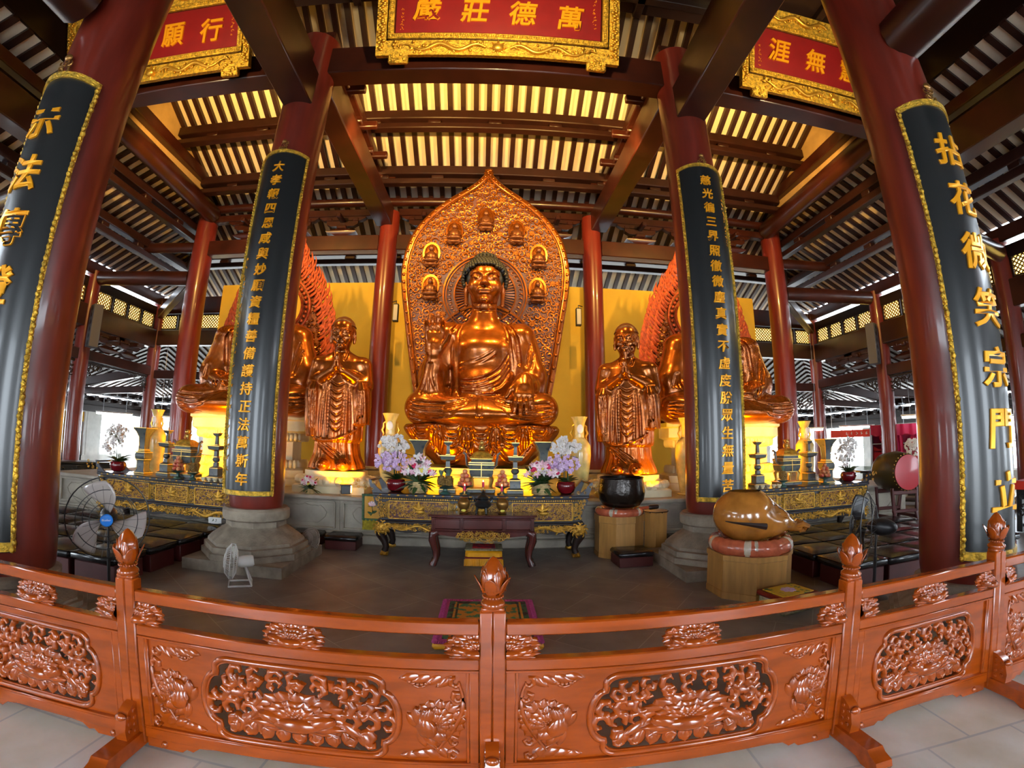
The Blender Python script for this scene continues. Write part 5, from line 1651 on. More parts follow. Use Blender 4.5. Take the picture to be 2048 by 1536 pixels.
def apples(x, y, z, group, where):
    """ten apples stacked in a pyramid on a stemmed dish"""
    global apple_proto
    t = thing('fruit_stand', f'stemmed green dish under the apple pyramid {where}', 'fruit stand', (x, y, z), 0, 'stemmed fruit dishes')
    b = MB(); b.lathe([(.075, 0), (.07, .015), (.03, .03), (.022, .06), (.03, .085), (.09, .105), (.115, .118), (.112, .122), (0, .112)], 22); part('dish', b, M['jade'], t)
    r = .036; k = 0
    for lay, n in enumerate((3, 2, 1)):
        pass
    pos = []
    for lay, (n, zz) in enumerate(((6, 0), (4, 1), (3, 2), (1, 3))):
        if n == 1: pos.append((0, 0, zz)); continue
        R = {6: .068, 4: .05, 3: .036}[n]
        for i in range(n): pos.append((R * math.cos(2 * PI * i / n + .5 * lay + .2), R * math.sin(2 * PI * i / n + .5 * lay + .2), zz))
    for i, (px, py, lay) in enumerate(pos):
        last = lay == 3
        lb = f'single apple topping the pyramid {where}' if last else f'apple in the pyramid {where}'
        loc = (x + px, y + py, z + .150 + .056 * lay)
        if apple_proto is None:
            apple_proto = thing('apple', lb, 'apple', loc, 0, group)
            b = MB(); b.lathe([(0, -.028), (.012, -.033), (.026, -.026), (.036, -.002), (.033, .018), (.020, .031), (.008, .030), (0, .024)], 14); part('fruit', b, M['apple'], apple_proto, ang=70)
            b = MB(); b.tube([(0, 0, .024), (.003, 0, .034), (.008, 0, .042)], .0022, n=5); part('stalk', b, M['darkwood'], apple_proto)
        else:
            o = dup(apple_proto, loc, rg_ap.random() * 6, lb, group)
rg_ap = random.Random(2)
M['pineskin'] = mat('pineapple skin', (0.30, 0.17, 0.03), 0.6, var=.6, vscale=40, bump=.8, bscale=50)
M['pineleaf'] = mat('pineapple crown', (0.10, 0.17, 0.12), 0.5)
def pineapple(label, x, y, z):
    t = thing('pineapple', label, 'pineapple', (x, y, z), 0, 'pineapples on the altars')
    b = MB(); b.lathe([(0, 0), (.035, .005), (.052, .04), (.055, .08), (.045, .125), (.025, .145), (0, .15)], 16)
    for i in range(7):
        for k in range(11):
            a = 2 * PI * (k + .5 * (i % 2)) / 11; zz = .018 + .019 * i; r = .034 + .022 * math.sin(PI * (zz / .15) ** .8)
            b.ball((r * math.cos(a), r * math.sin(a), zz), .009, 5, 4)
    part('fruit', b, M['pineskin'], t)
    b = MB()
    for k in range(22):
        a = k * 2.4; e = k / 22; L = .10 - .02 * e
        b.tube([(.01 * math.cos(a), .01 * math.sin(a), .14), (.035 * (1 - .4 * e) * math.cos(a), .035 * (1 - .4 * e) * math.sin(a), .14 + L * .6), (.055 * (1 - .6 * e) * math.cos(a), .055 * (1 - .6 * e) * math.sin(a), .14 + L)], [.008, .010, .001], n=4, flat=.4)
    part('crown', b, M['pineleaf'], t)
def altar_candle(label, x, y, z):
    t = thing('candle_lamp', label, 'candle', (x, y, z), 0, 'small altar candles')
    b = MB(); b.lathe([(.035, 0), (.03, .012), (.012, .02), (.012, .05), (.025, .06), (0, .06)], 14); part('stand', b, M['brass'], t)
    b = MB(); b.lathe([(.016, .06), (.018, .10), (.014, .13), (0, .13)], 12); part('glass_cup', b, M['petalhot'], t)
    b = MB(); b.ball((0, 0, .142), (.007, .007, .014), 8, 6); part('flame', b, M['glow'], t)
orchid('white and lilac orchid in an oxblood pot at the left end of the central altar', -1.31, 6.58, AZ, 3)
orchid('white and lilac orchid in an oxblood pot at the right end of the central altar', 1.16, 6.58, AZ, 8)
orchid('orchid with drooping white blossoms at the far end of the left altar', -6.2, 6.60, AZ, 12, .95, False)
orchid('orchid with cream blossoms beside the barrel drum on the right altar', 6.26, 6.60, AZ, 15, .95, False)
flower_basket('wicker basket of pink and yellow lilies between the left orchid and the pineapples', -.97, 6.48, AZ, 4, 1.22)
flower_basket('wicker basket of pale pink lilies beside the right orchid on the central altar', .78, 6.48, AZ, 6, 1.22)
flower_basket('small posy of pink flowers at the foot of the smooth-faced monk', -2.80, 7.02, .737, 9, .7)
gu_vase('dark enamel flared vase behind the left lily basket', -1.0, 6.76); gu_vase('dark enamel flared vase behind the right lily basket', .84, 6.76)
gu_vase('dark enamel flared vase on the left altar beside the orchid', -5.76, 6.72); gu_vase('dark enamel flared vase on the right altar beside the drooping orchid', 5.86, 6.72)
candlestick('square enamel candlestick left of the central lion-topped censer', -.57, 6.72); candlestick('square enamel candlestick right of the central lion-topped censer', .42, 6.72)
candlestick('square enamel candlestick by the flared vase on the left altar', -5.26, 6.70); candlestick('square enamel candlestick nearest the left couplet pillar', -4.30, 6.70)
candlestick('square enamel candlestick nearest the right couplet pillar', 4.40, 6.70); candlestick('square enamel candlestick by the flared vase on the right altar', 5.45, 6.70)
censer('square lion-lidded censer at the middle of the central altar', -.075, 6.68); censer('square lion-lidded censer on the left altar', -4.83, 6.66); censer('square lion-lidded censer on the right altar', 4.95, 6.66)
apples(-.305, 6.46, AZ, 'apples left of the central censer', 'left of the central censer')
apples(.225, 6.46, AZ, 'apples right of the central censer', 'right of the central censer')
apples(-4.83, 6.44, AZ, 'apples on the left altar', 'on the left altar')
apples(5.58, 6.44, AZ, 'apples on the right altar', 'on the right altar')
def stand(label, x, y, z, r=.10):
    b = MB(); b.lathe([(r * .7, 0), (r * .6, .02), (.03, .04), (.03, .07), (r, .10), (r * 1.05, .108), (0, .10)], 20)
    return single('fruit_stand', b, M['jade'], label, 'fruit stand', 'stemmed fruit dishes', (x, y, z))
stand('stemmed green dish under the two pineapples on the central altar', -.58, 6.44, AZ, .12)
pineapple('left one of the two pineapples on the central altar', -.64, 6.44, AZ + .112); pineapple('right one of the two pineapples on the central altar', -.53, 6.44, AZ + .112)
stand('stemmed green dish under the pineapple on the left altar', -4.55, 6.45, AZ, .09); pineapple('pineapple standing on the left altar', -4.55, 6.45, AZ + .112)
stand('stemmed green dish under the pineapple on the right altar', 4.72, 6.45, AZ, .09); pineapple('pineapple standing on the right altar', 4.72, 6.45, AZ + .112)
altar_candle('tiny red candle lamp left of the tripod burner', -.30, 6.33, AZ); altar_candle('tiny red candle lamp right of the tripod burner', .215, 6.33, AZ)
altar_candle('lit candle under the central lion-topped censer', -.045, 6.42, AZ + .05)
# things on the little maroon table
t = thing('tripod_burner', 'black bronze tripod incense burner on the maroon table', 'incense burner', (-.04, 6.02, .688))
b = MB(); b.lathe([(0, .06), (.06, .065), (.105, .10), (.112, .13), (.09, .165), (.07, .175), (.075, .19), (.088, .20), (.07, .20), (.0, .18)], 24); part('bowl', b, M['black'], t)
for k in range(3):
    a = 2 * PI * k / 3 - PI / 2 + .5; b = MB(); b.tube([(.075 * math.cos(a), .075 * math.sin(a), .08), (.085 * math.cos(a), .085 * math.sin(a), .03), (.092 * math.cos(a), .092 * math.sin(a), .002)], [.022, .014, .017], n=8); part('leg', b, M['black'], t)
b = MB(); b.lathe([(.078, .20), (.07, .22), (.045, .24), (.03, .25), (.034, .265), (.012, .285), (.014, .30), (0, .31)], 20); part('lid', b, M['black'], t)
for s in (-1, 1):
    b = MB(); b.tube([(s * .10, 0, .15), (s * .125, 0, .18), (s * .12, 0, .215), (s * .10, 0, .21)], .010, n=7, up=(0, 1, 0)); part('handle', b, M['black'], t)
M['darkbrass'] = mat('aged brass', (0.30, 0.15, 0.035), 0.3, metal=.7)
for x, w_ in ((-.295, 'left'), (.215, 'right')):
    t = thing('brass_urn', f'small aged brass urn {w_} of the black tripod burner', 'urn', (x, 6.03, .688), 0, 'small brass urns'); t.scale = (1.45, 1.45, 1.12)
    b = MB(); b.lathe([(.035, 0), (.04, .012), (.026, .03), (.05, .07), (.058, .115), (.05, .15), (.035, .165), (.042, .185), (.030, .185), (0, .16)], 20); part('body', b, M['darkbrass'], t)
    b = MB(); b.ball((0, -.03, .035), (.022, .012, .018), 8, 6); part('amber_boss', b, M['petalyellow'], t)
cup0 = None
for x0, w_ in ((-4.30, 'left'), (4.16, 'right')):
    for k in range(5):
        lb = f'small cream offering cup in the row at the front of the {w_} altar'; gp = f'offering cups on the {w_} altar'
        loc = (x0 + .105 * k, 6.36, AZ)
        if cup0 is None:
            b = MB(); b.lathe([(.02, 0), (.024, .008), (.018, .016), (.034, .03), (.040, .06), (.036, .06), (0, .03)], 16)
            cup0 = single('offering_cup', b, M['marble'], lb, 'cup', gp, loc)
        else:
            o = cup0.copy(); COL.objects.link(o); o.location = loc; o['label'] = lb; o['group'] = gp
# tall porcelain floor vases
def floor_vase(label, x, y, s=1.0, z=.737):
    t = thing('floor_vase', label, 'vase', (x, y, z), 0, 'tall cream porcelain vases'); t.scale = (s,) * 3
    b = MB(); b.lathe([(.15, 0), (.16, .02), (.14, .04)], 24)
    b.lathe([(.105, .03), (.12, .10), (.165, .40), (.195, .70), (.185, .86), (.13, .95), (.085, .99), (.078, 1.10), (.09, 1.22), (.115, 1.29), (.135, 1.33), (.118, 1.33), (.08, 1.2)], 36, wob=lambda a, zz: 1 + (.05 * math.cos(6 * a) if zz > 1.24 else 0))
    part('body', b, M['porcelain'], t)
    for s_ in (-1, 1):
        b = MB(); b.tube([(s_ * .085, 0, 1.2), (s_ * .12, 0, 1.17), (s_ * .118, 0, 1.11), (s_ * .14, 0, 1.06), (s_ * .11, 0, 1.0), (s_ * .13, 0, .95)], [.012, .016, .02, .022, .018, .008], n=7, up=(0, 1, 0)); part('handle', b, M['gold'], t)
    b = MB(); b.ball((0, -.085, 1.13), (.055, .02, .075), 14, 8); part('painted_medallion', b, M['petalwhite'], t, label='white flower medallion on the neck')
floor_vase('tall cream porcelain vase behind the left orchid of the central altar', -1.58, 7.36)
floor_vase('tall cream porcelain vase behind the right orchid of the central altar', 1.51, 7.36)
floor_vase('tall cream porcelain vase behind the left altar candlestick', -6.12, 7.45, .95)
floor_vase('tall cream porcelain vase behind the right altar censer', 5.98, 7.45, .95)
floor_vase('tall cream porcelain vase half hidden by the right couplet pillar', 3.42, 7.4, 1.0)
# embroidered cloth hanging at the end of the central altar
t = thing('embroidered_cloth', 'green-fringed orange cloth with a lotus hanging at the left end of the central altar', 'cloth', (-1.66, 6.60, 0))
b = MB(); b.grid(lambda u, v: (-.135 + .27 * u, -.012 + .008 * math.sin(u * 9), .46 + .36 * v), 12, 8); o = part('orange_field', b, mat('orange satin', (0.62, 0.30, 0.02), 0.5), t)
b = MB()
for k in range(30): b.tube([(-.14 + .28 * k / 29, -.02 + .006 * math.sin(k), .46), (-.14 + .28 * k / 29, -.02, .31)], .006, n=4)
part('yellow_fringe', b, mat('yellow silk fringe', (0.50, 0.40, 0.03), 0.6, var=.4, vscale=30), t)
b = MB()
for s in (-1, 1): b.box((s * .135, -.018, .64), (.035, .016, .38), .004); b.box((0, -.018, .64 + s * .18), (.27, .016, .035), .004)
b.tube([(-.02, -.026, .52), (.01, -.026, .58), (0, -.026, .66)], .007, n=5); petal(b, .0, .56, .4, .08, .04, .008, -.02); petal(b, .0, .54, 2.7, .08, .04, .008, -.02); petal(b, 0, .65, PI / 2, .01, .15, .008, -.02)
part('green_border', b, mat('green brocade', (0.05, 0.14, 0.05), 0.6, var=.6, vscale=40), t)
b = MB()
for k in range(5): petal(b, 0, .665, PI / 2 + (k - 2) * .5, .075, .05, .012, -.026)
part('pink_lotus', b, M['petalpink'], t)
b = MB(); b.tube([(-.16, 0, .82), (.16, 0, .82)], .012, n=8); b.box((.15, .0, .82), (.06, .04, .03), .006); part('hanging_rod', b, M['darkwood'], t)
# small floodlight
t = thing('floodlight', 'small black floodlight box on the platform by the monk pedestal', 'floodlight', (-2.20, 7.02, .737))
b = MB(); b.box((0, 0, .10), (.15, .10, .14), .01, rz=.3); b.box((0, -.01, .175), (.18, .13, .015), .004, rz=.3); part('housing', b, M['plastic'], t)
b = MB(); b.tube([(-.09, 0, .08), (-.09, 0, .0), (.09, 0, .0), (.09, 0, .08)], .008, n=6); part('bracket', b, M['metal'], t)
b = MB(); b.box((.02, .055, .10), (.12, .006, .11), .002, rz=.3); part('lens', b, M['glow'], t)
for x, w_ in ((-2.24, 'left'), (2.13, 'right')):
    t = thing('wall_speaker', f'slim black speaker fixed beside the pillar {w_} of the great mandorla', 'speaker', (x, 10.35, 4.45), 0, 'slim black speakers')
    b = MB(); b.box((0, 0, .2), (.13, .12, .44), .01); part('cabinet', b, M['plastic'], t)
    b = MB(); b.box((0, -.063, .2), (.10, .006, .38), .002); part('grille', b, M['metal'], t)
    b = MB(); b.tube([(0, 0, .42), (0, .0, .5), (-.12 if x < 0 else .12, .1, .5)], .012, n=6); part('bracket', b, M['plastic'], t)
# ---------------------------------------------------------------- writing: couplet boards and name plaques
M['goldtext'] = mat('bright gilt lettering', (0.95, 0.41, 0.012), 0.3, metal=.35)
_gl = {}
def glyph(ch, size, depth, bold=.012, shear=.10):
    """vertices and faces of one character, centred, about `size` high, lying in x-z with its face toward -y"""
    key = (ch, bold)
    if key not in _gl:
        c = bpy.data.curves.new('glyph', 'FONT'); c.body = ch; c.size = 1.0; c.extrude = .05; c.offset = bold; c.resolution_u = 3
        c.bevel_depth = .012; c.bevel_resolution = 0; c.shear = shear
        o = bpy.data.objects.new('glyph', c); COL.objects.link(o)
        dg = bpy.context.evaluated_depsgraph_get(); dg.update()
        me = bpy.data.meshes.new_from_object(o.evaluated_get(dg))
        v = np.array([tuple(q.co) for q in me.vertices]); f = [list(p.vertices) for p in me.polygons]
        bpy.data.objects.remove(o); bpy.data.curves.remove(c); bpy.data.meshes.remove(me)
        if len(v):
            lo, hi = v.min(0), v.max(0)
            v = v - np.array([(lo[0] + hi[0]) / 2, (lo[1] + hi[1]) / 2, 0])
        _gl[key] = (v, f)
    v, f = _gl[key]
    v = v.copy()
    return np.stack([v[:, 0] * size, -v[:, 2] * depth / .062, v[:, 1] * size], 1), f
BETA = R_(57)
def couplet(label, x, y, R, z0, z1, chars, zs, size, small=None, orn=1.0):
    t = thing('couplet_board', label, 'couplet board', (x, y, 0), 0, 'curved black couplet boards')
    n = 25
    def arc(r0, r1, za, zb, a0=-BETA, a1=BETA, top=0.0, n=n):
        b = MB(); v = []
        for i in range(n):
            a = a0 + (a1 - a0) * i / (n - 1)
            u = a / BETA
            zt = zb + top * (1 - u * u)
            for r, z in ((r0, za), (r1, za), (r1, zt), (r0, zt)):
                v.append((r * math.sin(a), -r * math.cos(a), z))
        f = []
        for i in range(n - 1):
            for k in range(4): f.append((i * 4 + k, i * 4 + (k + 1) % 4, i * 4 + 4 + (k + 1) % 4, i * 4 + 4 + k))
        f.append((0, 3, 2, 1)); e = (n - 1) * 4; f.append((e, e + 1, e + 2, e + 3))
        b.raw(v, f); return b
    part('board', arc(R + .012, R + .045, z0, z1, top=.05 * orn), M['black'], t, ang=50)
    w_ = R_(5.2) * (1 if orn < 1.2 else .95)
    b = MB()
    for s in (-1, 1):
        q = arc(R + .04, R + .062, z0 + .01, z1, min(s * BETA, s * (BETA - w_)), max(s * BETA, s * (BETA - w_)), n=4); b.raw(np.concatenate(q.v), q.f)
    for za, zb, tp in ((z0 + .01, z0 + .01 + .055 * orn, 0), (z1 - .05 * orn, z1 - .0, .05 * orn)):
        q = arc(R + .04, R + .062, za, zb, top=tp)
        vv = np.concatenate(q.v)
        if tp:
            for i in range(n): vv[i * 4:i * 4 + 2, 2] += tp * (1 - ((-1 + 2 * i / (n - 1)) ** 2))
        b.raw(vv, q.f)
    rg = random.Random(int(abs(x) * 100))
    step = .040 * orn
    for k in range(int((z1 - z0) / step)):
        for s in (-1, 1):
            a = s * (BETA - w_ * .5) + rg.uniform(-.2, .2) * w_; r = R + .064
            b.ball((r * math.sin(a), -r * math.cos(a), z0 + step * (k + .5)), (.017 * orn, .017 * orn, .022 * orn), 6, 4)
    part('gilt_border', b, M['goldrelief'], t, ang=60)
    for ch, z in zip(chars, zs):
        if ch == ' ': continue
        v, f = glyph(ch, size, .014 * orn)
        a = v[:, 0] / (R + .045) ; r = R + .045 - v[:, 1]
        w2 = np.stack([r * np.sin(a), -r * np.cos(a), v[:, 2] + z], 1)
        b = MB(); b.raw(w2, f); part('character', b, M['goldtext'], t, ang=40)
    if small:
        phi, za, zb, m = small; b = MB()
        for k in range(m):      # column of small illegible brush strokes
            z = zb - (zb - za) * k / (m - 1)
            for j in range(4):
                a = phi + rg.uniform(-.05, .05); r = R + .048; zz = z + rg.uniform(-.03, .03)
                da = rg.uniform(-.06, .06); dz = rg.uniform(-.03, .03)
                b.tube([(r * math.sin(a), -r * math.cos(a), zz), (r * math.sin(a + da), -r * math.cos(a + da), zz + dz)], .0055, n=5)
        part('small_inscription', b, M['goldtext'], t)
    b = MB(); zt = z1 + .05 * orn; r = R + .03
    for k in range(9):
        curl(b, rg.uniform(-.05, .05) * orn, zt + .02 + .012 * k * orn, .028 * orn, rg.random() * 6, rg.choice((-1, 1)), .8, .3, -r, n=5, m=8)
    b.ball((0, -r, zt + .15 * orn), (.035 * orn, .025, .03 * orn), 10, 7)
    for s in (-1, 1): b.tube([(s * .045 * orn, -r, zt - .02), (s * .045 * orn, -r, zt + .05 * orn)], .010 * orn, n=6)
    part('bronze_hanger', b, M['darkbrass'], t)
    return t
fz = [5.23 - .218 * k for k in range(20)]
couplet('long narrow black couplet board with twenty gilt characters on the pillar by the white fan', -FP[0], FP[1], RP, .88, 5.46, '大孝報四恩咸與妙願資糧善備護持正法萬斯年', fz, .165, (-R_(40), 1.2, 3.9, 22))
couplet('long narrow black couplet board with twenty gilt characters on the pillar by the wooden fish', FP[0], FP[1], RP, .88, 5.46, '慈光徧三界照徹微塵真實不虛度脫眾生無量苦', fz, .165, (R_(40), 4.3, 5.0, 9))
oz = [4.10 - .49 * k for k in range(7)]
couplet('wide black couplet board with large gilt characters curving round the near right pillar', OP[0], OP[1], RP, .62, 4.58, '拈花微笑宗門立', oz, .34, None, 1.25)
couplet('wide black couplet board cut by the left edge on the near left pillar', -3.9, 2.93, RP, .62, 4.58, '示法傳燈', oz, .34, None, 1.25)

def plaque(label, x, chars, seed):
    """red board in a broad carved gold frame, leaning out from the lintel"""
    t = thing('name_plaque', label, 'plaque', (x, 5.26, 7.24), 0, 'red and gold name plaques')
    t.rotation_euler = (R_(23), 0, 0)
    rg = random.Random(seed); W, H = 1.83, 1.48; iw, ih = 1.56, .74
    cz = .40 + ih / 2
    b = MB(); b.box((0, .02, H / 2), (2 * W - .1, .05, H - .08)); part('backboard', b, M['maroon'], t)
    b = MB(); b.box((0, -.02, cz), (2 * iw, .03, ih), .004); part('red_panel', b, M['red'], t)
    b = MB()
    # splayed outer frame and inner moulding
    o = [(-W, 0), (W, 0), (W, H), (-W, H)]; m_ = [(-iw - .13, .26), (iw + .13, .26), (iw + .13, H - .24), (-iw - .13, H - .24)]
    v = [(p[0], -.02, p[1]) for p in o] + [(p[0], -.12, p[1]) for p in o] + [(p[0], -.07, p[1]) for p in m_] + [(p[0], -.0, p[1]) for p in m_]
    f = []
    for i in range(4):
        j = (i + 1) % 4
        for a in range(3): f.append((a * 4 + i, a * 4 + j, a * 4 + 4 + j, a * 4 + 4 + i))
    b.raw(v, f)
    part('outer_frame', b, M['goldrelief'], t)
    b = MB()
    for s in (-1, 1):
        b.box((s * (iw + .065), -.05, cz), (.09, .06, ih + .22), .01); b.box((0, -.05, cz + s * (ih / 2 + .065)), (2 * iw + .22, .06, .09), .01)
    for k in range(92):
        q = -iw - .06 + (2 * iw + .12) * k / 91
        for s in (-1, 1): b.ball((q, -.085, cz + s * (ih / 2 + .065)), (.022, .016, .026), 6, 4)
    for k in range(22):
        for s in (-1, 1): b.ball((s * (iw + .065), -.085, cz - ih / 2 + ih * k / 21), (.026, .016, .022), 6, 4)
    part('inner_moulding', b, M['goldrelief'], t)
    b = MB()
    for s in (-1, 1):      # dragons along the bottom and top bars
        for zc_ in (.13, H - .12):
            pts = [(s * (.18 + 1.3 * q), -.115, zc_ + .05 * math.sin(q * 15)) for q in [k / 40 for k in range(41)]]
            b.tube(pts, [.012 + .026 * math.sin(PI * min(1, k / 40 + .1)) for k in range(41)], n=8)
            for k in range(20):
                q = .04 + .94 * k / 19
                petal(b, s * (.18 + 1.3 * q), zc_ + .05 * math.sin(q * 15), rg.random() * 6.28, .085, .04, .02, -.12, 3, 4, .4)
            for k in range(16):
                b.ball((s * (.2 + 1.55 * rg.random()), -.115, zc_ + rg.uniform(-.10, .10)), rg.uniform(.014, .03), 6, 4)
        for k in range(46):
            b.ball((s * (iw + .205 + rg.uniform(-.05, .05)), -.11, .1 + (H - .2) * k / 45), (.035, .028, .026), 7, 5)
    b.ball((0, -.13, .13), (.085, .045, .07), 10, 7)
    for k in range(8): petal(b, 0, .13, 2 * PI * k / 8, .13, .06, .03, -.10, 4, 4, .3)
    part('dragon_relief', b, M['gold'], t, ang=60)
    for s in (-1, 1):
        b = MB(); b.box((s * 1.49, -.07, -.045), (.30, .10, .15), .02)
        for k in range(16): b.ball((s * 1.49 + rg.uniform(-.13, .13), -.125, -.045 + rg.uniform(-.06, .06)), rg.uniform(.015, .03), 6, 4)
        part('support_tab', b, M['goldrelief'], t)
    for k, ch in enumerate(chars):
        v, f = glyph(ch, .42, .03, .008, .12)
        b = MB(); b.raw(v + np.array([-1.09 + .727 * k, -.036, cz + .02 - .02 * k]), f); part('character', b, M['goldtext'], t, ang=40)
    b = MB()
    for s, m in ((-1, 6), (1, 8)):
        for k in range(m):
            z = cz - .30 + (.0 if s < 0 else .14) + .065 * (m - 1 - k)
            for j in range(4):
                xx = s * 1.46 + rg.uniform(-.018, .018); zz = z + rg.uniform(-.02, .02)
                b.tube([(xx, -.038, zz), (xx + rg.uniform(-.022, .022), -.038, zz + rg.uniform(-.02, .02))], .0045, n=4)
    part('small_inscription', b, M['goldtext'], t)
    return t
plaque('central red plaque with four large gilt characters above the great mandorla', 0.0, '嚴莊德萬', 3)
plaque('red plaque with gilt characters partly behind the near left pillar', -5.72, '盡無願行', 4)
plaque('red plaque with gilt characters partly behind the near right pillar', 5.74, '涯無慧智', 5)
# ---------------------------------------------------------------- things standing on the floor
def stool(label, x, y, rz=0.0, w_=.50, d=.40, h=.20, group='low black-topped kneeling stools'):
    t = thing('kneeling_stool', label, 'stool', (x, y, 0), rz, group)
    b = MB(); b.box((0, 0, (h - .07) / 2), (w_ - .03, d - .03, h - .07), .006); part('box_base', b, M['oxblood'], t)
    b = MB(); b.box((0, 0, h - .035), (w_, d, .075), .025)
    part('cushion', b, M['vinyl'], t, ang=60)
    return t
stool('low black-topped stool nearest the left leg of the central altar', -2.12, 6.70)
stool('low black-topped stool half hidden behind the left stone pillar base', -2.72, 6.72)
stool('low black-topped stool in front of the bowl gong stand', 1.95, 5.90, .05)
stool('low black-topped stool behind the wooden plinth beside the right pillar', 3.05, 6.66)
# rows of padded kneelers in both side bays
k0 = None
for sx, w_ in ((-1, 'left'), (1, 'right')):
    for r, yy in enumerate((4.22, 4.78, 5.34, 5.90)):
        for c in range(5):
            x = sx * (4.07 + .64 * c)
            lb = f'padded black kneeler in the {("front", "second", "third", "back")[r]} row of the {w_} side bay'
            gp = f'kneelers, {("front", "second", "third", "back")[r]} row of the {w_} bay'
            if k0 is None:
                k0 = thing('padded_kneeler', lb, 'kneeler', (x, yy, 0), 0, gp)
                b = MB(); b.box((0, 0, .10), (.56, .44, .20), .008); part('box_base', b, M['oxblood'], k0)
                b = MB(); b.grid(lambda u, v: (-.31 + .62 * u, -.255 + .51 * v, .29 + .03 * (math.sin(PI * u) * math.sin(PI * v)) ** .4), 9, 9)
                b.box((0, 0, .25), (.622, .512, .085), .022); part('cushion', b, M['vinyl'], k0, ang=60)
            else: dup(k0, (x, yy, 0), label=lb, group=gp)
# embroidered pads
M['brocade_red'] = mat('red brocade', (0.55, 0.015, 0.02), 0.6, col2=(0.10, 0.02, 0.05), vscale=16, ramp=(.42, .52))
M['brocade_yel'] = mat('yellow satin', (1.0, 0.46, 0.005), 0.45, var=.2, vscale=12)
M['brocade_or'] = mat('orange brocade', (0.72, 0.30, 0.03), 0.6, col2=(0.04, 0.28, 0.14), vscale=12, ramp=(.44, .5))
M['brocade_grn'] = mat('green black brocade', (0.025, 0.16, 0.08), 0.6, col2=(0.015, 0.012, 0.03), vscale=14, ramp=(.45, .52))
M['pinkfringe'] = mat('magenta fringe', (0.75, 0.10, 0.42), 0.7, var=.35, vscale=60)
M['beige'] = mat('beige brocade', (0.40, 0.33, 0.20), 0.7, col2=(0.16, 0.20, 0.10), vscale=30, ramp=(.4, .55))
t = thing('kneeling_pad', 'yellow fringed kneeling pad with a red centre under the maroon table', 'kneeling pad', (-.025, 6.03, 0)); t.scale = (1.2, 1.0, 1.0)
b = MB(); b.box((0, .05, .11), (.40, .36, .20), .03); part('body', b, M['brocade_yel'], t)
b = MB(); b.box((0, .05, .222), (.41, .37, .022), .008); part('patterned_top', b, M['beige'], t)
b = MB(); b.box((0, .05, .236), (.25, .24, .010), .004); part('red_centre', b, M['brocade_red'], t)
b = MB(); b.box((0, .045, .118), (.412, .372, .022), .004); part('red_braid', b, M['red'], t)
b = MB()
for k in range(34):
    x = -.205 + .41 * k / 33; b.tube([(x, -.137, .10), (x + .004 * math.sin(k), -.15, .012)], .0075, n=5)
part('tassel_fringe', b, M['brocade_yel'], t)
t = thing('embroidered_rug', 'pink-fringed orange and green embroidered rug behind the middle railing post', 'rug', (0.025, 3.90, 0))
b = MB(); b.box((0, 0, .03), (.86, 1.02, .055), .02); part('yellow_edge', b, M['brocade_yel'], t)
b = MB(); b.box((0, 0, .060), (.84, 1.0, .02), .008)
for k in range(60):
    for s in (-1, 1): b.ball((s * .41, -.49 + .98 * k / 59, .066), (.025, .010, .014), 6, 4)
for k in range(50):
    for s in (-1, 1): b.ball((-.41 + .82 * k / 49, s * .49, .066), (.010, .025, .014), 6, 4)
part('pink_fringe', b, M['pinkfringe'], t)
b = MB(); b.box((0, 0, .070), (.72, .88, .016), .004); part('green_border', b, M['brocade_grn'], t)
b = MB(); b.box((0, 0, .080), (.54, .70, .012), .004)
for s in (-1, 1): b.box((s * .30, 0, .079), (.02, .80, .010), .002)
part('orange_field', b, M['brocade_or'], t)
t = thing('embroidered_cushion', 'red-edged yellow cushion with a purple flower in front of the wooden fish stand', 'cushion', (2.87, 3.80, 0), R_(10))
b = MB(); b.box((0, 0, .075), (.46, .36, .15), .03); part('body', b, M['beige'], t)
b = MB(); b.box((0, 0, .150), (.49, .39, .05), .018); part('red_edge', b, M['red'], t)
b = MB(); b.box((0, 0, .176), (.40, .30, .014), .005); part('yellow_top', b, mat('yellow floral brocade', (0.80, 0.50, 0.03), 0.6, col2=(0.05, 0.16, 0.05), vscale=10, ramp=(.38, .45)), t)
b = MB()
for k in range(7):
    a = 2 * PI * k / 7; b.ball((.045 * math.cos(a), .04 * math.sin(a), .184), (.04, .028, .008), 8, 5, rz=a)
part('flower', b, M['petalpurple'], t)

# wooden fish on its eight-sided stand
M['redwrap'] = mat('copper red brocade under plastic', (0.58, 0.13, 0.06), 0.25, var=.3, vscale=14, coat=.6)
M['plasticwrap'] = mat('pale plastic wrap', (0.70, 0.58, 0.44), 0.2, var=.4, vscale=10, coat=.6)
M['fishwood'] = mat('amber varnished wood', (0.46, 0.17, 0.025), 0.18, var=.45, vscale=4, coat=.8)
def wrapped_ring(t, r, z, tube):
    b = MB(); n = 48
    b.tube([(r * math.cos(2 * PI * k / n), r * math.sin(2 * PI * k / n), z) for k in range(n)], [tube * (1 + .05 * math.sin(k * 2.4)) for k in range(n)], n=12, closed=True)
    rg = part('cushion_ring', b, M['redwrap'], t)
    b = MB()
    for k in range(5):
        a0 = 2 * PI * k / 5 + .4
        b.tube([(r * math.cos(a0 + .05 * j), r * math.sin(a0 + .05 * j), z + .001) for j in range(-4, 5)], [tube * 1.03 * (1 - .02 * abs(j)) for j in range(-4, 5)], n=12, cap=False)
    part('pale_bands', b, M['plasticwrap'], rg)
t = thing('octagonal_stand', 'large eight-sided plywood stand with a wrapped cushion ring under the wooden fish', 'stand', (2.84, 4.46, 0), 0, 'eight-sided plywood stands')
b = MB(); q = 1 / math.cos(PI / 8)
b.lathe([(.43 * q, 0), (.43 * q, .07), (.425 * q, .075), (.425 * q, .40), (.435 * q, .405), (.435 * q, .46)], 8, rot=PI / 8); part('cabinet', b, M['oak'], t)
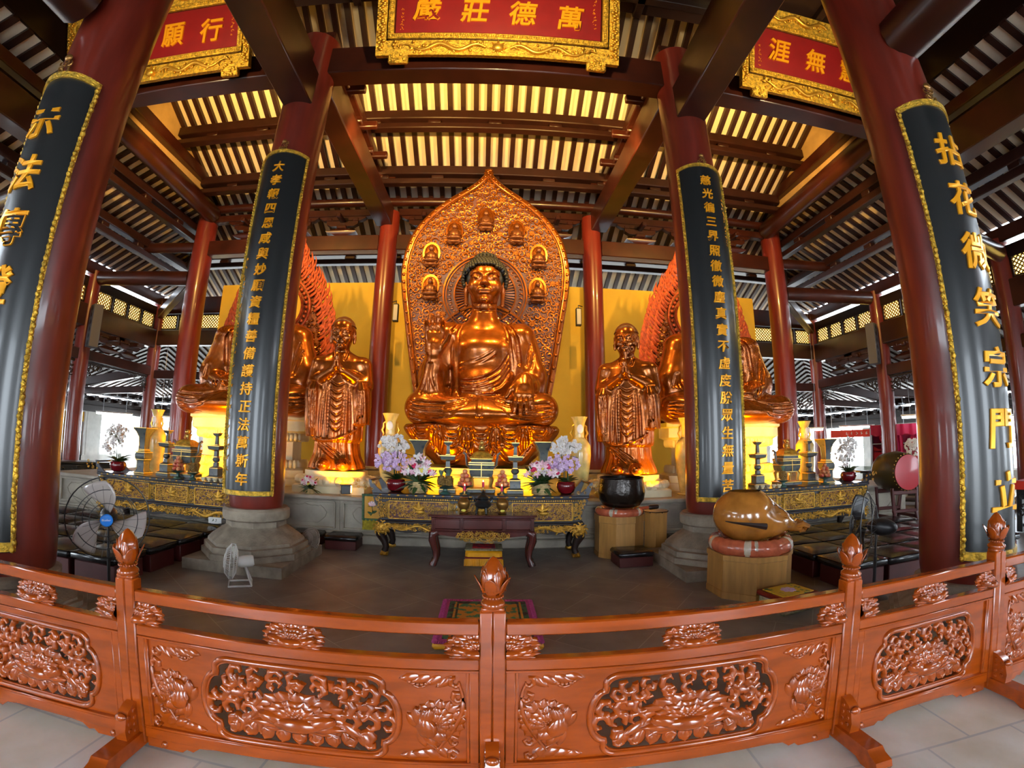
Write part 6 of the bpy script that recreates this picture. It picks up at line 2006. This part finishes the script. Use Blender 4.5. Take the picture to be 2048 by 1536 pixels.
wrapped_ring(t, .375, .53, .088)
C = Clay((-.62, -.56, -.05), (.95, .56, .62), .014)
C.ell((-.05, 0, .30), (.43, .42, .37), .05)
C.ell((.12, 0, .20), (.46, .34, .24), .08)
C.cone((.30, 0, .22), (.66, 0, .12), .22, .07, .10)
C.cone((.62, 0, .12), (.74, 0, .10), .07, .06, .03)
C.path([(-.46, -.20, .27), (-.34, -.34, .255), (-.12, -.44, .235), (.10, -.44, .20)], [.008, .016, .030, .046], .008, True)
t = thing('wooden_fish', 'large amber wooden fish drum with a dark slit mouth on the right-hand stand', 'wooden fish', (2.78, 4.42, .60), R_(-12)); t.scale = (.80,) * 3
part('body', C.mb(), M['fishwood'], t, ang=180)
b = MB()
for s in (-1, 1):
    b.tube([(.66, s * .03, .12), (.76, s * .09, .16), (.84, s * .06, .12), (.82, s * .0, .06), (.74, s * .04, .05)], [.035, .045, .04, .035, .02], n=8)
part('carved_tail', b, M['fishwood'], t)
b = MB(); b.tube([(-.40, -.265, .262), (-.32, -.335, .254), (-.12, -.41, .235), (.10, -.405, .20)], [.006, .012, .026, .042], n=8, flat=.9, up=(0, 1, 0)); part('slit_mouth', b, M['darkwood'], t, label='dark slit mouth')
b = MB()
for k in range(20): b.ball((.12 + .10 * (k % 4) + .02 * (k // 4), -.22 + .03 * (k // 4) - .02 * (k % 4), .46 - .055 * (k % 4) - .012 * (k // 4)), (.03, .03, .012), 7, 5)
part('carved_scales', b, M['fishwood'], t)

# bowl gong on its stand
t = thing('octagonal_stand', 'smaller eight-sided plywood stand with a wrapped ring under the black bowl gong', 'stand', (1.93, 6.46, 0), 0, 'eight-sided plywood stands')
b = MB(); b.lathe([(.335 * q, 0), (.335 * q, .06), (.33 * q, .065), (.33 * q, .50), (.34 * q, .505), (.34 * q, .60)], 8, rot=PI / 8); part('cabinet', b, M['oak'], t)
wrapped_ring(t, .30, .645, .058)
t = thing('bowl_gong', 'big black hammered bowl gong beneath the bearded monk', 'gong', (1.95, 6.42, .70))
b = MB(); b.lathe([(0, 0), (.18, .005), (.27, .04), (.325, .12), (.34, .22), (.33, .32), (.315, .42), (.325, .43), (.32, .445), (.30, .44), (.31, .3), (.28, .1), (0, .05)], 40); part('bowl', b, mat('hammered black bronze', (0.020, 0.013, 0.009), 0.22, metal=.4, bump=.25, bscale=26), t)
t = thing('gong_mallet', 'dark-headed mallet lying beside the black bowl gong', 'mallet', (2.32, 6.30, .655), R_(10))
b = MB(); b.tube([(-.16, 0, .04), (.0, 0, .045)], .022, n=8); part('handle', b, M['redwrap'], t)
b = MB(); b.tube([(.0, 0, .045), (.02, 0, .046), (.14, 0, .05), (.16, 0, .05)], [.02, .035, .035, .028], n=10); part('head', b, M['darkwood'], t)
t = thing('hexagonal_plinth', 'narrow honey-coloured six-sided plinth right of the black bowl gong', 'plinth', (2.48, 6.42, 0))
b = MB(); b.lathe([(.19, 0), (.19, .06), (.185, .065), (.185, .60), (.19, .605), (.19, .625)], 6, rot=.2); part('cabinet', b, M['oak'], t)
b = MB(); b.lathe([(.197, .625), (.197, .637)], 6, rot=.2)
for k in range(12): b.ball((.19 * math.cos(k * PI / 6 + .2) * .92, .19 * math.sin(k * PI / 6 + .2) * .92, .627), .014, 6, 4)
part('dark_beaded_rim', b, M['darkwood'], t)

# fans
M['blade'] = mat('smoky clear blade', (0.55, 0.48, 0.44), 0.12, alpha=.78, coat=.5)
M['hubblue'] = mat('bright blue hub', (0.0, 0.22, 0.80), 0.35)
def fan_blade(b, r, a0, w_=.95, pitch=.10, r0=.07):
    def P(u, v):
        rr = r0 + (r - r0) * v
        sw = w_ * (.35 + .65 * math.sin(PI * (.12 + .70 * v)))
        a = a0 + .55 * v + (u - .5) * sw
        return (rr * math.cos(a), pitch * (u - .5) - .03 * math.sin(PI * v), rr * math.sin(a))
    b.grid(P, 10, 10)
def pedestal_fan(label, x, y, z, rz, r, blade, hub, guard_wires=26, tilt=0.0, group=None, txt=None):
    t = thing('pedestal_fan', label, 'fan', (x, y, 0), rz, group)
    b = MB(); b.lathe([(.20, 0), (.20, .025), (.12, .05), (.035, .07), (.02, .09)], 28); part('base', b, M['plastic'], t)
    b = MB(); b.tube([(0, .06, .06), (0, .06, z * .6)], .016, n=10); b.tube([(0, .06, z * .55), (0, .06, z - .02)], .011, n=8); part('pole', b, M['plastic'], t)
    b = MB(); b.ball((0, .12, z), (.085, .15, .085), 16, 10); part('motor_housing', b, M['plastic'], t)
    for k in range(3):
        b = MB(); fan_blade(b, r * .93, R_(80) + 2 * PI * k / 3)
        for i in range(len(b.v)): b.v[i] = b.v[i] + np.array([0, -.09, z])
        o = part('blade', b, M[blade], t); md = o.modifiers.new('thickness', 'SOLIDIFY'); md.thickness = .004
    b = MB()
    for yy, rr in ((-.03, 1.0), (-.15, .72), (-.17, .40), (.05, .62)): b.tube([(r * rr * math.cos(a), yy, z + r * rr * math.sin(a)) for a in [2 * PI * k / 40 for k in range(40)]], .004 if rr < 1 else .0065, n=5, closed=True, up=(0, 1, 0))
    for k in range(guard_wires):
        a = 2 * PI * k / guard_wires; c, s = math.cos(a), math.sin(a)
        b.tube([(q * r * c, yy, z + q * r * s) for q, yy in ((.14, -.18), (.5, -.17), (.85, -.12), (1.0, -.03))], .0016, n=3)
        b.tube([(q * r * c, yy, z + q * r * s) for q, yy in ((.2, .08), (.62, .05), (1.0, -.03))], .0016, n=3)
    part('guard', b, M['plastic'], t)
    b = MB(); b.at((0, -.19, z), 0, PI / 2); b.lathe([(.012, -.02), (.056, -.02), (.058, 0), (.05, .008), (0, .010)], 26); hb = part('hub_badge', b, M[hub], t)
    if txt:
        b = MB()
        v, f = glyph_word(txt, .026); b.raw(v + np.array([0, -.2015, z + .004]), f); part('badge_lettering', b, M['white'], hb)
    return t
def glyph_word(s, size):
    c = bpy.data.curves.new('glyph', 'FONT'); c.body = s; c.size = 1.0; c.extrude = .03
    o = bpy.data.objects.new('glyph', c); COL.objects.link(o)
    dg = bpy.context.evaluated_depsgraph_get(); dg.update()
    me = bpy.data.meshes.new_from_object(o.evaluated_get(dg))
    v = np.array([tuple(q.co) for q in me.vertices]); f = [list(p.vertices) for p in me.polygons]
    bpy.data.objects.remove(o); bpy.data.curves.remove(c); bpy.data.meshes.remove(me)
    v = v - np.array([(v[:, 0].min() + v[:, 0].max()) / 2, (v[:, 1].min() + v[:, 1].max()) / 2, 0])
    return np.stack([v[:, 0] * size, -v[:, 2] * size * .5, v[:, 1] * size], 1), f
pedestal_fan('pedestal fan with smoky clear blades and a blue hub before the left altar', -3.60, 3.72, .76, R_(40), .385, 'blade', 'hubblue', 22, txt='Blueber')
pedestal_fan('black pedestal fan seen from behind beside the right kneelers', 3.78, 3.68, .74, R_(215), .34, 'plastic', 'plastic', 30)
# white desk fan tipped back on a wire stand
t = thing('desk_fan', 'small white desk fan on a wire stand at the foot of the left pillar', 'fan', (-2.62, 4.60, 0), R_(-62))
b = MB(); b.tube([(-.11, .10, .012), (.11, .10, .012), (.11, -.14, .012), (-.11, -.14, .012)], .011, n=8, closed=True); b.tube([(.11, .10, .012), (.06, .06, .13), (.0, .03, .21)], .011, n=8); b.tube([(-.11, .10, .012), (-.06, .06, .13), (.0, .03, .21)], .011, n=8); part('wire_stand', b, M['white'], t)
b = MB(); b.at((0, 0, .25), 0, R_(96)); b.lathe([(0, -.13), (.05, -.13), (.062, -.11), (.065, -.02), (.06, .02), (.03, .06), (0, .06)], 24); part('motor', b, M['white'], t)
b = MB(); b.at((0, -.02, .25), 0, R_(84))
for rr, zz in ((.19, .10), (.185, .06), (.13, .15), (.07, .165), (.12, .03)): b.tube([(rr * math.cos(a), rr * math.sin(a), zz) for a in [2 * PI * k / 36 for k in range(36)]], .0045, n=5, closed=True)
for k in range(40):
    a = 2 * PI * k / 40; c, s = math.cos(a), math.sin(a)
    b.tube([(q * c, q * s, zz) for q, zz in ((.03, .17), (.13, .15), (.19, .10), (.185, .06), (.12, .03), (.05, .02))], .0022, n=4)
part('guard', b, M['white'], t)
b = MB()
for k in range(4): fan_blade(b, .165, 2 * PI * k / 4, 1.0, .05, .03)
for i in range(len(b.v)):
    v = b.v[i]; w2 = np.stack([v[:, 0], v[:, 2], v[:, 1] + .09], 1); m = np.array(Matrix.Translation((0, -.02, .25)) @ Matrix.Rotation(R_(84), 4, 'X'))
    b.v[i] = w2 @ m[:3, :3].T + m[:3, 3]
part('blades', b, mat('cream fan blades', (0.72, 0.72, 0.62), .3, alpha=.8), t)
t = thing('floor_fan', 'round grey floor fan leaning behind the left stone pillar base', 'fan', (-2.42, 6.12, 0), R_(-30))
b = MB(); b.at((0, 0, .19), 0, R_(70))
for rr, zz in ((.18, 0), (.175, .04), (.12, .07), (.06, .08)): b.tube([(rr * math.cos(a), rr * math.sin(a), zz) for a in [2 * PI * k / 36 for k in range(36)]], .006, n=5, closed=True)
for k in range(48):
    a = 2 * PI * k / 48; b.tube([(q * math.cos(a), q * math.sin(a), zz) for q, zz in ((.02, .085), (.12, .07), (.175, .04), (.18, 0))], .003, n=4)
b.lathe([(.165, -.0), (.16, .005)], 30)
part('guard', b, mat('dusty grey guard', (0.36, 0.31, 0.25), .5), t)
b = MB(); b.tube([(-.13, .0, .012), (.13, .0, .012)], .012, n=6); b.tube([(0, .0, .012), (0, .02, .10)], .012, n=6); part('foot', b, M['plastic'], t)

# barrel drum on a stand at the far right
t = thing('barrel_drum', 'large barrel drum with a red skin on a dark stand behind the right altar', 'drum', (7.02, 6.20, 0), R_(-8)); t.scale = (.92,) * 3
b = MB(); b.at((0, 0, 1.13), 0, PI / 2); b.lathe([(.32, -.34), (.345, -.30), (.385, 0), (.345, .30), (.32, .34)], 32); part('shell', b, mat('dark olive drum shell', (0.05, 0.035, 0.012), .35, coat=.3), t)
b = MB(); b.at((0, 0, 1.13), 0, PI / 2); b.lathe([(.325, .335), (.322, .345), (.2, .355), (0, .36)], 32); part('red_skin', b, mat('red drum skin', (0.42, 0.02, 0.03), .3, coat=.4), t)
b = MB()
for k in range(28):
    a = 2 * PI * k / 28; b.ball((.338 * math.cos(a), -.31, 1.13 + .338 * math.sin(a)), .012, 6, 4)
part('studs', b, M['brass'], t)
b = MB()
for sx in (-1, 1):
    for sy in (-1, 1): b.tube([(sx * .30, sy * .30, 0), (sx * .26, sy * .24, .4), (sx * .30, sy * .22, .84)], .035, n=8)
for s in (-1, 1): b.box((0, s * .24, .42), (.6, .05, .06), .01); b.box((s * .27, 0, .30), (.05, .55, .06), .01); b.box((0, s * .22, .76), (.56, .06, .08), .01)
part('stand', b, M['oxblood'], t)
# little white card sign on the left kneelers
t = thing('card_sign', 'small white card sign standing at the back of the left kneelers', 'sign', (-3.86, 6.02, .335), R_(8))
b = MB(); b.box((0, 0, .05), (.20, .012, .085), .002); b.box((0, .015, .008), (.12, .05, .012), .002); part('card', b, M['white'], t)
b = MB()
rg = random.Random(2)
for k in range(2):
    for j in range(5): b.tube([(-.03 + .05 * k + rg.uniform(-.015, .015), -.007, .05 + rg.uniform(-.02, .02)), (-.03 + .05 * k + rg.uniform(-.015, .015), -.007, .05 + rg.uniform(-.02, .02))], .0025, n=4)
part('lettering', b, M['leaf'], t)
# ---------------------------------------------------------------- aisles, lattice, outer walls and what stands there
M['lattice'] = mat('gilt lattice', (0.20, 0.10, 0.025), 0.5, var=.2)
M['amberpane'] = mat('amber translucent pane', (0.85, 0.60, 0.20), 0.6)
_n = M['amberpane'].node_tree; _p = _n.nodes['Principled BSDF']; _t = _n.nodes.new('ShaderNodeBsdfTranslucent'); _t.inputs[0].default_value = (0.95, 0.74, 0.34, 1)
_n.links.new(_t.outputs[0], _n.nodes['Material Output'].inputs[0])
def lattice_panel(label, group, loc, rz, W, H):
    t = thing('lattice_window', label, 'lattice', loc, rz, group); t['kind'] = 'structure'
    b = MB()
    for s in (-1, 1): b.box((s * (W / 2 - .03), 0, 0), (.06, .08, H), .008); b.box((0, 0, s * (H / 2 - .03)), (W, .08, .06), .008)
    part('frame', b, M['darkwood'], t)
    b = MB(); st = .105; w2, h2 = W / 2 - .05, H / 2 - .05
    k = -W - H
    while k < W + H:                                # diagonal slats both ways, clipped to the frame
        for s in (-1, 1):
            pts = []
            for x in (-w2, w2):
                z = s * (x - k)
                if -h2 <= z <= h2: pts.append((x, z))
            for z in (-h2, h2):
                x = k + s * z
                if -w2 < x < w2: pts.append((x, z))
            if len(pts) >= 2:
                p, q = pts[0], pts[-1]
                if math.hypot(p[0] - q[0], p[1] - q[1]) > .03: bar(b, (p[0], .008 * s, p[1]), (q[0], .008 * s, q[1]), .020, .028, ch=0)
        k += st
    part('slats', b, M['lattice'], t)
    b = MB(); b.box((0, .03, 0), (W - .1, .004, H - .1)); part('pane', b, M['amberpane'], t)
    return t
lp = {}
def place_lattice(W, label, loc, rz):
    key = round(W, 2)
    if key not in lp: lp[key] = lattice_panel(label, 'gilt lattice windows', loc, rz, W, .54)
    else: dup(lp[key], loc, rz, label)
for sx, w_ in ((-1, 'left'), (1, 'right')):
    for y0, y1, nm in ((10.3, 12.9, 'rear'), (6.4, 9.9, 'middle'), (1.7, 6.0, 'front')):
        n = 4 if nm == 'rear' else 5
        for k in range(n):
            wd = (y1 - y0) / n
            place_lattice(wd - .02, f'gilt lattice window in the {nm} bay over the {w_} aisle', (sx * 11.2, y0 + wd * (k + .5), 5.20), -sx * PI / 2)
        b = MB(); b.box((sx * 11.2, (y0 + y1) / 2, 5.56), (.10, y1 - y0, .28))
        struct('wall_' + w_, b, M['darkwood'])
for k in range(4):
    for sx, w_ in ((-1, 'left'), (1, 'right')):
        place_lattice(.82, f'gilt lattice window facing forward at the back of the {w_} aisle', (sx * (8.25 + .84 * k), 13.1, 5.20), 0)
for sx, w_ in ((-1, 'left'), (1, 'right')):
    beam((sx * 7.8, 13.1, 4.66), (sx * 11.1, 13.1, 4.66), .25, .5, f'dark beam under the rear lattice of the {w_} aisle')
    beam((sx * 7.8, 13.1, 5.75), (sx * 11.1, 13.1, 5.75), .25, .55, f'dark beam over the rear lattice of the {w_} aisle')
beam((-7.8, 13.1, 5.2), (7.8, 13.1, 5.2), .3, 1.7, 'deep dark beam behind the yellow wall')
# outer walls: white piers, sills and window openings under dark carved transoms
M['outwall'] = mat('whitewashed wall', (0.62, 0.62, 0.58), 0.7, var=.15)
def outer_side(rz, length, off, skip, wall_name, wn0):
    """a run of bays along local x at distance `off` in +y (before turning by rz)"""
    T = Matrix.Translation((0, 2.7, 0)) @ Matrix.Rotation(rz, 4, 'Z')
    n = int(2 * length / 3.3); w_ = 2 * length / n
    b = MB(); b.M = T
    b.box((0, off, .28), (2 * length, .22, .56), .01)
    for k in range(n + 1): b.box((-length + w_ * k, off, 1.1), (.75, .22, 2.2), .01)
    for k in range(1, n, 2): b.box((-length + w_ * (k + .5), off, 1.38), (w_, .2, 1.7))
    struct(wall_name, b, M['outwall'])
    b = MB(); b.M = T
    b.box((0, off, 2.32), (2 * length, .30, .26), .01); b.box((0, off, 2.62), (2 * length, .10, .36), .01); b.box((0, off - .1, 3.02), (2 * length, .28, .20), .01)
    for k in range(int(2 * length / .62)):
        x = -length + .62 * k + .3
        b.box((x, off - .14, 2.72), (.22, .34, .20), .03); b.box((x, off - .3, 2.90), (.34, .5, .09), .02)
        b.box((x, off - .55, 2.98), (.18, .3, .16), .03)
    struct('trim_' + str(wn0), b, M['darkwood'])
    for k in range(0, n, 2):
        b = MB(); b.M = T; xc = -length + w_ * (k + .5); ww = w_ - .75
        for s in (-1, 1): b.box((xc + s * ww / 2, off, 1.38), (.06, .12, 1.64), .005)
        for z in (.58, 1.40, 2.16): b.box((xc, off, z), (ww, .10, .045), .004)
        for j in range(1, 4): b.box((xc - ww / 2 + ww * j / 4, off, 1.38), (.028, .06, 1.6), .003)
        struct(f'window_{wn0 * 20 + k}', b, M['white'])
outer_side(0, 15.6, 15.4, None, 'wall_back', 1)
outer_side(PI / 2, 15.6, 15.4, None, 'wall_left', 2)
outer_side(-PI / 2, 15.6, 15.4, None, 'wall_right', 3)
# the aisle columns' beams and hanging dark carved transoms
for sx, w_ in ((-1, 'left'), (1, 'right')):
    for y, nm in ((13.1, 'rear'), (10.1, 'second'), (6.2, 'third'), (1.5, 'front')):
        beam((sx * 11.4, y, 3.55), (sx * 15.2, y, 3.0), .20, .30, f'{nm} sloping tie beam out to the {w_} outer wall')
        beam((sx * 11.4, y, 2.95), (sx * 15.2, y, 2.80), .16, .22, f'{nm} lower tie beam out to the {w_} outer wall')
    b0 = MB()
    beam((sx * 11.2, 1.5, 3.55), (sx * 11.2, 13.1, 3.55), .22, .3, f'long lower beam between the {w_} aisle pillars')
    beam((sx * 11.2, 13.1, 3.45), (sx * 2.0, 13.6, 3.45), .2, .28, f'low beam running behind the yellow wall on the {w_}')
bsp = [(sx, y) for sx in (-1, 1) for y in (11.0, 11.9, 9.2, 8.2, 7.2)]
for sx, y in bsp:
    o = br0.copy(); COL.objects.link(o); o.location = (sx * 11.2, y, 3.72); o.rotation_euler = (0, 0, PI / 2)
    o['label'] = f'dark bracket block along the {"left" if sx < 0 else "right"} aisle beam under the lower rafters'; o['group'] = 'brackets over the aisle beams'
for o in [q for q in bpy.data.objects if q.name.startswith('bracket_set')]:
    o['kind'] = 'structure'
    if 'category' in o: del o['category']
for sx, w_ in ((-1, 'left'), (1, 'right')):
    for y0, y1, nm in ((10.35, 12.9, 'rear'), (6.4, 9.9, 'middle'), (1.7, 6.0, 'front')):
        b = MB(); b.at((sx * 11.2, (y0 + y1) / 2, 0), PI / 2); L = (y1 - y0) / 2
        spiral_relief(b, lambda x, z, r: z > 3.38 - .5 * (abs(x) / L) ** 2.2 + r * .5, -L, L, 2.72, 3.38, 70, .07, .13, 0, random.Random(int(y0 * 7)), .24, 9, 5, .95)
        b.box((0, 0, 3.36), (2 * L, .08, .06), .01)
        struct('trim_' + w_ + '_' + nm, b, M['darkwood'])
    b = MB(); b.at((sx * 6.8, 13.5, 0)); spiral_relief(b, lambda x, z, r: True, -4.3, 4.3, 2.8, 3.3, 90, .07, .13, 0, random.Random(77), .24, 9, 5, .95)
    struct('trim_back_' + w_, b, M['darkwood'])
# fluorescent tubes
lamp0 = None
for x, y, z, lb in ((-13.4, 13.9, 2.12, 'bright fluorescent tube in the left aisle beside the slender pillar'), (-10.6, 13.7, 2.06, 'bright fluorescent tube at the back left beside the red pillar'),
                    (13.4, 13.6, 2.10, 'bright fluorescent tube over the red banner in the right aisle'), (10.6, 13.2, 2.02, 'bright fluorescent tube at the back right beside the red pillar'),
                    (11.9, 9.4, 2.2, 'bright fluorescent tube by the near right pillar')):
    t = thing('fluorescent_lamp', lb, 'lamp', (x, y, z), R_(35 if x < 0 else -35), 'fluorescent tube lamps')
    b = MB(); b.box((0, 0, .05), (1.3, .12, .05), .01); part('housing', b, M['white'], t)
    b = MB(); b.tube([(-.62, 0, 0), (.62, 0, 0)], .04, n=10, up=(0, 0, 1)); part('tube', b, M['tubelamp'], t)
    b = MB()
    zr_ = 4.85 - .32 * (max(abs(x), y - 2.7) - 11.2) if max(abs(x), y - 2.7) > 11.2 else 6.2
    for s in (-1, 1): b.tube([(s * .4, 0, .06), (s * .4, 0, zr_ - z + .05)], .008, n=5)
    part('hanger', b, M['metal'], t)
# column loudspeakers
for sx, w_ in ((-1, 'left'), (1, 'right')):
    t = thing('column_loudspeaker', f'grey column loudspeaker hung beside the {w_} aisle pillar', 'loudspeaker', (sx * 10.66, 9.92, 3.70), R_(25 * sx), 'grey column loudspeakers')
    b = MB(); b.box((0, 0, .58), (.30, .26, 1.16), .015); part('cabinet', b, mat('grey cabinet', (.10, .10, .11), .5), t)
    for k in range(6):
        b = MB(); b.at((0, -.132, .10 + .19 * k), 0, PI / 2); b.lathe([(0, 0), (.07, 0), (.075, .008), (.02, .014), (0, .015)], 14); part('driver', b, M['plastic'], t)
    b = MB(); b.tube([(0, .1, 1.1), (sx * .3, .14, 1.1), (sx * .45, .15, 1.1)], .02, n=6); part('bracket', b, M['metal'], t)
# dark carved side tables, shrines and a banner
def carved_table(label, x, y, rz, L):
    t = thing('carved_side_table', label, 'table', (x, y, 0), rz, 'black carved side tables')
    b = MB(); b.box((0, 0, .80), (L, .6, .05), .012); part('table_top', b, M['black'], t)
    b = MB(); b.box((0, 0, .66), (L - .1, .5, .22), .01); b.box((0, 0, .12), (L - .1, .45, .05), .01); part('frieze', b, M['black'], t)
    b = MB(); spiral_relief(b, lambda x_, z_, r: True, -L / 2 + .1, L / 2 - .1, .30, .74, 46, .04, .075, -.265, random.Random(5), .25, 8, 5, 1.1); part('carving', b, M['black'], t)
    for sx in (-1, 1):
        for sy in (-1, 1):
            b = MB(); b.box((sx * (L / 2 - .1), sy * .22, .32), (.09, .09, .62), .01); part('leg', b, M['black'], t)
    return t
carved_table('black carved side table in the left aisle behind the pedestal fan', -9.4, 8.3, R_(60), 2.6)
carved_table('black carved side table in the right aisle beyond the barrel drum', 10.2, 8.4, R_(-60), 2.6)
carved_table('black carved side table with a red cloth edge at the far right', 8.95, 3.95, R_(-80), 2.2)
t = thing('red_table_runner', 'bright red cloth along the side table at the far right', 'cloth', (8.95, 3.95, .83), R_(-80))
b = MB(); b.box((0, -.1, .006), (2.1, .45, .012), .002); b.box((0, -.315, -.06), (2.1, .014, .14), .003); part('cloth', b, mat('scarlet cloth', (.70, .03, .01), .6), t)
M['magenta'] = mat('magenta curtain', (0.42, 0.004, 0.06), 0.6)
def shrine(label, x, y, rz, m, m2):
    t = thing('curtained_shrine', label, 'shrine', (x, y, 0), rz)
    b = MB(); b.box((0, .4, .40), (2.0, .9, .80), .02); part('cabinet', b, M['black'], t)
    for s in (-1, 1):
        b = MB(); b.grid(lambda u, v: (s * (.10 + .88 * u * (.35 + .65 * min(1, abs(v - .45) + .4))), .05 + .03 * math.sin(u * 40), .82 + 1.2 * v), 40, 8); part('curtain', b, m, t)
    b = MB(); b.grid(lambda u, v: (-1.0 + 2 * u, .0 + .03 * math.sin(u * 50), 1.75 + .28 * v - .05 * math.sin(u * PI * 6) ** 2 * (1 - v)), 60, 4); part('valance', b, m, t)
    b = MB(); b.box((0, .55, 1.4), (2.0, .04, 1.25), .01); part('back_panel', b, m2, t)
    b = MB(); b.box((0, .2, 1.48), (1.95, .03, .03), .005)
    for s in (-1, 1): b.box((s * 1.0, .3, 1.4), (.06, .5, 1.3), .01)
    part('frame', b, M['metal'], t)
shrine('magenta curtained shrine in the right aisle by the near right pillar', 11.75, 9.95, R_(-50), M['magenta'], M['magenta'])
shrine('yellow curtained shrine in the left aisle by the near left pillar', -12.6, 10.4, R_(50), mat('yellow curtain', (.55, .36, .01), .6), mat('violet panel', (.20, .03, .25), .6))
orchid('orchid with white blossoms before the magenta shrine', 10.3, 8.55, .828, 33, 1.0, False)
t = thing('red_banner', 'long red banner hung across the right aisle windows', 'banner', (13.2, 12.9, 1.86), R_(-52))
b = MB(); b.box((0, 0, 0), (2.6, .03, .26), .005); part('cloth', b, mat('red banner cloth', (.72, .05, .03), .6), t)
b = MB(); rg = random.Random(8)
for k in range(9):
    for j in range(4): b.tube([(-.7 + .17 * k + rg.uniform(-.04, .04), -.018, rg.uniform(-.06, .06)), (-.7 + .17 * k + rg.uniform(-.04, .04), -.018, rg.uniform(-.06, .06))], .008, n=4)
part('pale_lettering', b, M['white'], t)
b = MB()
for s in (-1, 1): b.tube([(s * 1.25, 0, .1), (s * 1.25, .0, 2.45)], .012, n=5)
part('cords', b, M['metal'], t)
